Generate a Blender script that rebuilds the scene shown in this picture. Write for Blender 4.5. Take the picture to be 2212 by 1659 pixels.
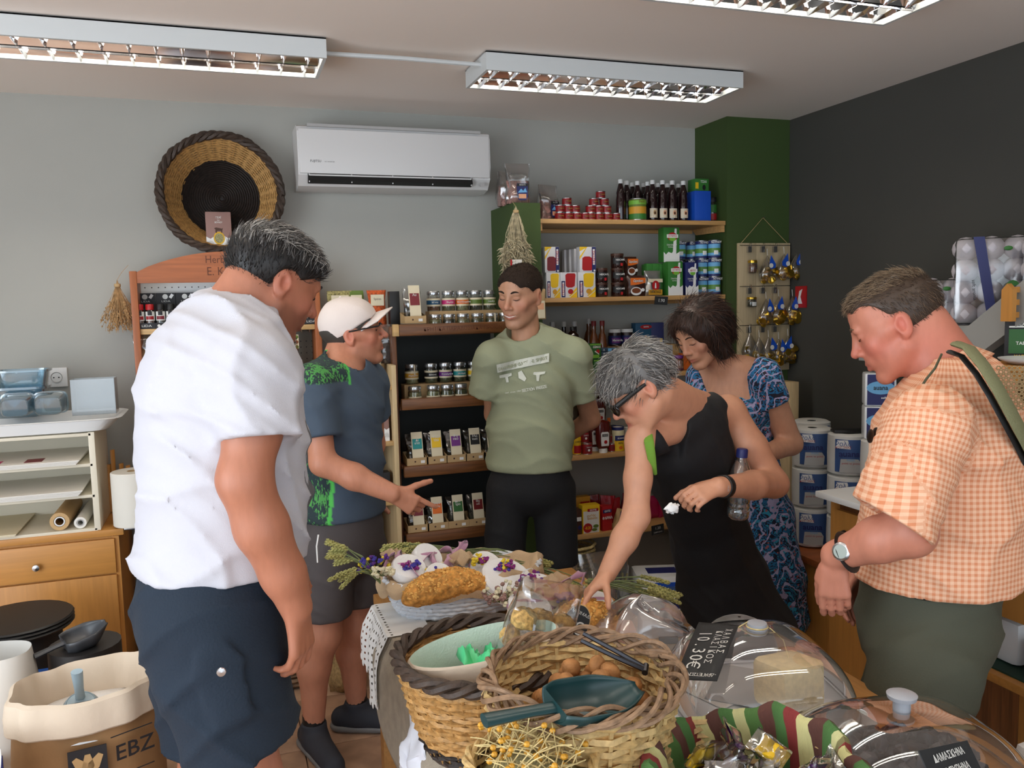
import bpy, bmesh, math, random
import numpy as np
from mathutils import Vector, Matrix, Euler
for o in list(bpy.data.objects): bpy.data.objects.remove(o)
SC = bpy.context.scene
COL = SC.collection
PI = math.pi
R = math.radians
random.seed(7); np.random.seed(7)

# ---------------------------------------------------------------- camera
FOC, IW, IH = 1803.0, 2212, 1659
def cam_axes(yaw, pitch, roll):
    fw = Vector((math.sin(yaw)*math.cos(pitch), math.cos(yaw)*math.cos(pitch), -math.sin(pitch)))
    r0 = Vector((math.cos(yaw), -math.sin(yaw), 0)); u0 = r0.cross(fw)
    c, s = math.cos(roll), math.sin(roll)
    return c*r0 + s*u0, -s*r0 + c*u0, fw
CR, CU, CF = cam_axes(R(18.97), R(5.5), R(-1.336))
EYE = Vector((0, 0, 1.6))
cd = bpy.data.cameras.new('camera'); cam = bpy.data.objects.new('camera', cd); COL.objects.link(cam)
cd.sensor_width = 36; cd.lens = FOC/IW*36; cd.clip_start = .02
m = Matrix((CR, CU, -CF)).transposed().to_4x4(); m.translation = EYE
cam.matrix_world = m
SC.camera = cam
def ray(x, y): return CR*((x-IW/2)/FOC) - CU*((y-IH/2)/FOC) + CF
def at(x, y, Y):            # the point seen at a pixel, in the plane of depth Y
    d = ray(x, y); return EYE + d*(Y/d.y)
def atz(x, y, z):
    d = ray(x, y); return EYE + d*((z-1.6)/d.z)
def atx(x, y, X):
    d = ray(x, y); return EYE + d*(X/d.x)

# ---------------------------------------------------------------- world, daylight, exposure
w = bpy.data.worlds.new('world'); SC.world = w; w.use_nodes = True
w.node_tree.nodes['Background'].inputs[0].default_value = (.80, .90, 1, 1)
w.node_tree.nodes['Background'].inputs[1].default_value = 1.5
ld = bpy.data.lights.new('shopfront_daylight', 'AREA'); ld.shape = 'RECTANGLE'; ld.size = 2.2; ld.size_y = 1.9
ld.energy = 32; ld.color = (.86, .93, 1)
lo = bpy.data.objects.new('shopfront_daylight', ld); COL.objects.link(lo)
lo.location = (-2.45, .6, 1.35); lo.rotation_euler = (Vector((-1, -.25, .02))).to_track_quat('Z', 'Y').to_euler()
SC.view_settings.view_transform = 'Standard'; SC.view_settings.look = 'None'
SC.view_settings.gamma = 1; SC.view_settings.use_curve_mapping = False
SC.view_settings.exposure = .72
SC.cycles.use_denoising = True
SC.cycles.max_bounces = 8; SC.cycles.diffuse_bounces = 4; SC.cycles.glossy_bounces = 4
SC.cycles.transmission_bounces = 6; SC.cycles.transparent_max_bounces = 16
SC.cycles.caustics_reflective = False; SC.cycles.caustics_refractive = False
SC.cycles.sample_clamp_indirect = 4
LAMP_POWER = 1.75

# ---------------------------------------------------------------- materials
MATS = {}
def lin(c):
    c = [x/255 for x in c]
    return tuple(x/12.92 if x <= .04045 else ((x+.055)/1.055)**2.4 for x in c) + (1,)
def mat(name, col=None, rough=.6, metal=0., var=None, bump=None, trans=0., emit=None, coat=0., spec=.5, sheen=0.):
    """procedural material; var = (scale, amount[, stretch]) mottles the colour, bump = (scale, strength[, stretch])"""
    if name in MATS: return MATS[name]
    m = bpy.data.materials.new(name); m.use_nodes = True; MATS[name] = m
    nt = m.node_tree; b = nt.nodes['Principled BSDF']; L = nt.links.new
    c = lin(col)
    b.inputs['Base Color'].default_value = c; b.inputs['Roughness'].default_value = rough
    b.inputs['Metallic'].default_value = metal; b.inputs['Transmission Weight'].default_value = trans
    b.inputs['Coat Weight'].default_value = coat; b.inputs['Specular IOR Level'].default_value = spec
    b.inputs['Sheen Weight'].default_value = sheen
    m.diffuse_color = c
    if emit:
        b.inputs['Emission Color'].default_value = c; b.inputs['Emission Strength'].default_value = emit
    def noise(sc, st, detail=4):
        tc = nt.nodes.new('ShaderNodeTexCoord'); n = nt.nodes.new('ShaderNodeTexNoise')
        n.inputs['Scale'].default_value = sc; n.inputs['Detail'].default_value = detail
        mp = nt.nodes.new('ShaderNodeMapping'); mp.inputs['Scale'].default_value = st
        L(tc.outputs['Object'], mp.inputs[0]); L(mp.outputs[0], n.inputs['Vector']); return n
    if var:
        n = noise(var[0], var[2] if len(var) > 2 else (1, 1, 1)); r = nt.nodes.new('ShaderNodeValToRGB')
        a = var[1]
        r.color_ramp.elements[0].position = .3; r.color_ramp.elements[1].position = .7
        r.color_ramp.elements[0].color = tuple(x*(1-a) for x in c[:3]) + (1,)
        r.color_ramp.elements[1].color = tuple(min(1, x*(1+a)) for x in c[:3]) + (1,)
        L(n.outputs[0], r.inputs[0]); L(r.outputs[0], b.inputs['Base Color'])
    if bump:
        n = noise(bump[0], bump[2] if len(bump) > 2 else (1, 1, 1), 6); bp = nt.nodes.new('ShaderNodeBump')
        bp.inputs['Strength'].default_value = bump[1]; bp.inputs['Distance'].default_value = .004
        L(n.outputs[0], bp.inputs['Height']); L(bp.outputs[0], b.inputs['Normal'])
    return m
def clear(name, tint=(255, 255, 255), gloss=.12, rough=.05, haze=0.):
    """clear film, acrylic or glass: see-through with a fresnel sheen; haze adds milky diffuse"""
    if name in MATS: return MATS[name]
    m = bpy.data.materials.new(name); m.use_nodes = True; MATS[name] = m
    nt = m.node_tree; nt.nodes.clear(); L = nt.links.new
    out = nt.nodes.new('ShaderNodeOutputMaterial'); t = nt.nodes.new('ShaderNodeBsdfTransparent')
    g = nt.nodes.new('ShaderNodeBsdfGlossy'); g.inputs['Roughness'].default_value = rough
    t.inputs[0].default_value = lin(tint)
    lw = nt.nodes.new('ShaderNodeLayerWeight'); lw.inputs[0].default_value = .22
    ma = nt.nodes.new('ShaderNodeMath'); ma.operation = 'MULTIPLY_ADD'; ma.inputs[1].default_value = 1.5; ma.inputs[2].default_value = gloss
    ma.use_clamp = True
    L(lw.outputs['Facing'], ma.inputs[0])
    mx = nt.nodes.new('ShaderNodeMixShader'); L(ma.outputs[0], mx.inputs[0]); L(g.outputs[0], mx.inputs[2])
    if haze:
        d = nt.nodes.new('ShaderNodeBsdfDiffuse'); d.inputs[0].default_value = lin(tint)
        m2 = nt.nodes.new('ShaderNodeMixShader'); m2.inputs[0].default_value = haze
        L(t.outputs[0], m2.inputs[1]); L(d.outputs[0], m2.inputs[2]); L(m2.outputs[0], mx.inputs[1])
    else: L(t.outputs[0], mx.inputs[1])
    L(mx.outputs[0], out.inputs[0]); return m
def wood(name, col, dark=.35, rough=.5, axis=0, scale=6):
    if name in MATS: return MATS[name]
    m = bpy.data.materials.new(name); m.use_nodes = True; MATS[name] = m
    nt = m.node_tree; b = nt.nodes['Principled BSDF']; L = nt.links.new
    c = lin(col); b.inputs['Roughness'].default_value = rough
    tc = nt.nodes.new('ShaderNodeTexCoord'); mp = nt.nodes.new('ShaderNodeMapping')
    s = [14, 14, 14]; s[axis] = 1; mp.inputs['Scale'].default_value = s
    n = nt.nodes.new('ShaderNodeTexNoise'); n.inputs['Scale'].default_value = scale; n.inputs['Detail'].default_value = 6
    n.inputs['Distortion'].default_value = .6
    r = nt.nodes.new('ShaderNodeValToRGB'); r.color_ramp.elements[0].position = .32; r.color_ramp.elements[1].position = .68
    r.color_ramp.elements[0].color = tuple(x*(1-dark) for x in c[:3]) + (1,)
    r.color_ramp.elements[1].color = tuple(min(1, x*(1+dark*.35)) for x in c[:3]) + (1,)
    L(tc.outputs['Object'], mp.inputs[0]); L(mp.outputs[0], n.inputs['Vector']); L(n.outputs[0], r.inputs[0]); L(r.outputs[0], b.inputs['Base Color'])
    return m

# ---------------------------------------------------------------- mesh building
class MB:
    def __init__(s): s.v = []; s.f = []; s.sm = []
    def add(s, v, f, smooth=False):
        n = len(s.v); s.v += [tuple(p) for p in v]; s.f += [tuple(i+n for i in q) for q in f]; s.sm += [smooth]*len(f); return s
    def box(s, c, d, rz=0, rot=None):
        x, y, z = d[0]/2, d[1]/2, d[2]/2
        v = [Vector((i*x, j*y, k*z)) for k in (-1, 1) for j in (-1, 1) for i in (-1, 1)]
        M = rot.to_matrix() if rot else Matrix.Rotation(rz, 3, 'Z')
        return s.add([M @ p + Vector(c) for p in v], [(0, 2, 3, 1), (4, 5, 7, 6), (0, 1, 5, 4), (2, 6, 7, 3), (0, 4, 6, 2), (1, 3, 7, 5)])
    def cbox(s, c, d, ch=.006, rz=0):      # box with chamfered edges
        bm = bmesh.new(); bmesh.ops.create_cube(bm, size=1)
        for v in bm.verts: v.co = Vector((v.co.x*d[0], v.co.y*d[1], v.co.z*d[2]))
        bmesh.ops.bevel(bm, geom=bm.edges[:], offset=ch, segments=2, affect='EDGES', profile=.6)
        M = Matrix.Rotation(rz, 3, 'Z'); bm.verts.index_update()
        s.add([M @ v.co + Vector(c) for v in bm.verts], [[v.index for v in f.verts] for f in bm.faces], True); bm.free(); return s
    def lathe(s, prof, c=(0, 0, 0), n=20, sx=1, sy=1, a0=0, a1=2*PI, ax=None):
        """revolve (r, z) profile; ax = rotation matrix for other axes"""
        full = abs(a1-a0-2*PI) < 1e-6; k = n if full else n+1; v = []; f = []
        for r, z in prof:
            for i in range(k):
                a = a0+(a1-a0)*i/n; p = Vector((r*math.cos(a)*sx, r*math.sin(a)*sy, z))
                v.append((ax @ p if ax else p) + Vector(c))
        for j in range(len(prof)-1):
            for i in range(n):
                i2 = (i+1) % k
                f.append((j*k+i, j*k+i2, (j+1)*k+i2, (j+1)*k+i))
        return s.add(v, f, True)
    def tube(s, pts, r, n=6, closed=False, cap=True, flat=1.):
        pts = [Vector(p) for p in pts]; N = len(pts); rs = r if hasattr(r, '__len__') else [r]*N
        v = []; f = []; prev = None
        for i, p in enumerate(pts):
            a = pts[i-1] if (i or closed) else p; b = pts[(i+1) % N] if (i < N-1 or closed) else p
            t = (b-a).normalized() if (b-a).length > 1e-9 else Vector((0, 0, 1))
            if prev is None:
                u = t.orthogonal().normalized() if abs(t.z) > .9 else t.cross(Vector((0, 0, 1))).normalized()
            else: u = (prev - t*prev.dot(t)).normalized()
            prev = u; w = t.cross(u)
            for k in range(n):
                an = 2*PI*k/n; v.append(p + (u*math.cos(an) + w*(math.sin(an)*flat))*rs[i])
        for j in range(N if closed else N-1):
            j2 = (j+1) % N
            for k in range(n): f.append((j*n+k, j*n+(k+1) % n, j2*n+(k+1) % n, j2*n+k))
        if cap and not closed: f += [tuple(range(n-1, -1, -1)), tuple(range((N-1)*n, N*n))]
        return s.add(v, f, True)
    def prism(s, poly, d, rot=None, c=(0, 0, 0)):
        """polygon in local x,z extruded along y from 0 to d"""
        n = len(poly); M = rot.to_matrix() if rot else Matrix.Identity(3)
        v = [M @ Vector((x, y, z)) + Vector(c) for y in (0, d) for x, z in poly]
        f = [tuple(range(n)), tuple(range(2*n-1, n-1, -1))] + [(i, n+i, n+(i+1) % n, (i+1) % n) for i in range(n)]
        return s.add(v, f)
    def surf(s, fn, nu, nv, cu=False, cv=False, smooth=True):
        ku = nu if cu else nu+1; kv = nv if cv else nv+1
        v = [fn(i/nu, j/nv) for i in range(ku) for j in range(kv)]
        f = [(i*kv+j, ((i+1) % ku)*kv+j, ((i+1) % ku)*kv+(j+1) % kv, i*kv+(j+1) % kv) for i in range(nu) for j in range(nv)]
        return s.add(v, f, smooth)
    def blob(s, c, r, n=10, m=7, rot=None, jit=0, seed=0):
        rnd = random.Random(seed); M = rot.to_matrix() if rot else Matrix.Identity(3); v = []; f = []
        for j in range(m+1):
            for i in range(n):
                th = PI*j/m; ph = 2*PI*i/n; k = 1+rnd.uniform(-jit, jit)
                v.append(M @ Vector((r[0]*math.sin(th)*math.cos(ph)*k, r[1]*math.sin(th)*math.sin(ph)*k, r[2]*math.cos(th)*k)) + Vector(c))
        for j in range(m):
            for i in range(n): f.append((j*n+i, (j+1)*n+i, (j+1)*n+(i+1) % n, j*n+(i+1) % n))
        return s.add(v, f, True)
    def mesh(s, name, sharp=.7):
        me = bpy.data.meshes.new(name); me.from_pydata(s.v, [], s.f)
        me.polygons.foreach_set('use_smooth', s.sm)
        if any(s.sm) and sharp: me.set_sharp_from_angle(angle=sharp)
        me.validate(); me.update(); return me
    def ob(s, name, m, parent=None, loc=None, rz=0, rot=None, sharp=.7):
        return ob(name, s.mesh(name, sharp), m, parent, loc, rz, rot)
def ob(name, me, m, parent=None, loc=None, rz=0, rot=None):
    if me.users == 0 or not me.materials: me.materials.clear(); me.materials.append(MATS[m] if isinstance(m, str) else m)
    o = bpy.data.objects.new(name, me); COL.objects.link(o)
    if len(me.materials) and me.materials[0] is not (MATS[m] if isinstance(m, str) else m):
        o.material_slots[0].link = 'OBJECT'; o.material_slots[0].material = MATS[m] if isinstance(m, str) else m
    if parent: o.parent = parent
    if loc is not None: o.location = loc
    o.rotation_euler = rot if rot else (0, 0, rz)
    return o
def T(o, label, cat, group=None, kind=None):
    o['label'] = label; o['category'] = cat
    if group: o['group'] = group
    if kind: o['kind'] = kind
    return o
def S(o, label=None):
    o['kind'] = 'structure'
    if label: o['label'] = label
    return o
def empty(name, loc=(0, 0, 0), rz=0, rot=None):
    o = bpy.data.objects.new(name, None); COL.objects.link(o); o.location = loc; o.rotation_euler = rot if rot else (0, 0, rz)
    o.empty_display_size = .05; return o
def clone(o, loc=None, rz=None, parent=None):
    c = o.copy(); COL.objects.link(c); c.parent = parent
    if loc is not None: c.location = loc
    if rz is not None: c.rotation_euler = (0, 0, rz)
    for ch in o.children: clone(ch, parent=c)
    return c
ORD = ['first', 'second', 'third', 'fourth', 'fifth', 'sixth', 'seventh', 'eighth', 'ninth', 'tenth', 'eleventh', 'twelfth']
TXT = {}
def txt(s, size, m, parent, loc, rot=(PI/2, 0, 0), name='lettering', sx=1., bold=0):
    """raised lettering; size is the height of a capital"""
    key = (s, bold)
    if key not in TXT:
        cu = bpy.data.curves.new('t', 'FONT'); cu.body = s; cu.size = 1; cu.align_x = 'CENTER'; cu.align_y = 'CENTER'
        cu.resolution_u = 2; cu.offset = bold
        t = bpy.data.objects.new('t', cu); COL.objects.link(t)
        TXT[key] = bpy.data.meshes.new_from_object(t); bpy.data.objects.remove(t)
    o = ob(name, TXT[key], m, parent, loc, rot=rot); o.scale = (size*1.4*sx, size*1.4, 1); return o

# base palette
for n_, a_ in dict(
    white=((236, 236, 234), .55), cream=((226, 214, 184), .6), black=((18, 18, 19), .5), dark=((40, 38, 38), .5), paper=((232, 228, 220), .7),
    red=((176, 26, 30), .45), darkred=((110, 18, 20), .5), orange=((226, 110, 30), .5), yellow=((240, 196, 30), .45), green=((52, 120, 46), .5),
    lime=((120, 180, 60), .5), blue=((20, 80, 190), .5), navy=((28, 36, 96), .5), sky=((110, 176, 222), .5), teal=((30, 140, 140), .5), grey=((120, 120, 120), .5),
    purple=((112, 44, 130), .5), pink=((196, 40, 110), .5), brown=((70, 40, 26), .5), tan=((196, 160, 110), .6), kraft=((186, 156, 112), .75),
    olive=((96, 120, 44), .5), plum=((90, 40, 60), .5), silver=((200, 200, 200), .3), maroon=((120, 34, 44), .5), goldprint=((200, 150, 60), .4), ink=((30, 30, 34), .6),
    chalk=((225, 225, 220), .8), lightgrey=((180, 180, 178), .6), peach=((232, 170, 130), .6), mustard=((206, 150, 40), .5)).items():
    mat(n_, a_[0], a_[1])
mat('steel', (190, 190, 192), .25, 1.); mat('chrome', (225, 225, 228), .06, 1.); mat('gold', (214, 176, 70), .28, 1.)
mat('slate', (34, 36, 38), .7, var=(40, .15)); mat('jarlid', (196, 198, 200), .25, .9)
clear('glass', (238, 244, 242), .08, .03); clear('film', (248, 248, 248), .14, .12, .02); clear('acrylic', (252, 252, 254), .05, .04, .015)
wood('pine', (206, 168, 112), .2, .5, 0, 5); wood('pine_up', (210, 184, 140), .15, .5, 2, 5); wood('shelfwood', (204, 158, 100), .2, .45, 0, 5)
wood('brownwood', (112, 68, 36), .45, .45, 0, 5); wood('brownwood_up', (112, 68, 36), .45, .45, 2, 5)
wood('beech', (200, 140, 70), .12, .4, 2, 4); wood('beech_x', (200, 140, 70), .12, .4, 0, 4); wood('orangewood', (170, 96, 50), .25, .4, 2, 4); wood('orangewood_x', (170, 96, 50), .25, .4, 0, 4)
# ---------------------------------------------------------------- the room
CEIL = 2.51; XR = 2.823
mat('wall_paint', (172, 171, 164), .8, var=(1.5, .04), bump=(220, .06)); mat('wall_dark', (68, 67, 62), .8, var=(1.5, .05), bump=(220, .06))
mat('ceiling_paint', (246, 236, 227), .85, bump=(160, .05)); mat('green_paint', (58, 78, 33), .7, var=(2, .06), bump=(220, .06))
mat('grout', (120, 98, 80), .9); 
S(MB().box((.11, 4.05, 1.25), (5.62, .1, 2.6)).ob('wall_back', 'wall_paint'), 'pale grey painted back wall')
S(MB().box((XR+.05, .9, 1.25), (.1, 6.4, 2.6)).ob('wall_right', 'wall_dark'), 'dark grey painted side wall')
S(MB().box((-2.65, 3.0, 1.25), (.1, 2.2, 2.6)).ob('wall_left', 'wall_paint'), 'pale grey side wall beside the shop window')
S(MB().box((.11, .9, CEIL+.05), (5.62, 6.4, .1)).ob('ceiling', 'ceiling_paint'), 'plain off white ceiling')
fl = S(MB().box((.11, .9, -.06), (5.62, 6.4, .1)).ob('floor', 'grout'), 'floor of brown stone-look tiles')
tm = []
for k in range(4):
    c = [(186, 150, 124), (178, 142, 116), (192, 158, 130), (182, 148, 124)][k]
    mat('floor_tile_%d' % k, c, .42, var=(9, .28), bump=(60, .12)); tm.append('floor_tile_%d' % k)
tile = MB().cbox((0, 0, 0), (.396, .396, .02), .003).mesh('tile')
for i in range(14):
    for j in range(16):
        x = -2.6+.2+i*.4; y = -2.2+.2+j*.4
        if x > 2.8 or y > 4: continue
        ob('tile', tile, tm[(i*7+j*3+(i*j) % 5) % 4], fl, (x, y, -.01), rz=((i+j) % 4)*PI/2)
pil = S(MB().box((2.633, 3.85, CEIL/2), (.378, .3, CEIL)).ob('pillar', 'green_paint'), 'green painted square corner pillar')
par = S(MB().box((1.351, 3.83, 1.03), (.131, .34, 2.06)).ob('partition', 'green_paint'), 'green painted half-height partition between the shelves')
S(MB().box((2.0, 3.985, .045), (1.64, .03, .09)).ob('baseboard_back', 'white'), 'white skirting along the back wall')
S(MB().box((2.64, 3.688, .05), (.36, .022, .1)).ob('baseboard_pillar', 'white'), 'white skirting at the foot of the green pillar')

# ---------------------------------------------------------------- ceiling lights
mat('lamp_white', (206, 210, 210), .45); mat('louvre', (235, 235, 238), .12, 1.)
mat('tube_on', (255, 244, 226), .5, emit=11*LAMP_POWER)
def louvre_light(x0, x1, y0, y1, label):
    r = empty('ceiling_light', ((x0+x1)/2, (y0+y1)/2, 2.44)); L = x1-x0; W = y1-y0; h = .066
    T(r, label, 'ceiling light', 'louvred fluorescent ceiling lights')
    b = MB()
    b.box((0, -W/2+.006, h/2), (L, .012, h)); b.box((0, W/2-.006, h/2), (L, .012, h))
    b.box((-L/2+.006, 0, h/2), (.012, W-.024, h)); b.box((L/2-.006, 0, h/2), (.012, W-.024, h)); b.box((0, 0, h-.002), (L, W, .004))
    b.ob('housing', 'lamp_white', r)
    g = MB(); ys = [-W/4, W/4]
    for y in ys:      # curved mirror troughs
        g.surf(lambda u, v: ((u-.5)*(L-.03), y+(v-.5)*(W/2-.016), .058-.05*(2*abs(v-.5))**2.2), 1, 10)
    g.ob('reflector', 'louvre', r)
    for y in ys: MB().tube([(-L/2+.03, y, .042), (L/2-.03, y, .042)], .0105, 8).ob('fluorescent_tube', 'tube_on', r)
    n = 13
    vb = MB(); hw = W/4-.008
    prof = [(-1, .05), (-.7, .022), (0, .012), (.7, .022), (1, .05)]
    top = [(x*hw, z) for x, z in prof]
    for s in (-1, 1):
        v = [(s*.0005, x, .0) for x, z in top] + [(s*.007, x, max(z, .014)*.72) for x, z in top]
        vb.add(v, [(i, i+1, i+6, i+5) if s > 0 else (i+5, i+6, i+1, i) for i in range(4)])
    vm = vb.mesh('vane')
    for y in ys:
        for i in range(n): ob('vane', vm, 'louvre', r, (-L/2+.012+(i+.5)*(L-.024)/n, y, .001))
    MB().box((0, 0, .012), (L-.03, .004, .024)).ob('divider', 'louvre', r)
    return r
louvre_light(-.70, .38, 2.95, 3.22, 'white louvred ceiling light at the upper left, above the wicker wall basket')
louvre_light(.945, 2.025, 2.95, 3.22, 'white louvred ceiling light shown whole, right of the air conditioner')
louvre_light(.93, 2.01, 1.91, 2.18, 'white louvred ceiling light cut off by the top right edge')
louvre_light(-.70, .38, 1.91, 2.18, 'unseen white louvred ceiling light added overhead, above the frame')  # out of view; continues the fixture grid, added for its light
louvre_light(.93, 2.01, .5, .77, 'unseen white louvred ceiling light added behind the viewer on the right')  # unseen fixture added behind the camera for ambient light
louvre_light(-.70, .38, .5, .77, 'unseen white louvred ceiling light added behind the viewer on the left')  # second unseen fixture, added to raise the ambient light
T(MB().tube([(.38, 3.02, 2.475), (.66, 3.02, 2.478), (.945, 3.02, 2.475)], .008, 8).ob('cable_conduit', 'lamp_white'), 'thin white conduit joining the two far ceiling lights', 'conduit')

# ---------------------------------------------------------------- air conditioner
mat('ac_white', (222, 220, 218), .35); mat('ac_slot', (16, 17, 18), .5); mat('ac_grey', (176, 174, 172), .5)
ac = empty('air_conditioner', (.782, 3.998, 2.125)); T(ac, 'white wall-mounted split air conditioner with open louvre', 'air conditioner')
L = .874
pr = [(0, .005), (-.10, 0), (-.165, .012), (-.205, .055), (-.215, .11), (-.213, .24), (-.20, .262), (-.17, .272), (0, .275)]
b = MB(); n = len(pr)
b.add([(s*L/2, y, z) for s in (-1, 1) for y, z in pr], [tuple(range(n-1, -1, -1)), tuple(range(n, 2*n))] + [(i, i+1, n+i+1, n+i) for i in range(n-1)], True)
b.ob('body', 'ac_white', ac, sharp=.5)
MB().cbox((0, -.2135, .155), (L-.012, .012, .19), .004).ob('front_panel', 'ac_white', ac)
MB().box((0, -.19, .267), (L-.09, .05, .012)).ob('intake_grille', 'ac_grey', ac)
sl = MB().box((-.025, -.198, .049), (L-.13, .034, .05), rot=Euler((-.35, 0, 0))).ob('air_slot', 'ac_slot', ac)
for k, (y, z) in enumerate(((-.2165, .053), (-.207, .031))): MB().box((-.025, y, z), (L-.14, .004, .006)).ob('louvre_blade', 'ac_white', ac)
for k in range(5): MB().box((-.025-(L-.14)/2+k*(L-.14)/4, -.212, .044), (.004, .006, .042)).ob('louvre_rib', 'ac_white', ac)
txt('FUJITSU', .010, 'ink', ac, (-L/2+.075, -.2203, .112)); txt('DC INVERTER', .005, 'grey', ac, (-L/2+.135, -.2203, .111))
MB().box((L/2-.04, -.211, .03), (.02, .004, .018)).ob('display', 'ac_grey', ac)
txt('TIMER', .005, 'grey', ac, (L/2-.04, -.2175, .06))

# ---------------------------------------------------------------- fire sign, socket
fs = MB().box((XR-.004, 3.594, 1.6), (.006, .085, .11)).ob('fire_sign', 'red'); T(fs, 'small red sign on the dark wall beside the capsule rack', 'sign')
MB().prism([(-.02, -.035), (.02, -.035), (.005, .0), (.02, .04), (-.004, .03)], .002, rot=Euler((0, 0, -PI/2)), c=(XR-.0075, 3.6, 1.6)).ob('pictogram', 'white', fs)
p = at(123, 815, 3.995)
so = MB().cbox((0, 0, 0), (.082, .012, .082), .003).ob('wall_socket', 'white', None, (p.x, 3.994, p.z)); T(so, 'white square wall socket above the plastic trays', 'socket')
MB().lathe([(.0, -.004), (.019, -.004), (.021, .0), (.023, .001)], n=20, ax=Matrix.Rotation(PI/2, 3, 'X')).ob('socket_well', 'lightgrey', so, (0, -.0085, 0))
for s in (-1, 1): MB().lathe([(0, 0), (.003, 0)], n=8, ax=Matrix.Rotation(PI/2, 3, 'X')).ob('pin_hole', 'black', so, (s*.0095, -.0135, 0))
# ---------------------------------------------------------------- product builders
def deco(root, items, w, h, yf, ox=0):
    """flat print on a front face: x in -.5...5 of the width, z in 0..1 of the height"""
    for k, it in enumerate(items):
        y = yf-.0004*(k+1); t = it[0]
        if t == 'p': MB().box((ox+it[1]*w, y, it[2]*h), (it[3]*w, .0004, it[4]*h)).ob('printed_panel', it[5], root)
        elif t == 'e':
            MB().prism([(it[3]*w*math.cos(a*PI/10), it[4]*h*math.sin(a*PI/10)) for a in range(20)], .0004, c=(ox+it[1]*w, y-.0002, it[2]*h)).ob('printed_oval', it[5], root)
        elif t == 'q': MB().prism([(ox+a*w, b*h) for a, b in it[1]], .0004, c=(0, y-.0002, 0)).ob('printed_shape', it[2], root)
        elif t == 't': txt(it[1], it[4]*h, it[5], root, (ox+it[2]*w, y-.0005, it[3]*h), rot=(PI/2, it[6] if len(it) > 6 else 0, 0), sx=it[7] if len(it) > 7 else 1, bold=.02)
def boxp(name, label, cat, p, size, m, items=(), rz=0, group=None, ch=.0015):
    o = MB().cbox((0, 0, size[2]/2), size, ch).ob(name, m, None, p, rz)
    deco(o, items, size[0], size[2], -size[1]/2); return T(o, label, cat, group)
def canp(name, label, cat, p, r, h, m, bands=(), texts=(), group=None, rz=0, n=20, rim='steel'):
    o = MB().lathe([(0, 0), (r*.94, 0), (r, .004), (r, h-.004), (r*.94, h), (r*.9, h-.002), (0, h-.002)], n=n).ob(name, m, None, p, rz)
    if rim:
        for z in (.002, h-.003): MB().lathe([(r*.99, z-.0025), (r*1.02, z-.0012), (r*1.02, z+.0012), (r*.99, z+.0025)], n=n).ob('rim', rim, o)
    curved(o, r, h, bands, texts); return T(o, label, cat, group)
def curved(o, r, h, bands, texts, n=20):
    for k, b in enumerate(bands):
        e = .0004*(k+1); a = b[3] if len(b) > 3 else PI
        if a >= PI: MB().lathe([(r+e, b[0]*h), (r+e, b[1]*h)], n=n).ob('label_band', b[2], o)
        else: MB().lathe([(r+e, b[0]*h), (r+e, b[1]*h)], n=8, a0=-PI/2-a, a1=-PI/2+a).ob('label_patch', b[2], o)
    for t in texts: txt(t[0], t[2]*h, t[3], o, (0, -r-.0022, t[1]*h), sx=t[4] if len(t) > 4 else 1, bold=.02)
mat('herb_green', (92, 92, 62), .9, var=(260, .6)); mat('herb_pale', (150, 144, 104), .9, var=(240, .55)); mat('herb_dark', (58, 56, 40), .9, var=(240, .6)); mat('herb_red', (120, 78, 56), .9, var=(220, .5))
def jar(label, p, r, h, content, bands, texts=(), lid='jarlid', group=None, fill=.72, cat='jar', name='herb_jar', seal=None):
    e = empty(name, p); T(e, label, cat, group); hb = h*.84
    MB().lathe([(0, 0), (r*.93, 0), (r, .005), (r, hb*.8), (r*.9, hb*.93), (r*.86, hb)], n=18).ob('glass_body', 'glass', e)
    MB().lathe([(0, .003), (r*.93, .003), (r*.95, .01), (r*.95, hb*fill), (r*.7, hb*fill+.006), (0, hb*fill+.004)], n=16).ob('contents', content, e)
    MB().lathe([(0, hb-.003), (r*.95, hb-.003), (r*.97, hb), (r*.97, h-.004), (r*.92, h), (0, h)], n=20).ob('lid', lid, e)
    curved(e, r*1.003, h, bands, texts)
    if seal: MB().box((r*.25, -r*.99, h*.72), (r*.2, .003, h*.5)).ob('paper_seal', 'cream', e)
    return e
def bottle(name, label, p, prof, m, cap, bands=(), texts=(), group=None, sx=1, sy=1, rz=0, capname='cap'):
    """prof: (r, z) body profile; cap = (r, z0, z1, material)"""
    o = MB().lathe(prof, n=16, sx=sx, sy=sy).ob(name, m, None, p, rz)
    MB().lathe([(0, cap[1]), (cap[0], cap[1]), (cap[0], cap[2]-.002), (cap[0]*.9, cap[2]), (0, cap[2])], n=14).ob(capname, cap[3], o)
    r = max(a for a, b in prof); h = prof[-1][1]
    if sx == 1: curved(o, r, h, bands, texts, 16)
    else:
        for k, b in enumerate(bands): MB().prism([(x*b[3]*r*sx, z) for x, z in ((-1, b[0]*h), (1, b[0]*h), (1, b[1]*h), (-1, b[1]*h))], .0005, c=(0, -r*sy-.0008*(k+1), 0)).ob('label_patch', b[2], o)
        for t in texts: txt(t[0], t[2]*h, t[3], o, (0, -r*sy-.004, t[1]*h), bold=.02)
    return T(o, label, 'bottle', group)
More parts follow.
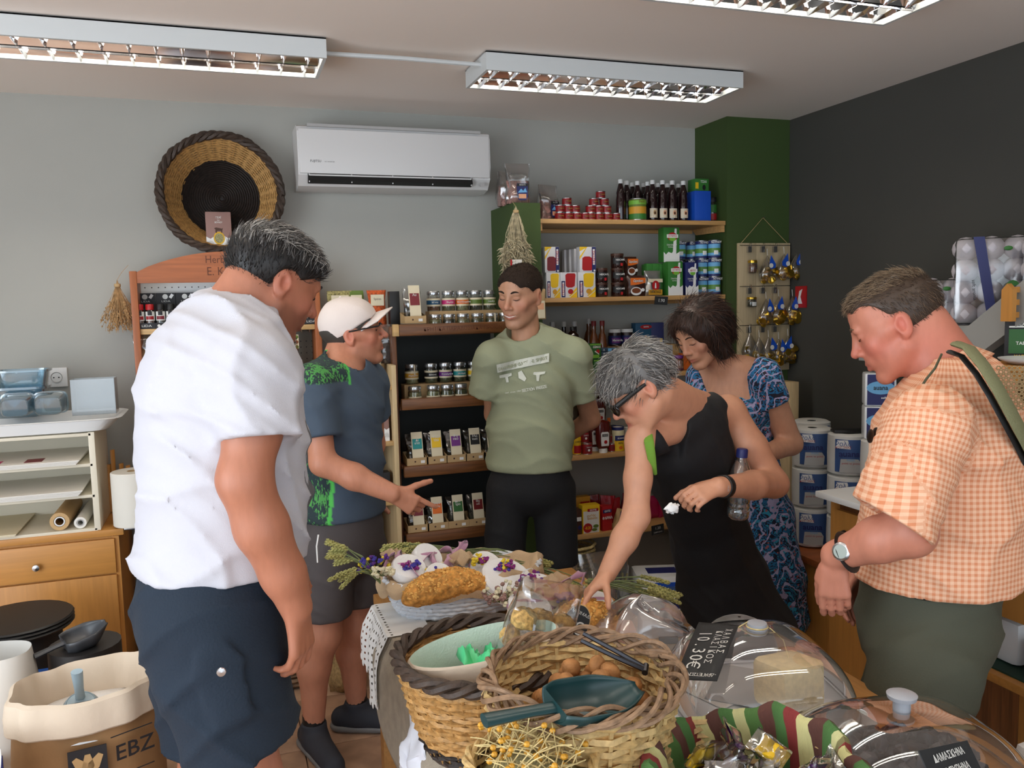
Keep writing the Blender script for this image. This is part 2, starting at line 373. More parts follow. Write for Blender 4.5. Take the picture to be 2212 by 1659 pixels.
def pouch(w, d, h, seed=0, top=.12, wob=.006, pinch=.9):
    """a filled bag: pillow closed flat at the top"""
    rnd = random.Random(seed); ph = [rnd.uniform(0, 6) for _ in range(6)]
    def f(u, v):
        a = 2*PI*u; z = v*h; k = (1-max(0, (v-.45)/.55)**1.6)
        dd = d/2*k*(.6+.4*min(1, v*6))+.0012
        ww = w/2*(1-(1-pinch)*math.sin(v*PI))
        c, s = math.cos(a), math.sin(a)
        x = ww*math.copysign(abs(c)**.6, c); y = dd*math.copysign(abs(s)**.75, s)
        q = wob*(math.sin(9*v+ph[0]+4*u)+math.sin(17*u*2+ph[1]+5*v)*.6)
        return (x+q*.6, y+q*(.4+k*.6), z)
    b = MB().surf(f, 22, 12, cu=True); n = 13
    b.f.append(tuple(i*n for i in range(22))); b.sm.append(False)
    return b
def X_(x, y, Y): return at(x, y, Y).x
SH = dict(z1=1.993, z2=1.622, z3=1.239, z4=.852, z5=.454)

# ---------------------------------------------------------------- grocery shelves between partition and pillar
for k, (z, lab) in enumerate(((1.993, 'topmost pine shelf carrying syrup bottles and small red cans'), (1.622, 'pine shelf carrying jelly boxes, coffee and milk'), (1.239, 'pine shelf carrying spread jars and meat tubs, third from the top'), (.852, 'pine shelf carrying sauces behind the young man'), (.454, 'lowest pine shelf carrying red and yellow packets'))):
    e = empty('shelf', (1.928, 3.848, z)); T(e, lab, 'shelf', 'pine wall shelves')
    MB().cbox((0, 0, -.011), (1.02, .296, .022), .003).ob('board', 'shelfwood', e)
    for s in (-1, 1): MB().prism([(-.14, -.022), (.13, -.022), (.13, -.03), (.1, -.052), (-.14, -.056)], .02, rot=Euler((0, 0, PI/2)), c=(s*.497+.012, .0, 0)).ob('bracket', 'shelfwood', e)
    MB().box((0, .138, -.032), (.97, .018, .018)).ob('back_rail', 'shelfwood', e)
def gx(zx, zy=600, Y=3.76): return X_(1040+zx*.2532, 320+zy*.2532, Y)
K = 2.33e-3          # metres per photo pixel at these shelves
# bags
mat('bag_pink', (176, 130, 120), .8, var=(120, .35)); mat('bag_brown', (120, 84, 74), .7, var=(90, .4))
def salt_bag(p, w, d, h, label, rz=0, seed=1):
    e = empty('snack_bag', p, rz); T(e, label, 'bag', 'clear bags with blue labels on the green partition')
    pouch(w, d, h, seed).ob('clear_bag', 'film', e)
    pouch(w*.9, d*.8, h*.58, seed+3, wob=.004).ob('contents', 'bag_pink', e)
    x = w*.1; y = -d/2-.004
    MB().prism([(x-.026, .09), (x+.026, .09), (x+.026, .03), (x+.016, .014), (x-.016, .014), (x-.026, .03)], .001, c=(0, y, 0)).ob('label', 'navy', e)
    MB().box((x, y-.0008, .083), (.05, .0008, .012)).ob('label_band', 'black', e); MB().box((x, y-.0008, .032), (.036, .0008, .02)).ob('label_picture', 'peach', e)
    MB().prism([(x-.022, .048), (x-.006, .066), (x+.004, .056), (x+.014, .07), (x+.022, .05)], .0006, c=(0, y-.001, 0)).ob('label_mountain', 'sky', e)
    txt('ΑΛΑΤΙ', .007, 'white', e, (x, y-.002, .083))
salt_bag((gx(325, 460, 3.70), 3.72, 2.06), .12, .07, .185, 'large clear snack bag with blue label on top of the green partition', -.1, 1)
salt_bag((gx(205, 460, 3.84), 3.84, 2.06), .10, .07, .165, 'clear snack bag with blue label, pushed behind the large one on the partition', .5, 5)
salt_bag((gx(560, 590, 3.80)+.005, 3.80, 1.993), .12, .07, .17, 'clear snack bag slumped on the top shelf beside the partition', .35, 9)
# red cans
mat('can_red', (150, 26, 30), .4)
c0 = None
def red_can(zx, row, Y, label):
    global c0
    p = (gx(zx, 560, Y), Y, 1.9932+row*.0362)
    if c0 is None: c0 = canp('tomato_can', label, 'can', p, .0235, .036, 'can_red', [(.3, .7, 'darkred', .6)], [('ΤΟΜΑΤΑ', .5, .12, 'goldprint')], 'small red cans on the top shelf')
    else: T(clone(c0, p), label, 'can', 'small red cans on the top shelf')
for side, rows in (('left', ((665, 740, 812, 884), (668, 740, 800), (730,))), ('right', ((930, 1002, 1075, 1147), (930, 1000, 1068), (960, 1047), (1018,)))):
    for r_, xs in enumerate(rows):
        for i, x in enumerate(xs):
            red_can(x, r_, 3.76+.01*r_, '%s small red tomato can from the left in the %s row of the %s pyramid' % (ORD[i], ('bottom', 'second', 'third', 'top')[r_], side))
# syrup bottles
mat('syrup', (34, 12, 14), .12, coat=.6); mat('syrup_label', (214, 202, 180), .6)
bp = [(0, 0), (.022, 0), (.0238, .006), (.0238, .1), (.0205, .125), (.022, .135), (.014, .165), (.0105, .176), (.0105, .185)]
b0 = None
def syrup(zx, Y, label, lab=True):
    global b0
    p = (gx(zx, 500, Y), Y, 1.9932)
    if lab: return bottle('syrup_bottle', label, p, bp, 'syrup', (.012, .18, .2, 'white'), [(.08, .33, 'syrup_label', 1.1)], (), 'dark syrup bottles')
    if b0 is None: b0 = bottle('syrup_bottle', label, p, bp, 'syrup', (.012, .18, .2, 'white'), (), (), 'dark syrup bottles')
    else: T(clone(b0, p), label, 'bottle', 'dark syrup bottles')
for i, x in enumerate((1460, 1545, 1628, 1722)):
    o = syrup(x, 3.755, '%s dark syrup bottle with cream label, counted leftwards from the blue box' % ORD[3-i])
    MB().prism([(.009*math.cos(a*PI/8), .012*math.sin(a*PI/8)) for a in range(16)], .0006, c=(0, -.0252, .04)).ob('printed_oval', 'peach' if i else 'tan', o)
    MB().prism([(.005*math.cos(a*PI/6), .0075*math.sin(a*PI/6)) for a in range(12)], .0006, c=(0, -.0256, .038)).ob('printed_figure', 'brown', o)
for i, (x, Y) in enumerate(((1188, 3.76), (1240, 3.80), (1290, 3.85), (1332, 3.80), (1385, 3.86), (1420, 3.81))): syrup(x, Y, '%s plain dark syrup bottle from the left, left of and behind the green can' % ORD[i], False)
for i, x in enumerate((1505, 1588, 1680)): syrup(x, 3.85, '%s dark syrup bottle from the left in the row behind the labelled ones' % ORD[i], False)
canp('pineapple_can', 'large green and yellow fruit can in front of the syrup bottles', 'can', (gx(1344, 600, 3.73), 3.745, 1.9932), .0435, .105, 'olive', [(.3, .62, 'mustard'), (.06, .28, 'green'), (.72, .9, 'lime')], [('Ζησα', .84, .09, 'darkred')])
boxp('blue_box', 'plain bright blue box at the right end of the top shelf', 'box', (gx(1857, 600, 3.76), 3.77, 1.9932), (.094, .09, .15), 'blue')
boxp('tea_box', 'small green box lying on the plain blue box', 'box', (gx(1845, 340, 3.78), 3.775, 2.1434), (.08, .07, .062), 'green', [('p', -.36, .45, .22, .5, 'yellow'), ('e', .15, .3, .12, .22, 'black'), ('t', 'ΤΣΑΙ', .1, .75, .18, 'white')])
jar('dark jar with green lid tucked beside the blue box', (gx(1968, 600, 3.80)+.01, 3.82, 1.9932), .03, .13, 'herb_dark', [(.1, .35, 'red'), (.4, .7, 'green')], lid='black', name='pickle_jar')

# second shelf
mat('jelly_white', (226, 226, 230), .5)
def jelly(zx, z, w, col, label, low=False, Y=3.75):
    o = boxp('jelly_box', label, 'box', (gx(zx, 1200, Y), Y, z), (w, .04, .121), 'jelly_white', (), 0, 'jelly mix boxes')
    h = .121
    it = [('q', [(-.5, .82), (-.5, 1), (.0, 1)], 'yellow'), ('q', [(-.5, .5), (-.5, .62), (-.1, .98), (-.05, .98)], 'yellow'), ('q', [(-.34, .56), (-.36, .12), (-.28, .06), (.2, .06), (.27, .12), (.24, .56), (.1, .62), (-.2, .62)], col), ('p', .36, .5, .24, .98, 'navy'), ('p', .36, .6, .12, .62, 'white'), ('t', 'ΓΙΩΤΗΣ', .36, .6, .1, 'red', -PI/2), ('e', .38, .06, .06, .04, 'white')]
    if low: it = [('q', [(.5, .0), (.5, .26), (.05, 0)], 'yellow'), ('q', [(.5, .3), (.5, .42), (.0, .06), (.1, .06)], 'yellow'), ('q', [(-.2, .9), (-.08, .96), (.36, .96), (.42, .9), (.36, .46), (.2, .4), (-.06, .4), (-.18, .46)], col), ('p', -.33, .34, .22, .64, 'navy'), ('p', -.33, .34, .1, .54, 'white'), ('t', 'ΓΙΩΤΗΣ', -.33, .34, .09, 'red', -PI/2), ('e', .1, .24, .16, .1, 'mustard' if col == 'yellow' else 'red')]
    deco(o, it, w, h, -.02)
z2 = 1.6222
jelly(600, z2, .07, 'yellow', 'jelly mix box with yellow jelly and pineapple, bottom left, half hidden by the young man', True)
jelly(731, z2, .086, 'red', 'jelly mix box with red jelly in the bottom row', True); jelly(886, z2, .091, 'yellow', 'jelly mix box with yellow jelly and banana, nearest the coffee jars', True)
jelly(594, z2+.1212, .074, 'maroon', 'jelly mix box with dark cherry jelly in the top row'); jelly(897, z2+.1212, .086, 'red', 'jelly mix box with red strawberry jelly in the top row')
for k in range(4): boxp('jelly_box', '%s jelly box standing behind the red strawberry one' % ORD[k], 'box', (gx(886-14*k, 900, 3.80), 3.796+.042*k, z2+.1212), (.084, .036, .118), 'jelly_white', (), 0, 'jelly mix boxes')
for k in range(4): boxp('jelly_box', '%s jelly box in the bottom file behind the banana one' % ORD[k], 'box', (gx(880-10*k, 1200, 3.80), 3.796+.042*k, z2), (.084, .036, .12), 'jelly_white', (), 0, 'jelly mix boxes')
mat('coffee_glass', (44, 22, 18), .15, coat=.5)
n0 = None
def nes(zx, row, label, Y=3.755):
    global n0
    p = (gx(zx, 1200, Y), Y, z2+row*.0702)
    if n0 is None:
        n0 = canp('coffee_jar', label, 'jar', p, .0315, .07, 'coffee_glass', [(.3, .7, 'black', 1.2), (.84, .99, 'brown')], [('NESCAFE', .55, .12, 'white')], 'dark instant coffee jars', rim=None)
        MB().box((.008, -.0334, .016), (.012, .001, .014)).ob('printed_cup', 'red', n0)
    else: T(clone(n0, p), label, 'jar', 'dark instant coffee jars')
for r_, n in enumerate(('bottom', 'top')): nes(1022, r_, '%s dark coffee jar of the two-high stack beside the jelly boxes' % n)
for r_, n in enumerate(('bottom', 'middle', 'top')): nes(1160, r_, '%s dark coffee jar of the three-high stack' % n)
def cpack(zx, z, w, h, Y, label, rz=0, seed=3):
    e = empty('coffee_pack', (gx(zx, 1200, Y), Y, z), rz); T(e, label, 'packet', 'brown coffee packs')
    pouch(w, .05, h, seed, wob=.0025, pinch=.96).ob('pack', mat('coffee_pack', (58, 30, 22), .35), e)
    deco(e, [('q', [(-.42, .52), (-.42, .88), (.4, .88), (.4, .64), (0, .56)], 'orange'), ('t', 'Ωραίος', .02, .72, .11, 'black'), ('t', 'Ωραίος', .0, .73, .11, 'white'), ('e', -.12, .24, .3, .2, 'white'), ('e', -.12, .27, .24, .13, 'coffee_brown'), ('e', .24, .3, .1, .08, 'white')], w, h, -.0275)
mat('coffee_brown', (120, 62, 30), .4)
cpack(1316, z2, .10, .102, 3.735, 'brown coffee pack with orange top and printed cup, lower one')
cpack(1270, z2+.1, .075, .098, 3.80, 'brown coffee pack with orange top standing higher at the back', .1, 8)
boxp('coffee_box', 'brown box under the raised coffee pack', 'box', (gx(1262, 1200, 3.80), 3.82, z2), (.08, .07, .099), 'brown')
e = empty('coffee_pack', (gx(1462, 1200, 3.73), 3.735, z2), .08); T(e, 'silver foil coffee pack with red oval and black name', 'packet')
pouch(.095, .045, .125, 14, wob=.004, pinch=.93).ob('foil_pack', mat('foil', (190, 190, 186), .28, .85, bump=(30, .5)), e)
deco(e, [('p', .0, .6, .9, .14, 'cream'), ('e', .02, .4, .22, .2, 'red'), ('q', [(-.04, .3), (.06, .3), (.04, .5), (-.02, .52)], 'white'), ('p', 0, .14, .84, .2, 'mustard'), ('t', 'ΠΑΠΑΓΑΛΟΣ', 0, .15, .1, 'black', 0, .6)], .095, .125, -.027)
boxp('biscuit_packet', 'white narrow packet left of the silver coffee pack', 'packet', (gx(1405, 1200, 3.74), 3.755, z2), (.018, .06, .1), 'paper')
def milk(zx, z, Y, w, h, m, label, name='milk_carton', brand='ΟΛΥΜΠΟΣ', sub='ΓΑΛΑ ΕΛΑΦΡΥ', rnd_='red', rz=0, face=True):
    o = boxp(name, label, 'carton', (gx(zx, 1100, Y), Y, z), (w, .055, h), m, (), rz, 'milk cartons')
    MB().prism([(-w/2, 0), (w/2, 0), (w/2, .003), (-w/2, .003)], .02, c=(0, -.02, h)).ob('top_seal', m, o)
    if face: deco(o, [('q', [(-.5, 0), (.5, 0), (.5, .3), (.3, .24), (.14, .34), (0, .26), (-.2, .3), (-.36, .22), (-.5, .3)], 'white'), ('q', [(.06, .1), (.28, .1), (.32, .98), (.2, .98), (.1, .5)], 'white'), ('e', .05, .74, .3, .13, rnd_), ('e', .05, .68, .2, .07, 'lime'), ('p', .05, .76, .72, .1, 'white'), ('t', brand, .05, .76, .05, rnd_ if rnd_ != 'white' else 'red', 0, .8), ('t', sub, .0, .5, .045, 'white', 0, .75), ('t', 'Semi Skimmed Milk', 0, .44, .03, 'white', 0, .75)], w, h, -.0275)
milk(1632, z2, 3.74, .083, .166, 'green', 'green milk carton at the front, lower of the pair')
milk(1600, z2+.1675, 3.775, .09, .17, 'green', 'green milk carton standing high on top of the others')
milk(1772, z2, 3.745, .074, .162, 'navy', 'navy blue milk carton between green carton and cans', brand='ΔΕΛΤΑ', sub='ΓΑΛΑ ΠΛΗΡΕΣ', rnd_='white')
for k in range(4): milk(1590-55*k, z2, 3.80+.003*k, .05, .16, 'green', '%s green milk carton in the file receding behind the front one' % ORD[k], face=False)
mat('can_blue', (60, 120, 176), .35); mat('pasture', (90, 140, 60), .5)
k0 = None
def noy(zx, row, Y, label, m=0):
    global k0
    p = (gx(zx, 1100, Y), Y, z2+row*.0925)
    if k0 is None: k0 = canp('milk_can', label, 'can', p, .0315, .092, 'sky', [(.78, .97, 'navy'), (.3, .55, 'pasture'), (.02, .14, 'navy'), (.2, .42, 'white', .35)], [('NOYNOY', .87, .12, 'white', .8)], 'evaporated milk cans')
    else: T(clone(k0, p, random.uniform(-.3, .3)), label, 'can', 'evaporated milk cans')
for r_, n in enumerate(('bottom', 'middle', 'top')):
    noy(1986, r_, 3.745, '%s blue milk can of the stack nearest the green pillar' % n)
    noy(1876, r_, 3.785, '%s blue milk can of the second stack from the pillar' % n)
noy(1795, 2, 3.855, 'blue milk can on top behind the navy carton, right one'); noy(1690, 2, 3.83, 'blue milk can on top behind the navy carton, left one')
for r_ in (0, 1): noy(1795, r_, 3.855, '%s blue milk can hidden low behind the navy carton' % ('lower', 'upper')[r_])
for r_ in (0, 1): noy(1700, r_, 3.93, '%s blue milk can hidden behind the front green carton' % ('lower', 'upper')[r_])
pt = MB().box((0, 0, 0), (.072, .003, .042)).ob('price_tag', 'slate', None, (gx(1535, 1310, 3.69), 3.692, 1.598), rot=(.12, .06, 0)); T(pt, 'black chalk price tag reading 1.90 on the shelf edge', 'price tag')
txt('1.90', .016, 'chalk', pt, (0, -.0022, 0), bold=.005)

# third shelf
def hx(zx, zy=900, Y=3.76): return X_(1160+zx/6.9125, 620+zy/6.9125, Y)
z3 = 1.2392
boxp('shelf_riser', 'rough pine plank box raising the spread jars', 'riser', (2.05, 3.92, z3), (.42, .13, .13), 'pine')
mat('vinegar', (30, 14, 10), .12, coat=.5); mat('amber', (96, 50, 18), .12, coat=.5)
vp = [(0, 0), (.026, 0), (.028, .006), (.028, .14), (.022, .175), (.011, .2), (.011, .245)]
for i, x in enumerate((240, 410, 570)): bottle('vinegar_bottle', '%s dark vinegar bottle with pale cap behind the young man' % ORD[i], (hx(x, 500, 3.85), 3.86, z3), vp, 'vinegar', (.0125, .24, .265, 'lightgrey'), (), (), 'dark vinegar bottles')
bottle('vinegar_bottle', 'stout black bottle with rounded shoulder right of the young man', (hx(540, 500, 3.78), 3.79, z3), [(0, 0), (.034, 0), (.036, .006), (.036, .17), (.03, .2), (.012, .22), (.012, .23)], 'vinegar', (.013, .225, .24, 'black'))
o = bottle('vinegar_bottle', 'amber vinegar bottle with white cap', (hx(785, 600, 3.90), 3.91, z3), [(0, 0), (.03, 0), (.032, .006), (.032, .15), (.02, .2), (.012, .22), (.012, .255)], 'amber', (.0125, .25, .275, 'lightgrey'), [(.12, .4, 'tan', .9)])
for i, x in enumerate((895, 992)): bottle('vinegar_bottle', '%s amber vinegar bottle with dark red cap' % ('left', 'right')[i], (hx(x-30+30*i, 600, 3.80), 3.815, z3), [(0, 0), (.024, 0), (.026, .006), (.026, .14), (.019, .19), (.0115, .21), (.0115, .245)], 'amber', (.0125, .24, .265, 'darkred'), [(.15, .42, 'cream', 1.0)], [], 'amber vinegar bottles')
o = boxp('price_card', 'orange price card with blue arch above the young man\'s shoulder', 'card', (hx(300, 480, 3.72), 3.725, z3+.115), (.06, .003, .085), 'peach', [('e', .1, .2, .3, .3, 'navy'), ('e', .1, .2, .2, .22, 'yellow')])
MB().box((0, .002, -.055), (.004, .003, .12)).ob('stick', 'pine', o)
mat('choc', (44, 26, 22), .3)
s0 = None
def spread(zx, zy, Y, z, label):
    global s0
    p = (hx(zx, zy, Y), Y, z)
    if s0 is None: s0 = canp('spread_jar', label, 'jar', p, .032, .088, 'choc', [(.8, 1.0, 'white'), (.12, .62, 'navy'), (.2, .5, 'purple', .9)], [('Merenda', .36, .13, 'white')], 'chocolate spread jars', rim=None)
    else: T(clone(s0, p), label, 'jar', 'chocolate spread jars')
spread(1248, 760, 3.81, z3+.04, 'front left chocolate spread jar with white lid'); spread(1440, 760, 3.81, z3+.04, 'front right chocolate spread jar with white lid')
spread(1158, 640, 3.89, z3+.1302, 'back left chocolate spread jar with white lid'); spread(1338, 640, 3.89, z3+.1302, 'back right chocolate spread jar with white lid')
boxp('jar_crate', 'low plain board under the front spread jars', 'board', (hx(1345, 860, 3.81), 3.805, z3), (.15, .06, .04), 'pine')
boxp('milk_powder_box', 'teal blue box with red oval behind the meat tubs', 'box', (hx(1582, 680, 3.89), 3.90, z3+.1302), (.10, .05, .115), mat('tealblue', (30, 84, 118), .5), [('e', .1, .82, .34, .1, 'red'), ('q', [(-.3, 0), (.3, 0), (.34, .3), (.1, .42), (-.2, .3)], 'tan'), ('t', 'GIOTIS', .1, .82, .06, 'white')])
boxp('starch_box', 'deep blue box leaning beside the teal one', 'box', (hx(1800, 700, 3.87), 3.89, z3+.1302), (.075, .04, .115), 'navy', [('p', .3, .2, .2, .16, 'yellow')], -.15)
mat('teagreen', (40, 96, 40), .5)
for i, (x, z) in enumerate(((850, .079), (905, 0))):
    boxp('garlic_box', 'green box with red tomato picture, %s one beside the young man' % ('upper', 'lower')[i], 'box', (hx(x, 1000, 3.74), 3.745, z3+z), (.06, .05, .078), 'teagreen', [('p', 0, .94, .98, .07, 'lime'), ('t', 'GEMAX', .1, .78, .14, 'white', 0, .8), ('e', .2, .5, .16, .14, 'red'), ('q', [(-.1, .5), (.3, .3), (.3, .36), (-.06, .56)], 'white'), ('p', 0, .2, .6, .2, 'lime')])
t0_ = None
for i in range(5):
    p = (hx(1058, 1000, 3.745), 3.75, z3+.042+i*.0182)
    n = '%s flat blue sardine tin from the bottom of the stack' % ORD[i]
    if t0_ is None: t0_ = boxp('sardine_tin', n, 'tin', p, (.092, .06, .018), mat('tinblue', (58, 78, 100), .35, .4), [('p', .16, .5, .56, .8, 'sky'), ('p', .22, .5, .24, .5, 'navy'), ('t', 'Α', -.36, .5, .5, 'white')], 0, 'flat sardine tins', .004)
    else: T(clone(t0_, p), n, 'tin', 'flat sardine tins')
boxp('sardine_carton', 'blue-grey carton under the sardine tins', 'box', (hx(1058, 1000, 3.75), 3.755, z3), (.092, .06, .0415), 'grey')
o = boxp('stuffed_leaf_box', 'cream box with red name plate standing on the tins', 'box', (hx(1362, 950, 3.75), 3.76, z3+.045), (.078, .05, .082), 'cream', [('p', -.1, .78, .5, .16, 'red'), ('t', 'ΖΑΝΑΕ', -.1, .78, .1, 'white', 0, .8), ('e', .0, .45, .32, .16, 'lightgrey'), ('p', -.35, .2, .08, .06, 'ink')])
boxp('leaf_tin', 'dark tin supporting the cream box', 'tin', (hx(1362, 950, 3.75), 3.76, z3), (.085, .055, .0445), 'dark')
def tub(zx, z, Y, w, label):
    h = .048; e = empty('meat_tub', (hx(zx, 1100, Y), Y, z)); T(e, label, 'tub', 'white luncheon meat tubs')
    MB().add([(sx*w/2*k, sy*.03*k, zz) for zz, k in ((0, .86), (h*.88, .97)) for sx, sy in ((-1, -1), (1, -1), (1, 1), (-1, 1))], [(0, 1, 2, 3), (0, 4, 5, 1), (1, 5, 6, 2), (2, 6, 7, 3), (3, 7, 4, 0)]).ob('tub_body', 'white', e)
    MB().cbox((0, 0, h*.93), (w*1.04, .064, h*.12), .002).ob('tub_lid', 'lightgrey', e)
    deco(e, [('p', 0, .74, .9, .2, 'sky'), ('t', 'ZWAN', 0, .7, .2, 'red'), ('e', -.12, .28, .2, .17, 'peach'), ('e', .12, .24, .14, .14, 'can_red'), ('e', .3, .26, .1, .15, 'mustard'), ('e', .1, .38, .07, .08, 'green')], w, h, -.0302)
tub(1893, z3, 3.735, .078, 'white luncheon meat tub at the bottom, standing on the shelf'); tub(1843, z3+.0485, 3.745, .056, 'white luncheon meat tub in the middle of the stack'); tub(1740, z3+.0972, 3.75, .084, 'largest white luncheon meat tub, on top of the red box')
boxp('meat_box', 'red box with white oval beside the meat tubs', 'box', (hx(1690, 1100, 3.74), 3.755, z3+.0), (.064, .05, .096), 'red', [('e', .15, .66, .3, .14, 'white'), ('t', 'pyrex', .15, .66, .08, 'navy', 0, .7), ('e', 0, .2, .3, .1, 'orange')])
jar('jar with pink lid and pale sausages at the right end of the third shelf', (hx(2115, 1200, 3.75), 3.755, z3), .028, .078, mat('sausage', (206, 150, 136), .6, var=(60, .2)), [(.02, .16, 'plum')], lid='purple', name='sausage_jar')
boxp('orange_pack', 'orange packet behind the pink-lidded jar', 'packet', (hx(2215, 1150, 3.79), 3.80, z3), (.05, .04, .085), 'orange')
boxp('cream_pack', 'white carton beside the top meat tub', 'carton', (hx(1935, 1000, 3.80), 3.81, z3), (.055, .05, .13), 'lightgrey', [('p', 0, .6, .8, .3, 'white')])

# fourth shelf
z4 = .8522
def ix(zx, zy=500, Y=3.76): return X_(1160+zx/4.366, 860+zy/4.366, Y)
mat('ketchup', (88, 18, 12), .25, coat=.3)
def ketchup(zx, Y, z, label):
    o = bottle('ketchup_bottle', label, (ix(zx, 400, Y), Y, z), [(0, .018), (.02, .018), (.034, .03), (.04, .07), (.04, .13), (.034, .155), (.0, .165)], 'ketchup', (.022, 0, .022, 'white'), [], [], 'squeeze bottles of ketchup', sx=1, sy=.6)
    for k, b in enumerate(((.036, .098),)): MB().prism([(-.02, b[0]), (.02, b[0]), (.022, b[1]), (.016, b[1]+.008), (-.016, b[1]+.008), (-.022, b[1])], .0008, c=(0, -.0255, 0)).ob('label_patch', 'white', o)
    MB().box((0, -.0268, .09), (.032, .0006, .012)).ob('brand_plate', 'black', o); txt('KYKNOS', .007, 'white', o, (0, -.0276, .09)); MB().blob((.003, -.0262, .056), (.009, .001, .009)).ob('printed_tomato', 'red', o)
    return o
ketchup(622, 3.735, z4, 'dark red ketchup bottle standing on its white cap at the front'); ketchup(540, 3.80, z4, 'dark red ketchup bottle behind the front one')
boxp('sauce_crate', 'dark crate lifting the rear ketchup bottles', 'crate', (ix(580, 400, 3.89), 3.90, z4), (.24, .1, .1), 'dark')
ketchup(585, 3.88, z4+.1002, 'dark red ketchup bottle raised at the back beside the sunglasses'); ketchup(455, 3.91, z4+.1002, 'leftmost rear ketchup bottle with its label hidden')
canp('paste_can', 'yellow and red tomato can beside the young man\'s arm', 'can', (ix(378, 500, 3.735), 3.74, z4), .022, .095, 'yellow', [(.1, .5, 'red', 1.0)], [('ΚΥΚΝΟΣ', .7, .08, 'ink', .7)])
for i, (x, z, Y) in enumerate(((470, 0, 3.735), (448, .0562, 3.75))):
    o = canp('paste_can', 'wide red tomato can, %s of the two' % ('lower', 'upper')[i], 'can', (ix(x, 500, Y), Y, z4+z), .027 if i == 0 else .022, .056, 'can_red', [(.3, .75, 'maroon', .7)], [('ΤΟΜΑΤΑ', .66, .08, 'white')])
    MB().blob((0, -.0275 if i == 0 else -.0225, .022), (.006, .001, .006)).ob('printed_emblem', 'white', o)
for i, z in enumerate((0, .0412, .0824)): canp('paste_can', '%s small red paste can from the bottom, right of the ketchup' % ORD[i], 'can', (ix(710, 500, 3.74)-.006*i, 3.745+.02*i, z4+z), .0175, .041, 'can_red', [(.25, .75, 'darkred', .8)])
bottle('sauce_bottle', 'slim bottle with orange cap behind the paste cans', (ix(688, 400, 3.83), 3.84, z4), [(0, 0), (.016, 0), (.017, .004), (.017, .1), (.008, .12), (.008, .14)], 'amber', (.009, .135, .155, 'orange'))
mat('mayo', (226, 216, 176), .3)
m0 = canp('mayonnaise_jar', 'mayonnaise jar with blue lid and yellow label', 'jar', (ix(768, 480, 3.745), 3.75, z4), .031, .118, 'mayo', [(.9, 1.04, 'navy'), (.02, .5, 'yellow', 1.0), (.46, .68, 'navy', .9)], [('HELLMANN', .57, .06, 'white', .7), ('REAL', .36, .07, 'ink')], rim=None)
MB().blob((0, -.0325, .02), (.01, .001, .008)).ob('printed_egg', 'orange', m0)
boxp('soup_box', 'white and red box right of the mayonnaise', 'box', (ix(895, 480, 3.76), 3.77, z4), (.055, .05, .11), 'paper', [('p', 0, .12, .98, .24, 'red'), ('t', 'ZANAE', -.1, .86, .09, 'red')])
# lowest shelf
z5 = .4542
boxp('biscuit_box', 'yellow box with green biscuits and round 0.20 offer sticker', 'box', (ix(500, 1100, 3.735), 3.745, z5), (.094, .05, .142), 'yellow', [('p', .0, .4, .9, .78, 'paper'), ('p', .1, .82, .62, .1, 'red'), ('t', 'GIOTIS', .1, .82, .06, 'white'), ('t', 'ανθός', -.0, .62, .08, 'mustard'), ('t', 'αραβοσίτου', .05, .53, .07, 'mustard', 0, .7), ('e', -.22, .2, .26, .17, 'red'), ('t', '-0.20', -.22, .2, .1, 'yellow', 0, .8), ('e', .25, .24, .16, .06, 'olive'), ('e', .16, .12, .16, .05, 'olive')], 0)
boxp('biscuit_box', 'orange-yellow box behind the one with the offer sticker', 'box', (ix(415, 1000, 3.83), 3.83, z5), (.085, .04, .165), 'mustard', [('p', .15, .8, .6, .1, 'red')])
boxp('cocoa_box', 'dark brown packet beside the young man\'s shorts', 'packet', (ix(375, 1100, 3.74), 3.745, z5), (.035, .05, .125), 'brown', [('p', .1, .62, .7, .16, 'white'), ('e', .2, .28, .3, .09, 'navy')])
boxp('flour_pack', 'red packet with white lettering beside the yellow box', 'packet', (ix(648, 1100, 3.74), 3.75, z5), (.055, .045, .125), 'red', [('t', 'GIOTIS', 0, .82, .07, 'white', 0, .8), ('p', 0, .8, .9, .14, 'navy'), ('t', 'GIOTIS', 0, .8, .08, 'white', 0, .8), ('t', 'ΦΑΡΙΝΑ', .0, .52, .11, 'white', 0, .8)], .12)
for i, (x, z, c, s_) in enumerate(((545, 0, 'darkred', 3), (640, 0, 'red', 4), (735, 0, 'red', 5), (845, 0, 'maroon', 6), (950, 0, 'pink', 7), (1085, 0, 'pink', 8), (1190, 0, 'pink', 9))):
    c_ = {'darkred': (120, 18, 24), 'red': (170, 24, 34), 'maroon': (130, 30, 50), 'pink': (176, 30, 84)}[c]
    e = pouch(.082, .05, (.16, .15, .13, .15, .13, .12, .13)[i], 20+s_, wob=.005).ob('rice_bag', mat('bagfilm_'+c, c_, .25), None, (ix(x, 1050, 3.86), 3.87, z5), rot=(.12, .1*((i % 2)*2-1), .1*i-.3))
    T(e, '%s glossy %s bag from the left in the row on the lowest shelf' % (ORD[i], c if c != 'darkred' else 'dark red'), 'bag', 'glossy bags on the lowest shelf')
o = pouch(.075, .05, .1, 44, wob=.004).ob('pasta_bag', 'tan', None, (ix(785, 1150, 3.73), 3.745, z5), rot=(0, .25, .2)); T(o, 'small pasta bag with navy top in front of the red bags', 'bag')
MB().box((0, -.026, .075), (.06, .002, .03)).ob('bag_label', 'navy', o)
o = MB().box((0, 0, 0), (.07, .003, .05)).ob('price_tag', 'slate', None, (ix(1140, 1200, 3.69), 3.692, .44), rot=(.1, -.1, 0)); T(o, 'black chalk price tag on the lowest shelf beside the woman in black', 'price tag')
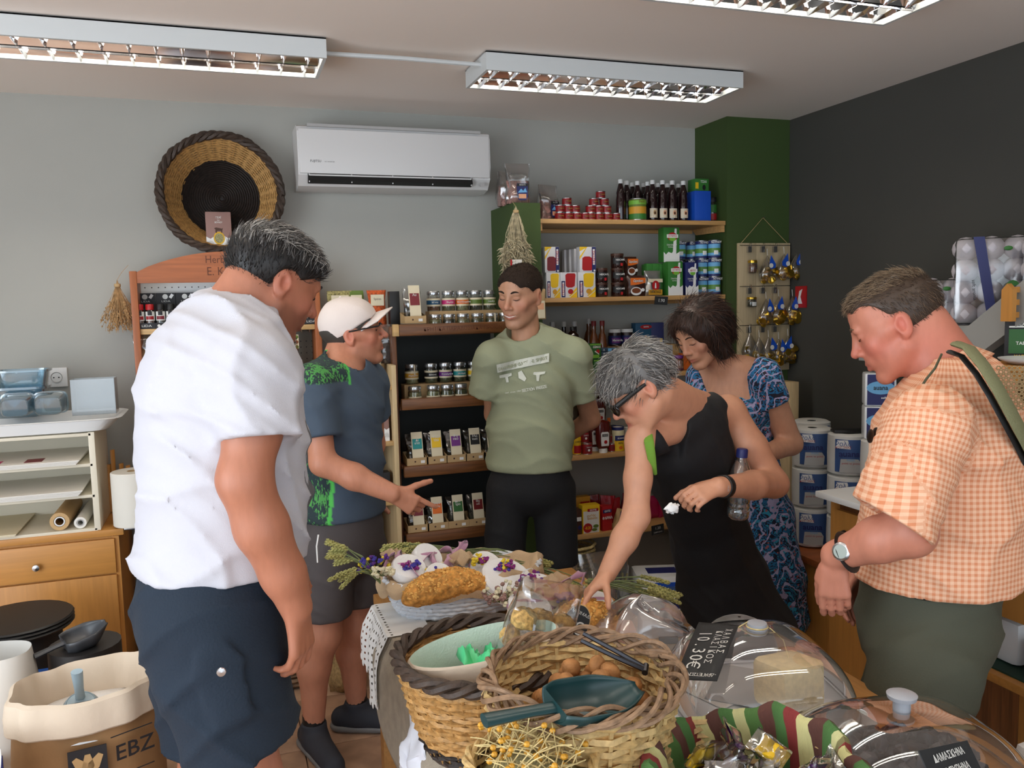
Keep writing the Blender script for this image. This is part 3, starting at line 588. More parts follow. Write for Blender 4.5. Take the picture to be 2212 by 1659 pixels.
txt('1.20', .014, 'chalk', o, (0, -.0022, .008), bold=.004); txt('ΣΙΜΙΓΔΑΛΙ', .007, 'chalk', o, (0, -.0022, -.014), bold=.004)
# ---------------------------------------------------------------- woven baskets
mat('wicker_tan', (176, 134, 78), .6, var=(90, .3), bump=(200, .3)); mat('wicker_pale', (196, 166, 112), .6, var=(80, .28), bump=(200, .3)); mat('wicker_dark', (62, 48, 38), .6, var=(80, .35), bump=(200, .3))
mat('wicker_black', (34, 26, 22), .55, var=(90, .4), bump=(200, .3)); mat('wicker_white', (222, 226, 232), .5, bump=(200, .2)); mat('willow', (136, 108, 82), .6, var=(70, .3), bump=(180, .3)); mat('straw', (206, 186, 130), .7, var=(90, .3))
def weave(prof, rows, N, amp, tr, flat=1., sx=1., sy=1., n=4, seed=0, jit=0.):
    """rows of wicker in and out of N stakes; prof(t) -> (radius, z)"""
    b = MB(); rnd = random.Random(seed); K_ = N*2
    for j in range(rows):
        t = (j+.5)/rows; r, z = prof(t); pts = []; off = rnd.uniform(-jit, jit)
        for i in range(K_):
            a = 2*PI*i/K_; rr = r+amp*math.cos(a*N/2+PI*j)+off
            pts.append((rr*math.cos(a)*sx, rr*math.sin(a)*sy, z+rnd.uniform(-jit, jit)))
        b.tube(pts, tr*rnd.uniform(.85, 1.15), n, closed=True, flat=flat)
    return b
def stakes(prof, N, tr, sx=1., sy=1.):
    b = MB()
    for i in range(N):
        a = 2*PI*i/N; b.tube([(prof(t)[0]*math.cos(a)*sx, prof(t)[0]*math.sin(a)*sy, prof(t)[1]) for t in (0, .33, .66, 1)], tr, 4)
    return b
def braid(R_, z, tr, tw, strands=3, sx=1., sy=1., sp=None, seed=0, wob=0., K_=120):
    """twisted rim of thick strands"""
    b = MB(); rnd = random.Random(seed); sp = sp or tr*1.1
    for s in range(strands):
        pts = []
        for i in range(K_):
            a = 2*PI*i/K_; ph = tw*a+2*PI*s/strands
            r = R_+sp*math.cos(ph)+wob*math.sin(5*a+s); zz = z+sp*math.sin(ph)+wob*math.cos(4*a+2*s)
            pts.append((r*math.cos(a)*sx, r*math.sin(a)*sy, zz))
        b.tube(pts, tr, 6, closed=True)
    return b
def spiral(r0, r1, turns, z, tr, K_=36, n=4):
    return MB().tube([(lambda a, r: (r*math.cos(a), r*math.sin(a), z))(2*PI*i/K_, r0+(r1-r0)*i/(turns*K_)) for i in range(int(turns*K_)+1)], tr, n)
# wall basket
wb = empty('wall_basket', (.024, 3.998, 2.095), rot=(PI/2-.06, 0, 0)); T(wb, 'round wicker basket hung on the wall, dark bottom and tan sides', 'basket')
pf = lambda t: (.165+.078*t, .012+.12*t)
weave(pf, 22, 30, .003, .0042, 1, n=4, seed=3).ob('side_weave', 'wicker_tan', wb)
stakes(pf, 30, .0035).ob('stake', 'wicker_tan', wb)
spiral(.008, .172, 17, .014, .0058).ob('bottom_weave', 'wicker_black', wb); MB().lathe([(0, .003), (.18, .003), (.18, .008), (0, .008)], n=28).ob('bottom_disc', 'wicker_black', wb)
braid(.248, .135, .011, 14, 3, sp=.0095, seed=2, wob=.002).ob('braided_rim', 'wicker_dark', wb)
mat('mauve', (150, 116, 108), .6)
def goat_bag(p, w, h, label, rz=0, rot=None, d=.05):
    o = MB().cbox((0, 0, h/2), (w, d, h), .004).ob('paper_bag', 'mauve', None, p, rz, rot); T(o, label, 'bag')
    k = [('q', [(-.5, 0), (.5, 0), (.5, .34), (.34, .3), (.2, .36), (.1, .4), (-.1, .4), (-.2, .34), (-.34, .28), (-.5, .34)], 'white'), ('e', 0, .3, .22, .12*w/h*2.2, 'gold'), ('e', 0, .3, .17, .09*w/h*2.2, 'herb_pale'),
         ('q', [(-.14, .46), (-.13, .52), (-.18, .56), (-.1, .58), (.12, .55), (.16, .57), (.13, .5), (.13, .44), (.09, .44), (.08, .49), (-.07, .49), (-.08, .44), (-.12, .44)], 'brown'),
         ('t', 'ΤΣΑΪ', 0, .84, .045, 'chalk'), ('t', 'του', 0, .77, .03, 'chalk'), ('t', 'ΒΟΥΝΟΥ', 0, .71, .04, 'chalk', 0, .8), ('p', -.1, .06, .16, .06, 'green')]
    deco(o, k, w, h, -d/2)
    for s_ in (-1, 1):
        for r_ in range(3):
            MB().tube([(s_*w*.34+w*(.05+.04*r_)*math.cos(a*PI/6), -d/2-.004, h*.1+h*(.05+.035*r_)*math.sin(a*PI/6)) for a in range(7)], .0007, 3).ob('printed_ridge', 'lightgrey', o)
    return o
goat_bag((at(475, 540, 3.90).x, 3.905, 1.862), .106, .165, 'mauve tea bag with goat picture standing in the wall basket', rot=(-.1, 0, .02), d=.04)

# ---------------------------------------------------------------- wooden spice display on the left
ds = empty('spice_display', (.03, 3.99, 0)); T(ds, 'tall orange wood spice display with arched carved header', 'display stand')
W = .765
for s in (-1, 1): MB().cbox((s*(W/2-.012), -.1, .885), (.028, .19, 1.77), .004).ob('side_post', 'orangewood', ds)
arch = [(-W/2+.026, 1.72), (W/2-.026, 1.72)] + [((W/2-.026)*(1-2*t), 1.765+.085*math.sin(PI*t)**.8) for t in [i/16 for i in range(17)]]
MB().prism(arch, .02, c=(0, -.19, 0)).ob('header_board', 'orangewood_x', ds)
mat('carved', (96, 48, 22), .6)
txt('Herbs & Spices', .032, 'carved', ds, (.03, -.1908, 1.815), rot=(PI/2, 0, 0), sx=.85); txt('E. Kalogeraki', .036, 'carved', ds, (.03, -.1908, 1.765), sx=.85)
mat('pegwhite', (224, 226, 226), .5); mat('peggrey', (116, 114, 104), .6)
MB().box((0, -.03, 1.63), (W-.05, .008, .2)).ob('upper_pegboard', 'pegwhite', ds); MB().box((0, -.03, .83), (W-.05, .008, 1.36)).ob('lower_pegboard', 'peggrey', ds)
hm = MB().lathe([(0, 0), (.0035, 0)], n=6, ax=Matrix.Rotation(PI/2, 3, 'X'))
hb = MB()
for i in range(26): hb.lathe([(0, 0), (.003, 0)], c=(-.34+i*.0272, -.0345, 1.705), n=6, ax=Matrix.Rotation(PI/2, 3, 'X'))
for i in range(8):
    for j in range(12): hb.lathe([(0, 0), (.003, 0)], c=(.18+i*.025, -.0345, 1.45-j*.027), n=6, ax=Matrix.Rotation(PI/2, 3, 'X'))
o = hb.ob('peg_holes', 'dark', ds); o['kind'] = 'stuff'
for z in (1.53, .95): MB().cbox((0, -.1, z-.012), (W-.05, .16, .024), .004).ob('shelf_board', 'pine', ds)
for x, z, t in ((-.3, 1.5, 0), (.02, 1.72, 1), (.3, 1.5, 0), (.335, 1.5, 0)): MB().tube([(x, -.03, z), (x, -.16, z-.005), (x, -.175, z+.02)] if not t else [(x, -.19, z+.03), (x, -.195, z-.08), (x, -.2, z-.1)], .0022, 5).ob('wire_hook', 'steel', ds)
zs = 1.5305
l0 = {}
def lida(px, cap, label, Y=3.86, jars=2, band='can_red'):
    x = X_(px, 690, Y-.04); w = .08
    e = empty('spice_carton', (x, Y, zs)); T(e, label, 'display box', 'black spice display cartons')
    b = MB().box((0, 0, .0115), (w, .1, .023)); b.ob('tray', 'ink', e); MB().box((0, .049, .075), (w, .003, .15)).ob('back_card', 'ink', e)
    MB().prism([(.011*math.cos(a*PI/8), .011*math.sin(a*PI/8)) for a in range(16)], .0006, c=(-.002, .0468, .134)).ob('logo_disc', 'chalk', e)
    MB().box((.023, .0465, .136), (.012, .0006, .019), rot=Euler((0, .6, 0))).ob('price_sticker', 'white', e)
    txt('LIDA', .008, 'chalk', e, (0, .0466, .114), sx=1.5); txt('LIDA', .0095, 'chalk', e, (.006, -.0512, .0115), sx=1.4); MB().prism([(.006*math.cos(a*PI/8), .006*math.sin(a*PI/8)) for a in range(16)], .0006, c=(-.027, -.0508, .0115)).ob('logo_disc', 'chalk', e)
    for i in range(jars):
        lab = '%s %s-capped shaker in the carton %s' % (('left', 'right')[i], 'red' if cap == 'red' else 'black', label.split(' carton ')[1])
        p = (x-.02+.04*i, Y-.026, zs+.0235); key = (cap, band)
        if key in l0: T(clone(l0[key], p), lab, 'shaker', 'spice shakers'); continue
        j = empty('spice_shaker', p); T(j, lab, 'shaker', 'spice shakers'); l0[key] = j; r = .0175
        MB().lathe([(0, 0), (r, 0), (r, .046), (r*.8, .056)], n=14).ob('glass_body', 'glass', j); MB().lathe([(0, .002), (r*.92, .002), (r*.92, .044), (0, .046)], n=12).ob('spice', 'herb_dark' if cap != 'red' else 'herb_red', j)
        MB().lathe([(0, .055), (r*.95, .055), (r*.95, .076), (r*.85, .079), (0, .079)], n=14).ob('cap', cap, j)
        curved(j, r, .08, [(.12, .6, 'chalk', 1.6), (.4, .6, 'ink', .5), (.18, .36, band, .9)], [])
lida(313, 'red', 'black spice carton farthest left, shakers with red caps'); lida(358, 'black', 'black spice carton second from the left', band='maroon'); lida(401, 'black', 'black spice carton in the middle behind the shoulder')
lida(444, 'red', 'black spice carton with red-capped shakers beside the man\'s neck'); lida(487, 'black', 'black spice carton behind the man\'s neck', band='maroon'); lida(530, 'black', 'black spice carton mostly hidden behind the man\'s ear', band='maroon')
lida(668, 'black', 'black spice carton at the right end with a yellow label', band='yellow')
mat('dried_mush', (160, 130, 90), .9, var=(50, .5)); mat('dried_dark', (52, 44, 40), .9, var=(60, .5))
def hangbag(p, w, h, content, label, head=None, rz=0):
    e = empty('hanging_bag', p, rz); T(e, label, 'bag', 'bags hanging on the spice display')
    pouch(w, .06, h, 31, wob=.008).ob('clear_bag', 'film', e)
    pouch(w*.85, .05, h*.7, 33, wob=.006).ob('contents', content, e)
    if head:
        MB().cbox((0, -.004, h*.94), (w*.98, .008, .062), .002).ob('header_card', 'cream', e); MB().prism([(.016*math.cos(a*PI/8), .012*math.sin(a*PI/8)) for a in range(16)], .001, c=(.004, -.0095, h*.94-.018)).ob('printed_oval', 'coffee_brown', e)
        txt('Rock Tea', .008, 'brown', e, (0, -.0095, h*.94+.016)); txt('Black Tea', .008, 'brown', e, (0, -.0095, h*.94+.003))
        for s_ in (-1, 1):
            for k in range(3): MB().blob((s_*w*.4, -.008, h*.94-.024+.022*k), (.008, .0012, .008), 6, 4).ob('printed_flower', 'coffee_brown' if k % 2 else 'olive', e)
hangbag((at(322, 830, 3.82).x, 3.84, at(322, 826, 3.82).z), .10, .2, 'dried_mush', 'clear bag of dried mushrooms hanging at the left of the spice display')
hangbag((at(625, 810, 3.82).x, 3.84, at(625, 830, 3.82).z), .10, .2, 'dried_dark', 'bag of dark tea with flowered card hanging below the man\'s chin', True)

# ---------------------------------------------------------------- dried bunches
def bunch(name, label, p, n, L_, spread, m, seed, knot=.03, curl=.02, seedm=None, heads=0, r=.0014, pw=1.35):
    rnd = random.Random(seed); e = empty(name, p); T(e, label, 'dried bunch')
    b = MB(); hd = MB()
    for i in range(n):
        a = rnd.uniform(0, 2*PI); q = math.sqrt(rnd.random()); l = L_*rnd.uniform(.7, 1.05); ex = spread*q*math.cos(a); ey = spread*.45*q*math.sin(a)
        pts = []
        for k in range(7):
            t = k/6; w = t**pw
            pts.append((ex*w+rnd.uniform(-1, 1)*curl*t*.5, ey*w+rnd.uniform(-1, 1)*curl*t*.4-.02, -l*t))
        b.tube(pts, [r*1.2]*5+[r, r*.7], 3)
        for k in range(heads):
            t = rnd.uniform(.55, 1.); j = min(5, int(t*6)); q_ = Vector(pts[j]).lerp(Vector(pts[j+1]), t*6-j)
            d = Vector((rnd.uniform(-1, 1), rnd.uniform(-1, 1), rnd.uniform(-1, .2)))*curl*.9
            if seedm == 'pod': hd.blob(q_+d*.3, (.0028, .0028, .004), 5, 4)
            else: hd.tube([q_, q_+d*.6+Vector((0, 0, .003)), q_+d], [r*1.6, r*2.2, r*.6], 3)
    o = b.ob('stems', m, e); o['kind'] = 'stuff'
    if heads: o = hd.ob('seed_heads' if seedm == 'pod' else 'dry_leaves', m, e); o['kind'] = 'stuff'
    MB().lathe([(.011, -.03), (.013, -.028), (.013, -.018), (.011, -.016)], n=12, c=(0, -.02, 0)).ob('twine_knot', 'kraft', e)
    return e
mat('dry_flower', (176, 140, 96), .9, var=(60, .35)); mat('dry_oregano', (182, 170, 140), .9, var=(60, .4))
o = bunch('dried_flowers', 'dried flower bunch hanging head down left of the spice display', at(254, 605, 3.92), 150, .215, .085, 'dry_flower', 4, curl=.012, seedm='pod', heads=4, r=.0009)
MB().tube([(0, -.02, 0), (.02, -.03, .03), (.05, -.05, .06)], .001, 4).ob('string', 'kraft', o)
o = bunch('dried_oregano', 'dried oregano bunch hanging on the green partition', at(1111, 447, 3.62), 190, .34, .07, 'dry_oregano', 8, curl=.035, heads=8, r=.0013, pw=.75)
MB().tube([(0, -.02, 0), (.0, .03, .03)], .001, 4).ob('string', 'kraft', o)
tg = MB().box((0, 0, 0), (.055, .002, .12)).ob('paper_tag', 'paper', o, (-.02, -.065, -.30)); MB().box((-.024, -.002, 0), (.008, .002, .12)).ob('tag_border', 'red', tg); txt('ΡΙΓΑΝΗ', .007, 'ink', tg, (.004, -.003, .03)); MB().blob((.004, -.002, -.012), (.01, .001, .006)).ob('tag_leaf', 'ink', tg)
# herb card hanging right of the young man's head
hc = empty('herb_card', (at(1165, 640, 3.6).x, 3.63, at(1165, 690, 3.6).z)); T(hc, 'kraft card bag of herbs hanging on a string behind the young man', 'bag')
pouch(.085, .03, .14, 55, wob=.003).ob('card_bag', 'kraft', hc); MB().box((.005, -.02, .045), (.05, .002, .08)).ob('paper_label', 'cream', hc); MB().box((.005, -.0212, .06), (.04, .001, .03)).ob('printed_panel', 'peach', hc)
MB().tube([(-.03, 0, .13), (-.035, .0, .26), (.025, 0, .13)], .0012, 4).ob('string', 'kraft', hc)

# ---------------------------------------------------------------- herb shelf unit
hu = empty('herb_shelf', (.985, 3.75, 0)); T(hu, 'dark herb shelving of thick brown boards with carved top edge', 'shelf unit')
mat('shelf_back', (58, 60, 58), .7); wood('lipwood', (120, 76, 40), .4, .4, 0, 6)
MB().box((0, .22, .76), (.54, .012, 1.5)).ob('back_panel', 'shelf_back', hu)
MB().cbox((-.285, .03, .755), (.022, .36, 1.51), .003).ob('side_panel', 'brownwood_up', hu)
TOP = {1: 1.485, 2: 1.162, 3: .865, 4: .565}
for k, z in TOP.items():
    MB().box((0, .02, z-.008+(.036 if k > 2 else 0)), (.545, .36, .016)).ob('board', 'brownwood', hu)
    MB().cbox((0, -.19, z+.012), (.545, .026, .05), .008).ob('front_lip', 'lipwood', hu)
MB().cbox((-.285, -.19, 1.497), (.026, .028, .052), .003).ob('corner_block', 'pine', hu)
MB().box((0, .0, .03), (.545, .34, .06)).ob('plinth', 'brownwood', hu)
txt('ΚΡΗΤΙΚΑ ΠΑΡΑΔΟΣΙΑΚΑ ΠΡΟΪΟΝΤΑ', .017, 'carved', hu, (.03, -.2036, 1.497), sx=.95)
def jx(px, py, Y): return X_(px, py, Y)
def rowd(data, py, Y, z, r, h, where, small=False):
    for i, (px, c, ct, nm, name) in enumerate(data):
        bands = [(.24, .64, 'cream'), (.33, .54, c)] if not small else [(.08, .46, 'cream'), (.08, .18, c)]
        jar('herb jar with %s label, %s' % (nm, where % ORD[i]), (jx(px, py, Y), Y, z), r, h, ct, bands, [(name, .435, .085, 'chalk', .9)] if name else (), 'jarlid', 'herb jars', seal=(small and i == 4) or (not small and py > 700 and i == 0))
boxp('jar_riser', 'low cardboard step under the upper jars of the top board', 'riser', (1.06, 3.72, 1.4855), (.36, .08, .088), 'kraft')
boxp('jar_riser', 'low cardboard step under the upper jars of the second board', 'riser', (.975, 3.72, 1.1625), (.44, .08, .085), 'kraft')
rowd(((936, 'tealblue', 'herb_red', 'blue', 'Μέντα'), (968, 'pink', 'herb_green', 'pink', 'Θυμάρι'), (998, 'orange', 'herb_pale', 'orange', 'Μαντζουράνα'), (1027, 'olive', 'herb_dark', 'dark green', ''), (1057, 'olive', 'herb_green', 'green', 'Λουίζα')), 650, 3.72, 1.574, .0305, .09, '%s from left, upper row of the top board')
rowd(((940, 'tealblue', 'herb_pale', 'cream and blue', ''), (970, 'pink', 'herb_dark', 'cream and pink', ''), (1000, 'orange', 'herb_pale', 'cream and orange', ''), (1031, 'olive', 'herb_green', 'plain cream', ''), (1062, 'olive', 'herb_green', 'sealed cream', ''), (1090, 'olive', 'herb_green', 'cream', '')), 690, 3.635, 1.4855, .0295, .075, '%s from left, lower row of the top board', True)
rowd(((889, 'mustard', 'herb_pale', 'yellow', 'Χαμομήλι'), (931, 'black', 'herb_green', 'black', 'Βότανα'), (962, 'purple', 'herb_green', 'purple', 'Φασκόμηλο'), (993, 'teal', 'herb_green', 'teal', 'Δίκταμο'), (1024, 'yellow', 'herb_pale', 'bright yellow', '')), 805, 3.72, 1.248, .0305, .09, '%s from left, upper row of the second board')
rowd(((896, 'yellow', 'herb_pale', 'cream and yellow', ''), (936, 'cream', 'herb_pale', 'blank cream', ''), (966, 'purple', 'herb_green', 'cream and purple', ''), (996, 'teal', 'herb_green', 'cream and teal', '')), 850, 3.63, 1.1625, .03, .082, '%s from left, lower row of the second board', True)
def packet(pxa, pya, z, col, words, label, Y=3.60, w=.082, rz=0, tray=True, h=.125):
    x = X_(pxa, pya, Y)
    e = empty('herb_packet', (x, Y+.012, z+.006), rot=(-.16, 0, rz)); T(e, label, 'packet', 'herb packets with paper strips')
    pouch(w, .055, h, int(pxa), wob=.005, pinch=.9).ob('clear_bag', 'film', e); pouch(w*.86, .042, h*.66, int(pxa)+1, wob=.003).ob('herbs', 'herb_dark', e)
    o = MB().box((.006, -.034, h*.56), (.05, .002, h*.98), rot=Euler((-.08, 0, 0))).ob('paper_strip', 'cream', e)
    MB().box((.006, -.0358, h*.63), (.042, .001, h*.36), rot=Euler((-.08, 0, 0))).ob('colour_panel', col, e)
    for k, s in enumerate(words): txt(s, .0105 if len(words) > 2 else .013, 'chalk', e, (.006, -.0372+.0008*k, h*(.63+.062*(len(words)-1))-h*.105*k), bold=.012)
    txt('ΒΟΤΑΝΑ', .004, 'grey', e, (.006, -.0362, h*.2))
    if tray:
        t = empty('kraft_tray', (x, Y+.012, z)); T(t, 'kraft tray under the '+label, 'tray', 'kraft trays of the herb packets')
        b = MB(); tw = w+.012; b.box((0, 0, .0015), (tw, .09, .003)); b.box((0, -.052, .016), (tw, .003, .032)); b.box((0, .045, .024), (tw, .003, .048)); b.ob('tray_body', 'kraft', t)
        for s_ in (-1, 1): MB().prism([(-.052, 0), (.045, 0), (.045, .048), (-.052, .032)], .002, rot=Euler((0, 0, PI/2)), c=(s_*tw/2+.001, 0, 0)).ob('tray_side', 'kraft', t)
        MB().box((.022, -.0545, .014), (.018, .001, .012)).ob('price_label', 'white', t); MB().blob((-.012, -.0536, .016), (.004, .001, .004), 8, 5).ob('logo', 'brown', t)
packet(898, 980, .903, 'teal', ('Δί', 'κτα', 'μο'), 'herb packet with teal panel on the third board'); packet(939, 975, .903, 'yellow', ('Τσάι', 'του', 'Βου', 'νού'), 'herb packet with yellow panel on the third board')
packet(981, 970, .903, 'purple', ('Φα', 'σκό', 'μη', 'λο'), 'herb packet with purple panel on the third board'); packet(1022, 965, .903, 'black', ('Μεί', 'γμα', 'Βου'), 'herb packet with black panel on the third board'); packet(1060, 960, .903, 'olive', ('Λου', 'ΐζα'), 'herb packet half hidden behind the young man on the third board')
packet(900, 1130, .603, 'maroon', ('Σα', 'μπού', 'κος'), 'herb packet with crimson panel at the pointing hand'); packet(941, 1120, .603, 'orange', ('Μαν', 'τζου', 'ρά', 'να'), 'herb packet with orange panel on the lowest board')
packet(986, 1115, .603, 'teagreen', ('Δεν', 'τρο', 'λίβ', 'ανο'), 'herb packet with dark green panel on the lowest board'); packet(1029, 1105, .603, 'darkred', ('Θυ', 'μά', 'ρι'), 'herb packet with dark red panel on the lowest board')
packet(893, 680, 1.524, 'maroon', ('Λυ', '', 'ος'), 'herb packet with crimson strip at the left of the top board', Y=3.63, h=.15)
for i, (px, py, z) in enumerate(((880, 905, .95), (908, 913, .945), (952, 910, .946), (993, 905, .95), (1032, 903, .95))):
    o = MB().prism([(-.035, 0), (.035, 0), (.035, .05), (.02, .07), (-.02, .07), (-.035, .05)], .002).ob('header_card', mat('darkcard', (66, 60, 52), .8), None, (X_(px, py, 3.9), 3.88, z-.04)); T(o, '%s dim card from the left standing behind the packets of the third board' % ORD[i], 'card', 'dim header cards')
    MB().blob((0, -.001, .045), (.014, .001, .014), 10, 5).ob('card_seal', 'black', o)
    MB().box((0, .001, -.02), (.07, .002, .05)).ob('card_foot', 'darkcard', o)

# ---------------------------------------------------------------- narrow pine rack behind the man in the cap
nr = empty('pine_rack', (.565, 3.72, 0)); T(nr, 'narrow pale pine rack between spice display and herb shelf', 'shelf unit')
for x in (-.135, .115): MB().cbox((x, 0, .675), (.02, .38, 1.35), .002).ob('upright', 'pine_up', nr)
for z in (1.262, 1.02, .76, .50, .2): MB().cbox((-.01, 0, z-.009), (.23, .37, .018), .002).ob('rack_shelf', 'pine', nr)
MB().box((-.015, .185, .675), (.24, .008, 1.35)).ob('rack_back', 'shelf_back', nr)
mat('relish', (130, 120, 60), .5, var=(60, .3))
for i, (x, z, Y) in enumerate(((.60, 1.2625, 3.60), (.53, 1.2625, 3.60), (.61, 1.3365, 3.61), (.54, 1.3365, 3.61))):
    jar('preserve jar with green lid, %s of the four behind the man in the cap' % ('lower right', 'lower left', 'upper right', 'upper left')[i], (x, Y, z), .031, .073, 'relish', [(.08, .68, 'cream', 1.2)], [('ΤΟΥΡΣΙ', .5, .06, 'grey'), ('ΚΡΗΤΗΣ', .36, .06, 'maroon')], 'olive', 'preserve jars with green lids', name='preserve_jar')
goat_bag((.615, 3.60, 1.0205), .085, .165, 'mauve tea box with white mountains on the pine rack', d=.08)
o = boxp('black_packet', 'black packet with white mountain print on the lower rack shelf', 'packet', (.62, 3.60, .7605), (.07, .06, .12), 'ink', [('p', 0, .62, .6, .2, 'lightgrey'), ('q', [(-.3, .3), (-.1, .44), (.1, .34), (.3, .46), (.3, .26), (-.3, .26)], 'chalk')])
# packets on the narrow rack's top level, over the display
mat('mixspice', (150, 140, 90), .8, var=(110, .7)); mat('mixorange', (190, 84, 36), .8, var=(110, .5))
for i, (px, py, c, w, lab) in enumerate(((735, 660, 'mixspice', .11, 'spice mix bag with speckled green print behind the cap'), (770, 655, 'olive', .07, 'olive green spice bag just above the cap'), (815, 655, 'mixorange', .085, 'orange spice bag with cream label above the cap brim'))):
    o = pouch(w, .04, .17, 60+i, wob=.004).ob('spice_bag', c, None, (X_(px, py, 3.80), 3.815, 1.505)); T(o, lab, 'bag', 'spice bags hanging above the cap')
    MB().box((0, -.02, .125), (w*.7, .003, .05)).ob('bag_label', 'cream', o); txt('Spices', .01, 'brown', o, (0, -.0225, .13))
nb = MB().cbox((.555, 3.82, 1.495), (.26, .14, .018), .003).ob('wall_shelf', 'brownwood'); T(nb, 'short brown shelf holding the spice bags behind the cap', 'shelf')
o = pouch(.075, .05, .17, 71, wob=.006).ob('berry_bag', 'film', None, (.665, 3.66, 1.352)); T(o, 'clear bag of dark dried berries beside the cap brim', 'bag'); pouch(.066, .042, .11, 72, wob=.004).ob('berries', 'dried_dark', o)
boxp('black_box', 'upright black box left of the crimson herb packet', 'box', (X_(850, 640, 3.75), 3.75, 1.512), (.045, .05, .155), 'black')
# ---------------------------------------------------------------- beech cabinet and paper trays on the left
cb = empty('beech_cabinet', (-.84, 3.72, 0)); T(cb, 'beech cabinet with drawer and doors under the paper trays', 'cabinet')
CX0, CX1 = -1.35+.84, -.405+.84
MB().box((-.04, 0, .38), (.90, .43, .74)).ob('carcass', 'beech', cb); MB().cbox((-.035, -.005, .757), (.94, .46, .026), .004).ob('cabinet_top', 'beech_x', cb)
MB().box((.405, 0, .37), (.02, .44, .74)).ob('side_panel', 'beech', cb)
for i in range(2):
    x = .17-.475*i
    d = MB().cbox((x, -.224, .665), (.46, .018, .135), .003).ob('drawer_front', 'beech_x', cb)
    MB().lathe([(.0, -.024), (.012, -.022), (.014, -.016), (.006, -.008), (.006, 0)], n=16, ax=Matrix.Rotation(-PI/2, 3, 'X')).ob('knob', 'steel', d, (x-.04, -.233, .655))
    d = MB().cbox((x, -.224, .32), (.46, .018, .54), .003).ob('door', 'beech', cb)
    MB().lathe([(.0, -.024), (.012, -.022), (.014, -.016), (.006, -.008), (.006, 0)], n=16, ax=Matrix.Rotation(-PI/2, 3, 'X')).ob('knob', 'steel', d, (x-.19, -.233, .50))
mat('traycream', (224, 216, 196), .5); mat('plasticwhite', (236, 238, 238), .3)
tu = empty('paper_tray_unit', (-.84, 3.66, .771)); T(tu, 'cream paper tray unit with three open levels on the beech cabinet', 'tray unit')
for x in (.345, -.40): MB().cbox((x, 0, .19), (.022, .34, .38), .002).ob('side_wall', 'traycream', tu)
for z in (.004, .135, .255, .372): MB().cbox((-.03, 0, z), (.75, .34, .012), .002).ob('level', 'traycream', tu)
MB().box((-.03, .166, .19), (.74, .008, .38)).ob('unit_back', 'traycream', tu)
for i, (z, n, nm) in enumerate(((.142, 5, 'plain white wrapping sheets on the middle tray'), (.262, 4, 'printed glossy sheets on the upper tray'), (.011, 2, 'large kraft sheets on the bottom tray'))):
    for k in range(n):
        o = MB().box((0, 0, 0), (.66 if i < 2 else .46, .35, .0035)).ob('paper_sheet', ('paper', 'paper', 'cream')[i], None, (-.88+.003*k-(.12 if i == 2 else 0), 3.645-.004*k, .771+z+.003+k*.0045), rz=.006*k)
        T(o, '%s sheet from the bottom, %s' % (ORD[k], nm), 'paper', nm)
        if i == 1 and k == 3: 
            for q in range(4): MB().box((-.25+.14*q, -.1, .002), (.06, .08, .0006)).ob('print', ('red', 'mustard', 'pink', 'maroon')[q], o)
for i, (x, z, r, m, c, nm) in enumerate(((-.625, .79, .034, 'tan', 'white', 'wide tan roll with white core in the bottom tray'), (-.555, .80, .022, 'paper', 'lightgrey', 'thin white roll beside the tan one in the bottom tray'))):
    o = MB().lathe([(r*.55, -.16), (r, -.16), (r, .16), (r*.55, .16), (r*.55, -.16)], n=20, ax=Matrix.Rotation(PI/2, 3, 'X')).ob('wrap_roll', m, None, (x, 3.66, .7825+r)); T(o, nm, 'roll', 'wrapping rolls')
    MB().lathe([(r*.42, -.162), (r*.6, -.162), (r*.6, .16), (r*.42, .16)], n=16, ax=Matrix.Rotation(PI/2, 3, 'X')).ob('core', c, o)
ld_ = empty('plastic_tray', (-.80, 3.66, 1.152)); T(ld_, 'shallow white plastic tray lying on the paper tray unit', 'tray')
def lid_f(u, v):
    a = 2*PI*u; c, s = math.cos(a), math.sin(a); k = lambda q: math.copysign(abs(q)**.25, q)
    pr_ = [(0, 0), (.85, 0), (.9, .003), (1.0, .045), (1.03, .047), (1.0, .05), (.97, .045), (.87, .008), (0, .006)]
    j = min(len(pr_)-1, int(round(v*(len(pr_)-1)))); r, z = pr_[j]
    return (.40*r*k(c), .19*r*k(s), z)
MB().surf(lid_f, 48, 8, cu=True).ob('tray_shell', 'plasticwhite', ld_)
clear('bluetub', (206, 228, 238), .12, .08, .10); clear('milky', (240, 244, 246), .08, .2, .16)
def tubshape(w, d, h, tap=.82, m='bluetub'):
    b = MB()
    def f(u, v):
        a = 2*PI*u; c, s = math.cos(a), math.sin(a); k = lambda q: math.copysign(abs(q)**.45, q)
        pr_ = [(.0, .0), (tap*.9, 0), (tap, .06), (.97, .9), (1.06, .92), (1.06, 1), (.96, 1), (tap*.94, .08), (0, .05)]
        j = min(8, int(round(v*8))); r, z = pr_[j]; return (w/2*r*k(c), d/2*r*k(s), z*h)
    return b.surf(f, 32, 8, cu=True)
for i, px in enumerate((30, 103)):
    p = at(px, 912, 3.56); o = tubshape(.115, .085, .078).ob('storage_tub', 'bluetub', None, (p.x, 3.60, 1.205+.0), rot=(-PI/2+.12, 0, 0)); o.location = (p.x, 3.585, 1.204+.045)
    T(o, 'small clear bluish food tub tipped on its side, %s one' % ('left', 'right')[i], 'tub', 'clear food tubs')
o = tubshape(.21, .15, .12).ob('storage_bin', 'bluetub', None, (at(42, 860, 3.75).x, 3.75, 1.2)); T(o, 'larger bluish clear bin behind the two small tubs', 'bin')
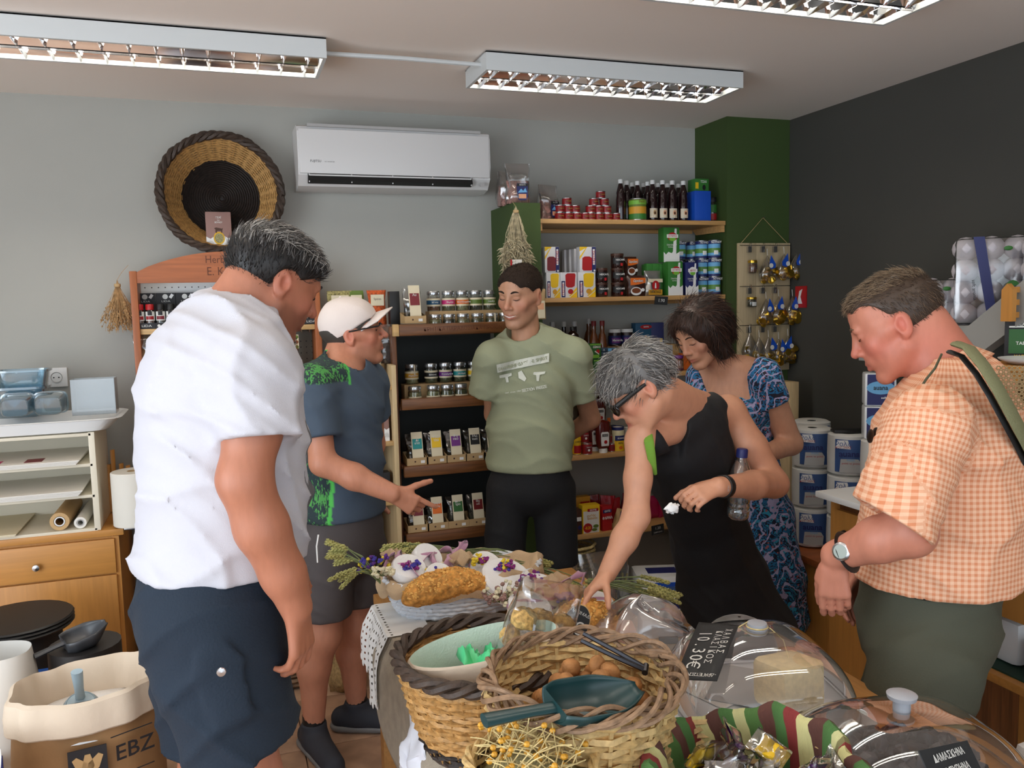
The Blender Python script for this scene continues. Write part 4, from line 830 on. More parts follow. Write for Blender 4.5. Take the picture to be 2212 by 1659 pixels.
o = tubshape(.19, .13, .10).ob('storage_bin', 'bluetub', None, (at(42, 800, 3.75).x+.01, 3.755, 1.285)); T(o, 'greyish clear bin stacked on the larger bin', 'bin')
b = MB(); b.box((0, -.045, .07), (.155, .003, .14)); b.box((0, .045, .07), (.155, .003, .14)); b.box((-.077, 0, .07), (.003, .09, .14)); b.box((.077, 0, .07), (.003, .09, .14)); b.box((0, 0, .002), (.155, .09, .004))
o = b.ob('clear_box', 'milky', None, (at(205, 900, 3.62).x, 3.66, 1.204)); T(o, 'square milky clear box at the right end of the white tray', 'box')
# paper roll with bracket
pr_ = empty('paper_roll', (-.362, 3.52, .776)); T(pr_, 'thick white paper roll standing at the cabinet corner', 'paper roll')
mat('rollpaper', (226, 222, 212), .8, bump=(90, .1))
MB().lathe([(.022, .0), (.078, .0), (.081, .003), (.081, .207), (.078, .21), (.022, .21), (.022, 0)], n=32).ob('roll', 'rollpaper', pr_); MB().lathe([(.019, 0), (.022, 0), (.022, .21), (.019, .21), (.019, 0)], n=16).ob('core', 'kraft', pr_)
br = MB().cbox((-.33, 3.52, .771), (.14, .12, .008), .002).ob('roll_bracket', 'steel'); T(br, 'grey metal plate under the white paper roll', 'bracket')
cl_ = MB().surf(lambda u, v: (-.285+.012*math.sin(v*9), 3.46+u*.12, .765-v*.24+.006*math.sin(u*14)), 10, 12).ob('tea_towel', mat('towel', (196, 192, 180), .9, var=(26, .3)), None); T(cl_, 'crumpled grey checked towel hanging below the paper roll', 'towel')
cl_.modifiers.new('thick', 'SOLIDIFY').thickness = .004
o = empty('bamboo_scoop_rack', (at(243, 1010, 3.75).x, 3.78, .775)); T(o, 'small bamboo holder behind the white paper roll', 'holder')
for i, (x, h_) in enumerate(((-.05, .18), (-.015, .2), (.0, .26), (.03, .2), (.055, .19))): MB().tube([(x, .0, 0), (x, 0, h_)], .011, 8, flat=.5).ob('bamboo_piece', 'beech', o)

# ---------------------------------------------------------------- floor items at the left
mat('burlap', (170, 140, 94), .95, var=(90, .3), bump=(320, .8)); mat('kraftsack', (150, 112, 72), .8, var=(12, .12), bump=(30, .3)); mat('clothwhite', (226, 222, 218), .9, bump=(26, .5)); mat('clothcream', (214, 196, 174), .9, bump=(30, .5)); mat('sugar', (244, 244, 244), .6, bump=(200, .3))
bs = empty('burlap_sack', (-.23, 3.60, 0)); T(bs, 'fringed burlap sack on the floor behind the man in white', 'sack')
MB().surf(lambda u, v: ((.13+.03*math.sin(PI*v)-.05*v+.006*math.sin(6*PI*u*2))*math.cos(2*PI*u), (.12+.03*math.sin(PI*v)-.04*v)*math.sin(2*PI*u), .03+v*.24), 30, 10, cu=True).ob('sack_body', 'burlap', bs)
fr = MB(); rnd = random.Random(3)
for i in range(140):
    a = 2*PI*i/140; r = .142; fr.tube([(r*math.cos(a), r*.93*math.sin(a), .09), ((r+.012)*math.cos(a), (r+.012)*.93*math.sin(a), .05), ((r+rnd.uniform(.0, .03))*math.cos(a), (r+.01)*.93*math.sin(a), .004)], .0022, 3)
o = fr.ob('fringe', 'straw', bs); o['kind'] = 'stuff'
MB().lathe([(0, .25), (.07, .262), (.09, .265)], n=20).ob('sack_filling', 'herb_pale', bs)
# paper sack with scoop
sk = empty('flour_sack', (-.385, 2.34, 0)); T(sk, 'brown paper sack of white sugar with rolled cloth rim and printed letters', 'sack')
def sq(u, r, e=.75):
    a = 2*PI*u; c, s = math.cos(a), math.sin(a); return (r*math.copysign(abs(c)**e, c), r*.92*math.copysign(abs(s)**e, s))
def sackf(u, v):
    r = .165+.012*math.sin(PI*v)+.004*math.sin(14*PI*u+3*v)+.004*math.sin(6*PI*u-5*v); x, y = sq(u, r); return (x, y, v*.62)
MB().surf(sackf, 48, 12, cu=True).ob('sack_body', 'kraftsack', sk)
def rimf(u, v):
    t = v*2*PI; w = .006*math.sin(4*PI*u+1)+.003*math.sin(10*PI*u)
    prof = [(.176, .575), (.181, .58), (.182, .62), (.176, .655), (.166, .662), (.156, .65), (.15, .61), (.148, .565)]
    j = min(7, int(round(v*7))); r, z = prof[j]; x, y = sq(u, r+.004*math.sin(22*PI*u)); return (x, y, z+w*(1 if 1 < j < 7 else .4)+(.012*math.sin(2*PI*u+2.2)))
MB().surf(rimf, 64, 7, cu=True).ob('rolled_rim', 'clothcream', sk)
MB().lathe([(0, .575), (.08, .57), (.15, .56), (.155, .555)], n=28).ob('sugar', 'sugar', sk)
lg = empty('sack_print', (0, 0, 0)); lg.parent = sk; lg.rotation_euler = (0, 0, .17)
MB().box((-.01, -.18, .505), (.085, .003, .1)).ob('logo_square', 'ink', lg); txt('EBZ', .04, 'ink', lg, (.095, -.176, .525), rot=(PI/2, 0, .3), bold=.01)
for s_ in (-1, 0, 1): MB().prism([(0, -.03), (.014, 0), (.006, .03), (-.006, .03), (-.014, 0)], .002, rot=Euler((0, s_*.6, 0)), c=(-.01+s_*.012, -.1835, .51)).ob('logo_leaf', 'tan', lg)
for z in (.572, .47): MB().box((.09, -.1775, z), (.1, .002, .002), rot=Euler((0, 0, .3))).ob('print_line', 'ink', lg)
mat('scoopblue', (146, 166, 176), .35); mat('scoopgreen', (24, 58, 60), .35)
def scoop(name, label, M4, m, L_=.13, W_=.075, hl=.12):
    e = empty(name); e.matrix_world = M4; T(e, label, 'scoop')
    def bowl(u, v):     # open half-round trough, closed at the back
        t = v; w = W_/2*(1-.75*max(0, (t-.55)/.45)**1.6)*(.75+.25*min(1, t*6)); a = PI*u
        return (-w*math.cos(a), t*L_, -w*.85*math.sin(a)*(1-.6*max(0, (t-.6)/.4)**2))
    o = MB().surf(bowl, 14, 14).ob('bowl', m, e); mo = o.modifiers.new('thick', 'SOLIDIFY'); mo.thickness = .003
    MB().surf(lambda u, v: (-W_/2*.75*math.cos(PI*u)*v, .0, -W_/2*.75*.85*math.sin(PI*u)*v), 14, 3).ob('bowl_back', m, e)
    MB().tube([(0, .004, -.012), (0, -hl*.35, -.012), (0, -hl, -.014)], [.012, .011, .014], 10, flat=.6).ob('handle', m, e)
    return e
scoop('sugar_scoop', 'pale blue-grey scoop stuck in the sugar sack', Matrix.Translation((-.40, 2.33, .60)) @ Euler((-.95, .0, .12)).to_matrix().to_4x4() @ Matrix.Rotation(PI, 4, 'Y'), 'scoopblue', .13, .085, .12)
# white sack at the lower left edge
ws = empty('white_sack', (-.70, 1.98, 0)); T(ws, 'white cloth sack with open flared rim at the lower left edge', 'sack')
MB().surf(lambda u, v: ((.15+.05*v**3+.008*math.sin(10*PI*u+4*v))*math.cos(2*PI*u), (.15+.05*v**3+.008*math.sin(10*PI*u+4*v))*math.sin(2*PI*u), v*(.60+.03*math.sin(4*PI*u))), 48, 12, cu=True).ob('sack_body', 'clothwhite', ws)
MB().lathe([(0, .47), (.15, .46)], n=24).ob('wheat_filling', 'peach', ws)
wq = empty('white_sack', (-.72, 2.62, 0)); T(wq, 'white paper sack standing behind the open cloth sack', 'sack')
MB().surf(lambda u, v: (sq(u, .17+.01*math.sin(PI*v)-.05*max(0, v-.7))[0], sq(u, .14-.25*max(0, v-.75)**1.2)[1], v*.66), 40, 10, cu=True).ob('sack_body', 'paper', wq); MB().box((.05, -.148, .4), (.1, .004, .05)).ob('print', 'navy', wq)
bg = pouch(.2, .12, .5, 91, wob=.01).ob('blue_bag', mat('bluebag', (30, 96, 190), .4), None, (-.56, 2.86, 0)); T(bg, 'blue and white bag between the sacks', 'bag')
dt = empty('lid_stack', (-.70, 3.10, 0)); T(dt, 'stack of round black lids in front of the beech cabinet', 'lids')
MB().lathe([(0, 0), (.13, 0), (.13, .56), (0, .56)], n=24).ob('bin', 'dark', dt)
for k in range(3): MB().lathe([(0, .561+.012*k), (.165, .561+.012*k), (.17, .567+.012*k), (.165, .572+.012*k), (0, .572+.012*k)], n=28).ob('lid', 'black', dt)
o = scoop('black_scoop', 'round dark grey scoop behind the sugar sack', Matrix.Translation((-.49, 2.66, .655)) @ Euler((.2, 0, -1.2)).to_matrix().to_4x4(), mat('scoopdark', (62, 64, 68), .4), .12, .12, .08)
MB().lathe([(0, 0), (.10, 0), (.10, .62), (0, .62)], n=20).ob('scoop_bin', 'dark', None, (-.44, 2.70, 0))['label'] = 'dark round bin behind the sugar sack'; bpy.data.objects['scoop_bin']['category'] = 'bin'

# ---------------------------------------------------------------- capsule rack on the pillar
cr_ = empty('capsule_rack', (2.655, 3.697, 0)); T(cr_, 'pale wooden board with metal clips hung on the green pillar', 'rack')
wood('palewood', (196, 176, 140), .12, .6, 2, 5)
for i in range(3): MB().cbox((-.092+.105*i-.012, -.012, 1.55), (.1035, .018, .66), .002).ob('plank', 'palewood', cr_)
for z in (1.868, 1.66, 1.46): MB().tube([(-.15, -.024, z), (.16, -.024, z)], .0018, 4).ob('wire', 'steel', cr_)
MB().tube([(-.15, -.02, 1.87), (0, -.006, 2.01), (.15, -.02, 1.87)], .0016, 4).ob('hanging_cord', 'kraft', cr_); MB().tube([(0, 0, 2.01), (0, -.02, 2.012)], .003, 6).ob('nail', 'steel', cr_)
for z in (1.865, 1.655, 1.455):
    for x in (-.1, -.02, .055):
        c_ = MB().box((x, -.03, z-.018), (.02, .016, .03)).ob('clip', 'steel', cr_); MB().tube([(x-.006, -.04, z-.004), (x-.004, -.044, z+.012), (x+.004, -.044, z+.012), (x+.006, -.04, z-.004)], .0014, 4).ob('clip_lever', 'chrome', c_)
cap_me = MB().lathe([(0, 0), (.0125, .0), (.0165, .018), (.0185, .019), (.0185, .021), (.0, .022)], n=12).mesh('capsule')
bagm = None
def capbag(p, n, label, seed, tag=True):
    rnd = random.Random(seed); e = empty('capsule_bag', p); T(e, label, 'bag', 'net bags of gold capsules')
    def f(u, v):
        r = .045*math.sin(min(1, v*1.25)*PI*.5)*(1-.25*max(0, v-.75)/.25)*(.8+.2*v)+.001; a = 2*PI*u
        return (r*math.cos(a)*1.1, r*.75*math.sin(a), -.13*v)
    MB().surf(f, 14, 8, cu=True).ob('clear_bag', 'film', e)
    for i in range(n):
        a = rnd.uniform(0, 6.28); q = math.sqrt(rnd.random())*.03
        ob('capsule', cap_me, 'gold', e, (q*math.cos(a), q*.6*math.sin(a)-.008, -.075-.05*rnd.random()), rot=(rnd.uniform(0, 6), rnd.uniform(0, 6), 0))
    if tag:
        MB().prism([(0, 0), (.02, -.05), (.014, -.068), (-.014, -.068), (-.02, -.05)], .002, rot=Euler((0, rnd.uniform(-.3, .3), 0)), c=(0, -.03, .0)).ob('blue_tag', 'blue', e)
        MB().prism([(.012*math.cos(a*PI/7), .012*math.sin(a*PI/7)-.052) for a in range(14)], .001, c=(0, -.0325, 0)).ob('tag_seal', 'chalk', e)
    MB().tube([(0, 0, .0), (.004, .01, .035)], .0015, 4).ob('tie', 'chalk', e)
for i, (px, py, n, s_) in enumerate(((1658, 552, 12, 1), (1694, 548, 14, 2), (1722, 545, 12, 3), (1655, 645, 14, 4), (1682, 640, 12, 5), (1712, 640, 12, 6), (1660, 728, 14, 7), (1682, 732, 11, 8), (1702, 725, 14, 9))):
    p = at(px, py, 3.64); capbag(p, n, 'gold capsule bag with blue tag, %s from left, %s row of the rack' % (ORD[i % 3], ('upper', 'middle', 'lower')[i//3]), s_)
for i, (px, py) in enumerate(((1620, 718), (1640, 728))): capbag(at(px, py, 3.645), 3, '%s untagged clear bag above the dark-haired woman\'s shoulder' % ('left', 'right')[i], 20+i, False)
p = at(1627, 590, 3.65); jar('small jar of dried herbs on the capsule rack', (p.x, 3.655, p.z), .024, .065, 'herb_red', [], (), 'gold', name='rack_jar')
p = at(1625, 663, 3.65); jar('small dark jar with white label on the capsule rack', (p.x, 3.655, p.z), .026, .05, 'herb_dark', [(.1, .5, 'chalk', .5)], (), 'gold', name='rack_jar')

# ---------------------------------------------------------------- right wall: plank, platform, kitchen rolls
pl = empty('leaning_plank', (2.67, 3.5, 0)); T(pl, 'tall pine board leaning beside the green pillar', 'plank')
MB().cbox((0, 0, .59), (.05, .11, 1.18), .003).ob('board', 'pine_up', pl); MB().lathe([(0, 0), (.006, 0)], n=8, ax=Matrix.Rotation(PI/2, 3, 'X')).ob('knot', 'brown', pl, (-.01, -.0565, .93))
pf_ = empty('low_platform', (2.56, 3.0, 0)); T(pf_, 'low wooden platform carrying the kitchen rolls', 'platform')
MB().cbox((.02, 0, .455), (.46, .84, .03), .004).ob('platform_top', 'orangewood_x', pf_); MB().box((.02, .0, .22), (.43, .82, .44)).ob('platform_body', 'beech', pf_)
mat('rollwhite', (226, 226, 222), .8, bump=(60, .4)); mat('rollblue', (66, 96, 150), .4)
r0_ = {}
def kroll(p, rz, label, printed=True):
    k = printed
    if k in r0_: return T(clone(r0_[k], p, rz), label, 'paper roll', 'kitchen rolls')
    e = empty('kitchen_roll', p, rz); T(e, label, 'paper roll', 'kitchen rolls'); r0_[k] = e
    MB().lathe([(.02, .005), (.07, .0), (.086, .01), (.088, .09), (.086, .172), (.07, .18), (.02, .176)], n=28).ob('roll', 'rollwhite', e)
    if printed:
        MB().lathe([(.0885, .02), (.0887, .09), (.0885, .16)], n=12, a0=-PI/2-.75, a1=-PI/2+.75).ob('blue_wrap', 'rollblue', e)
        t = MB().prism([(-.05, .125), (-.042, .158), (.0, .158), (.012, .12)], .001, c=(-.012, -.0905, 0)).ob('wrap_flash', 'white', e)
        txt('Ρολό', .02, 'rollblue', e, (-.03, -.0918, .142)); txt('ΚΟΥΖΙΝΑΣ', .009, 'red', e, (-.03, -.0918, .128)); txt('auana', .026, 'navy', e, (-.006, -.092, .1), bold=.02)
        MB().prism([(-.045, .02), (.038, .02), (.042, .06), (.03, .078), (-.04, .078)], .001, c=(0, -.0905, 0)).ob('wrap_picture', 'lightgrey', e); txt('point to point', .009, 'red', e, (0, -.092, .06)); txt('maxi', .012, 'sky', e, (.0, -.092, .075))
    return e
yaw_ = lambda x, y: math.atan2(-x, y)
for r_, nm in enumerate(('bottom', 'middle', 'top')):
    z = .4715+.181*r_
    kroll((2.50, 3.10, z), -.55, 'printed kitchen roll, %s of the front stack on the platform' % nm)
    kroll((2.53, 2.90, z), -.62, 'printed kitchen roll, %s of the stack behind the man in orange' % nm)
    kroll((2.64, 3.28, z), -.3, 'kitchen roll, %s of the stack against the leaning plank' % nm, r_ == 2)
kroll((2.53, 2.70, .4715), -.6, 'kitchen roll, bottom of the stack farthest right', False); kroll((2.53, 2.70, .6525), -.6, 'kitchen roll, second of the stack farthest right', False); kroll((2.53, 2.70, .8335), -.6, 'kitchen roll, third of the stack farthest right', False)
def auana(p, rz, label):
    o = boxp('tissue_pack', label, 'pack', p, (.12, .1, .135), 'plasticwhite', [('p', 0, .5, .84, .92, 'navy'), ('e', 0, .56, .44, .2, 'sky'), ('t', 'auana', 0, .56, .14, 'ink', 0, .9), ('t', 'soft', .1, .26, .07, 'white')], rz, 'blue tissue packs', .01)
auana((2.53, 2.73, 1.0146), -.62, 'lower blue tissue pack on the rolls by the man in orange'); auana((2.53, 2.73, 1.1506), -.62, 'upper blue tissue pack at the chin of the man in orange')
o = boxp('black_tray', 'flat black tray lying on the kitchen rolls', 'tray', (2.53, 2.90, 1.0146), (.14, .06, .012), 'black', (), -.4)

# stair, toilet paper
mat('stair_grey', (150, 150, 146), .7); mat('tp_white', (206, 200, 206), .45, var=(30, .12), bump=(22, .6))
sg = S(MB().prism([(0, 0), (.17, 0), (1.4, .86), (1.4, 1.03)], .05, rot=Euler((0, 0, -PI/2)), c=(2.40, 2.36, 1.36)).ob('stair_stringer', 'stair_grey'), 'grey sloping stringer of a staircase')
st = S(MB().box((2.64, 2.62, 1.36), (.36, .3, .05)).ob('stair_step', 'stair_grey'), 'grey stair tread carrying the toilet paper')
S(MB().box((2.64, 2.32, 1.46), (.36, .3, .05)).ob('stair_step', 'stair_grey'), 'upper grey stair tread')
def tp(p, rz, w, h, label, rows, rot=None, seed=0):
    e = empty('toilet_paper_pack', p, rz, rot); T(e, label, 'pack', 'toilet paper packs')
    rr = h/rows/2
    for i in range(rows):
        for s_ in (-1, 0, 1): MB().blob((s_*w/3, 0, rr+i*2*rr), (w/6*1.12, .055, rr*1.1), 12, 8).ob('roll', 'tp_white', e)
    MB().cbox((0, 0, h/2), (w*.96, .1, h*.98), .02).ob('wrapper', 'film', e)
    MB().prism([(-.04, h), (-.005, h), (.045, 0), (.015, 0)], .002, c=(-.02, -.0575, 0)).ob('navy_stripe', 'navy', e)
    MB().prism([(.03*math.cos(a*PI/8)+w*.27, .05*math.sin(a*PI/8)+h*.34) for a in range(16)], .002, c=(0, -.0595, 0)).ob('green_oval', 'green', e); txt('auana', .02, 'navy', e, (w*.29, -.0625, h*.34), rot=(PI/2, -PI/2+.1, 0), bold=.03); txt('DECO', .012, 'red', e, (w*.2, -.0625, h*.33), rot=(PI/2, PI/2, 0), bold=.02)
    txt('soft aroma', .012, 'ink', e, (-w*.22, -.06, h*.4), rot=(PI/2, PI/2-.1, 0))
    MB().blob((w*.2, -.058, h*.86), (.014, .002, .008), 8, 5).ob('printed_leaf', 'green', e)
tp((2.56, 2.50, 1.386), -.7, .22, .27, 'toilet paper pack with green oval leaning above the man in orange', 3)
tp((2.60, 2.28, 1.486), -.78, .24, .31, 'taller toilet paper pack at the right edge on the stairs', 4, None)
tp((2.64, 2.06, 1.486), -.8, .2, .3, 'toilet paper pack cut by the right edge', 4)
S(MB().box((2.64, 2.02, 1.456), (.36, .3, .05)).ob('stair_step', 'stair_grey'), 'third grey stair tread')
# ---------------------------------------------------------------- counter on the right
ct = empty('counter', (2.26, 1.72, 0)); T(ct, 'wooden counter with white top behind the man in orange', 'counter')
MB().cbox((0.02, 0, .905), (.66, 1.36, .022), .004).ob('counter_top', 'plasticwhite', ct)
MB().box((.04, 0.5, .45), (.54, .3, .88)).ob('cabinet_body', 'brownwood_up', ct); MB().box((.31, -.1, .45), (.03, 1.1, .88)).ob('back_panel', 'beech', ct)
for y in (.66, .36, -.6): MB().box((-.23, y, .447), (.03, .03, .89)).ob('leg', 'beech', ct)
dk = MB().box((-.238, .51, .55), (.016, .27, .6)).ob('cabinet_door', 'beech', ct); MB().lathe([(0, -.03), (.012, -.028), (.014, -.02), (.005, -.01), (.005, 0)], n=12, ax=Matrix.Rotation(PI/2, 3, 'Y')).ob('knob', 'black', dk, (-.246, .58, .78))
MB().cbox((-.22, -.12, .79), (.02, .92, .2), .003).ob('apron', 'beech', ct)
sh_ = MB().cbox((.04, -.12, .50), (.54, .94, .025), .003).ob('lower_shelf', 'beech_x', ct); MB().box((0.0, -.12, .515), (.4, .9, .006)).ob('shelf_mat', mat('matgreen', (24, 56, 44), .7), sh_)
for k in range(9):
    o = MB().box((0, 0, 0), (.26, .3, .011)).ob('paper_ream', 'paper', None, (2.20+.004*(k % 3), 1.50+.003*(k % 2), .5255+k*.0115), rz=.02*((k*7) % 5-2)); T(o, '%s ream from the bottom of the paper pile under the counter' % ORD[k], 'paper', 'reams under the counter')
o = boxp('white_bucket', 'white plastic container on the lower counter shelf', 'container', (2.18, 1.78, .5185), (.14, .12, .13), 'plasticwhite', (), 0, None, .02)
# stand with rack, plate and dark box at the right edge
sd = empty('counter_stand', (2.42, 1.95, .9165)); T(sd, 'pine stand on the counter at the right edge', 'stand')
MB().cbox((0, 0, .45), (.30, .22, .02), .003).ob('stand_top', 'beech_x', sd); 
for x in (-.13, .13): MB().box((x, 0, .22), (.02, .2, .44)).ob('stand_side', 'beech', sd)
o = MB().lathe([(0, .006), (.08, .006), (.10, .016), (.102, .02), (.098, .02), (.07, .002), (0, 0)], n=28).ob('white_plate', 'plasticwhite', None, (2.36, 1.90, .9165+.4605)); T(o, 'white round plate on the pine stand', 'plate')
boxp('tobacco_box', 'dark green box with yellow and white lettering on the stand', 'box', (2.44, 2.0, .9165+.4605), (.12, .05, .13), 'ink', [('p', 0, .86, .8, .04, 'chalk'), ('p', .0, .5, .8, .6, 'teagreen'), ('t', 'CAROB', 0, .92, .07, 'chalk'), ('t', 'TABLETS', 0, .45, .08, 'chalk'), ('t', 'ΧΑΡΟΥΠΙ', .0, .12, .08, 'yellow')], -.85)
rk = empty('wooden_rack', (2.44, 2.0, 1.507)); T(rk, 'small honey-coloured wooden rack at the right edge', 'rack')
for x in (-.08, .08): MB().prism([(-.02, 0), (.02, 0), (.02, .1), (0, .12), (-.02, .1)], .018, rot=Euler((0, 0, PI/2)), c=(x+.01, 0, 0)).ob('rack_end', 'beech', rk)
for z in (.02, .06, .1): MB().box((0, 0, z), (.16, .012, .018)).ob('rack_bar', 'beech_x', rk)
# floor behind the young man: clear bag, straw basket, tissue bale
fb = empty('clear_sack', (1.60, 3.46, 0)); T(fb, 'large clear plastic sack of dry stalks on the floor below the shelves', 'sack')
clear('sackfilm', (236, 238, 236), .2, .1, .10)
pouch(.30, .2, .44, 101, wob=.016).ob('film', 'sackfilm', fb)
b = MB(); rnd = random.Random(5)
for i in range(40): b.tube([(rnd.uniform(-.1, .1), rnd.uniform(-.05, .05), .01), (rnd.uniform(-.12, .12), rnd.uniform(-.06, .06), .34)], .005, 4)
b.ob('dry_stalks', 'herb_pale', fb)
f2 = empty('clear_sack', (1.355, 3.565, 0)); T(f2, 'smaller clear plastic sack at the foot of the green partition', 'sack'); pouch(.18, .13, .34, 103, wob=.012).ob('film', 'sackfilm', f2); pouch(.14, .1, .2, 104, wob=.008).ob('contents', 'herb_green', f2)
sb_ = empty('straw_basket', (1.60, 3.80, 0)); T(sb_, 'straw basket under the lowest shelf', 'basket'); pfb = lambda t: (.09+.03*t, .02+.38*t)
weave(pfb, 16, 18, .003, .008, seed=6).ob('side_weave', 'straw', sb_)
tb = boxp('tissue_bale', 'white tissue bale with blue print on the floor beside the woman in black', 'bale', (1.88, 3.38, 0), (.26, .2, .34), 'plasticwhite', [('p', 0, .62, .6, .12, 'navy'), ('e', .0, .8, .3, .08, 'rollblue'), ('p', .05, .9, .5, .06, 'blue'), ('t', 'Chartino', 0, .72, .08, 'navy')], -.3, None, .02)
MB().box((0, 0, .3405), (.14, .08, .002)).ob('top_print', 'navy', tb)
# basket on floor behind the man in the cap
bk = empty('wicker_basket', (.20, 3.62, 0)); T(bk, 'wicker basket with a white and lime bag behind the man in the cap', 'basket'); pfk = lambda t: (.12+.03*t, .01+.42*t)
weave(pfk, 20, 20, .003, .009, seed=9).ob('side_weave', 'willow', bk)
o = pouch(.18, .12, .3, 111, wob=.008).ob('white_bag', 'plasticwhite', None, (.20, 3.62, .36)); T(o, 'white bag with lime label standing in the wicker basket', 'bag'); MB().box((0, -.06, .17), (.1, .004, .07)).ob('lime_label', 'lime', o)
MB().lathe([(0, .34), (.13, .35)], n=20).ob('basket_filling', 'burlap', bk)
o = pouch(.16, .1, .26, 113, wob=.012).ob('burlap_bag', 'burlap', None, (.42, 3.44, 0)); T(o, 'small fringed burlap bag on the floor between the cap man\'s legs', 'bag')
# ---------------------------------------------------------------- display tables
TZ = .66
wood('tablewood', (186, 134, 76), .2, .5, 1, 5)
def table(name, x0, x1, y0, y1, label, legs):
    e = empty(name, ((x0+x1)/2, (y0+y1)/2, 0)); T(e, label, 'table', 'display tables')
    MB().cbox((0, 0, TZ-.018), (x1-x0, y1-y0, .034), .004).ob('table_top', 'tablewood', e)
    for sx in (-1, 1):
        for sy in (-1, 1): MB().cbox((sx*((x1-x0)/2-.035), sy*((y1-y0)/2-.035), (TZ-.035)/2), (.06, .06, TZ-.035), .004).ob('leg', 'tablewood', e)
    for sx in (-1, 1): MB().box((sx*((x1-x0)/2-.03), 0, TZ-.08), (.02, y1-y0-.12, .09)).ob('apron', 'tablewood', e)
table('display_table', .42, 1.435, .80, 1.995, 'pale wood display table in front, carrying baskets and acrylic domes', 4)
table('display_table', .42, 1.13, 2.005, 2.68, 'pale wood display table at the back, carrying bread and wheat', 4)
mat('linen', (170, 158, 140), .95, var=(30, .12), bump=(420, .7)); mat('lace', (236, 236, 234), .9); mat('linen_beige', (196, 168, 134), .95, bump=(300, .5)); mat('mintcloth', (196, 214, 198), .9, bump=(240, .4))
def cloth(name, label, f, nu, nv, m, th=.003):
    o = MB().surf(f, nu, nv).ob(name, m); o.modifiers.new('thick', 'SOLIDIFY').thickness = th; return T(o, label, 'cloth')
def drape(x, y0, y1, top, drop, wav=.012, k=9):
    """cloth lying on the table and hanging over its left edge at x"""
    def f(u, v):
        y = y0+(y1-y0)*u; L_ = top+drop; s = v*L_
        if s < top: return (x+top-s, y, TZ+.003+.001*math.sin(u*30))
        h = s-top; dr = drop*(.8+.2*math.sin(u*4)); h = min(h, dr+.0*h)
        return (x-.006-.02*min(1, h/.06)-wav*min(1, h/.1)*(1+math.sin(u*k+h*6)), y+.01*math.sin(h*12+u*5), TZ+.003-max(0, h-.004))
    return f
cloth('linen_cloth', 'grey-beige linen cloth hanging over the left table edge', drape(.415, 1.62, 2.57, .2, .30), 60, 22, 'linen')
cloth('linen_cloth', 'long linen cloth hanging down in front of the table leg', drape(.415, 1.18, 1.60, .05, .48, .008, 6), 40, 26, 'linen')
# lace cloth: a net of threads with holes
lc = MB()
def lacef(u, v): 
    p = Vector(drape(.408, 2.28, 2.56, .12, .24, .01, 14)(u, v)); return p+Vector((-.006, 0, .005))
NU, NV = 40, 52
for i in range(NU):
    for j in range(NV):
        if (i % 3 == 1 and j % 3 == 1) and j > 14: continue
        q = [lacef((i+a)/NU, (j+b)/NV) for a, b in ((0, 0), (1, 0), (1, 1), (0, 1))]; lc.add(q, [(0, 1, 2, 3)], True)
for i in range(14): lc.blob(lacef((i+.5)/14, 1)+Vector((0, 0, -.004)), (.003, .011, .011), 8, 5)
o = lc.ob('lace_cloth', 'lace'); T(o, 'white crocheted lace cloth hanging over the table corner', 'cloth')
# white crumpled bags left of the table
o = MB().surf(lambda u, v: (.385-(.055*math.sin(PI*v)**.6*(1+.25*math.sin(9*u*PI)*math.sin(5*v)))*math.sin(PI*u)-.0, 1.74+.17*(u-.5)*(.5+.9*math.sin(PI*min(1, v*.9+.1))), .52-v*.22), 24, 16).ob('white_bag', mat('whitebag', (226, 228, 236), .6, bump=(18, .5)), None); T(o, 'bulging white cloth bag hanging at the table side', 'bag')
o = MB().surf(lambda u, v: (.375-(.035*math.sin(PI*v)+.02*math.sin(17*u+8*v)*v)*math.sin(PI*u), 1.82+.16*(u-.5)+.01*math.sin(20*v), .63-v*.15+.012*math.sin(13*u)), 30, 14).ob('white_bag', 'whitebag', None); T(o, 'crumpled white plastic bag knotted above the bulging one', 'bag')

# ---------------------------------------------------------------- baskets
def basket(name, label, c, R0, R1, h, wall, rim, rows=14, N=30, tr=.006, rtr=.009, tw=10, sx=1., sy=1., bottom='wicker_dark', seed=1, wob=.002, amp=.004, bands=None, strands=3, sp=None):
    e = empty(name, c); T(e, label, 'basket'); p = lambda t: (R0+(R1-R0)*t**.85, .008+(h-.014)*t)
    if bands:
        for t0, t1, m in bands: weave(lambda t: p(t0+(t1-t0)*t), max(2, int(rows*(t1-t0))), N, amp, tr, 1, sx, sy, 4, seed, .0012).ob('side_weave', m, e)
    else: weave(p, rows, N, amp, tr, 1, sx, sy, 4, seed, .0012).ob('side_weave', wall, e)
    stakes(p, N, tr*.7, sx, sy).ob('stake', wall, e); MB().lathe([(0, .0), (R0, 0), (R0, .01), (0, .01)], n=30, sx=sx, sy=sy).ob('basket_base', bottom, e)
    MB().lathe([(p(i/6)[0]-.001, p(i/6)[1]) for i in range(7)], n=36, sx=sx, sy=sy).ob('wall_lining', bottom if not bands else wall, e)
    braid(R1, h, rtr, tw, strands, sx, sy, sp or rtr*1.05, seed, wob).ob('rim', rim, e)
    return e
BZ = TZ+.004
bb = basket('bread_basket', 'large tan wicker basket with dark braided rim and dark foot', (.485, 1.645, BZ), .125, .18, .2, 'wicker_tan', 'wicker_dark', 22, 36, .0048, .0085, 9, bands=((0, .16, 'wicker_black'), (.16, 1, 'wicker_tan')), seed=4)
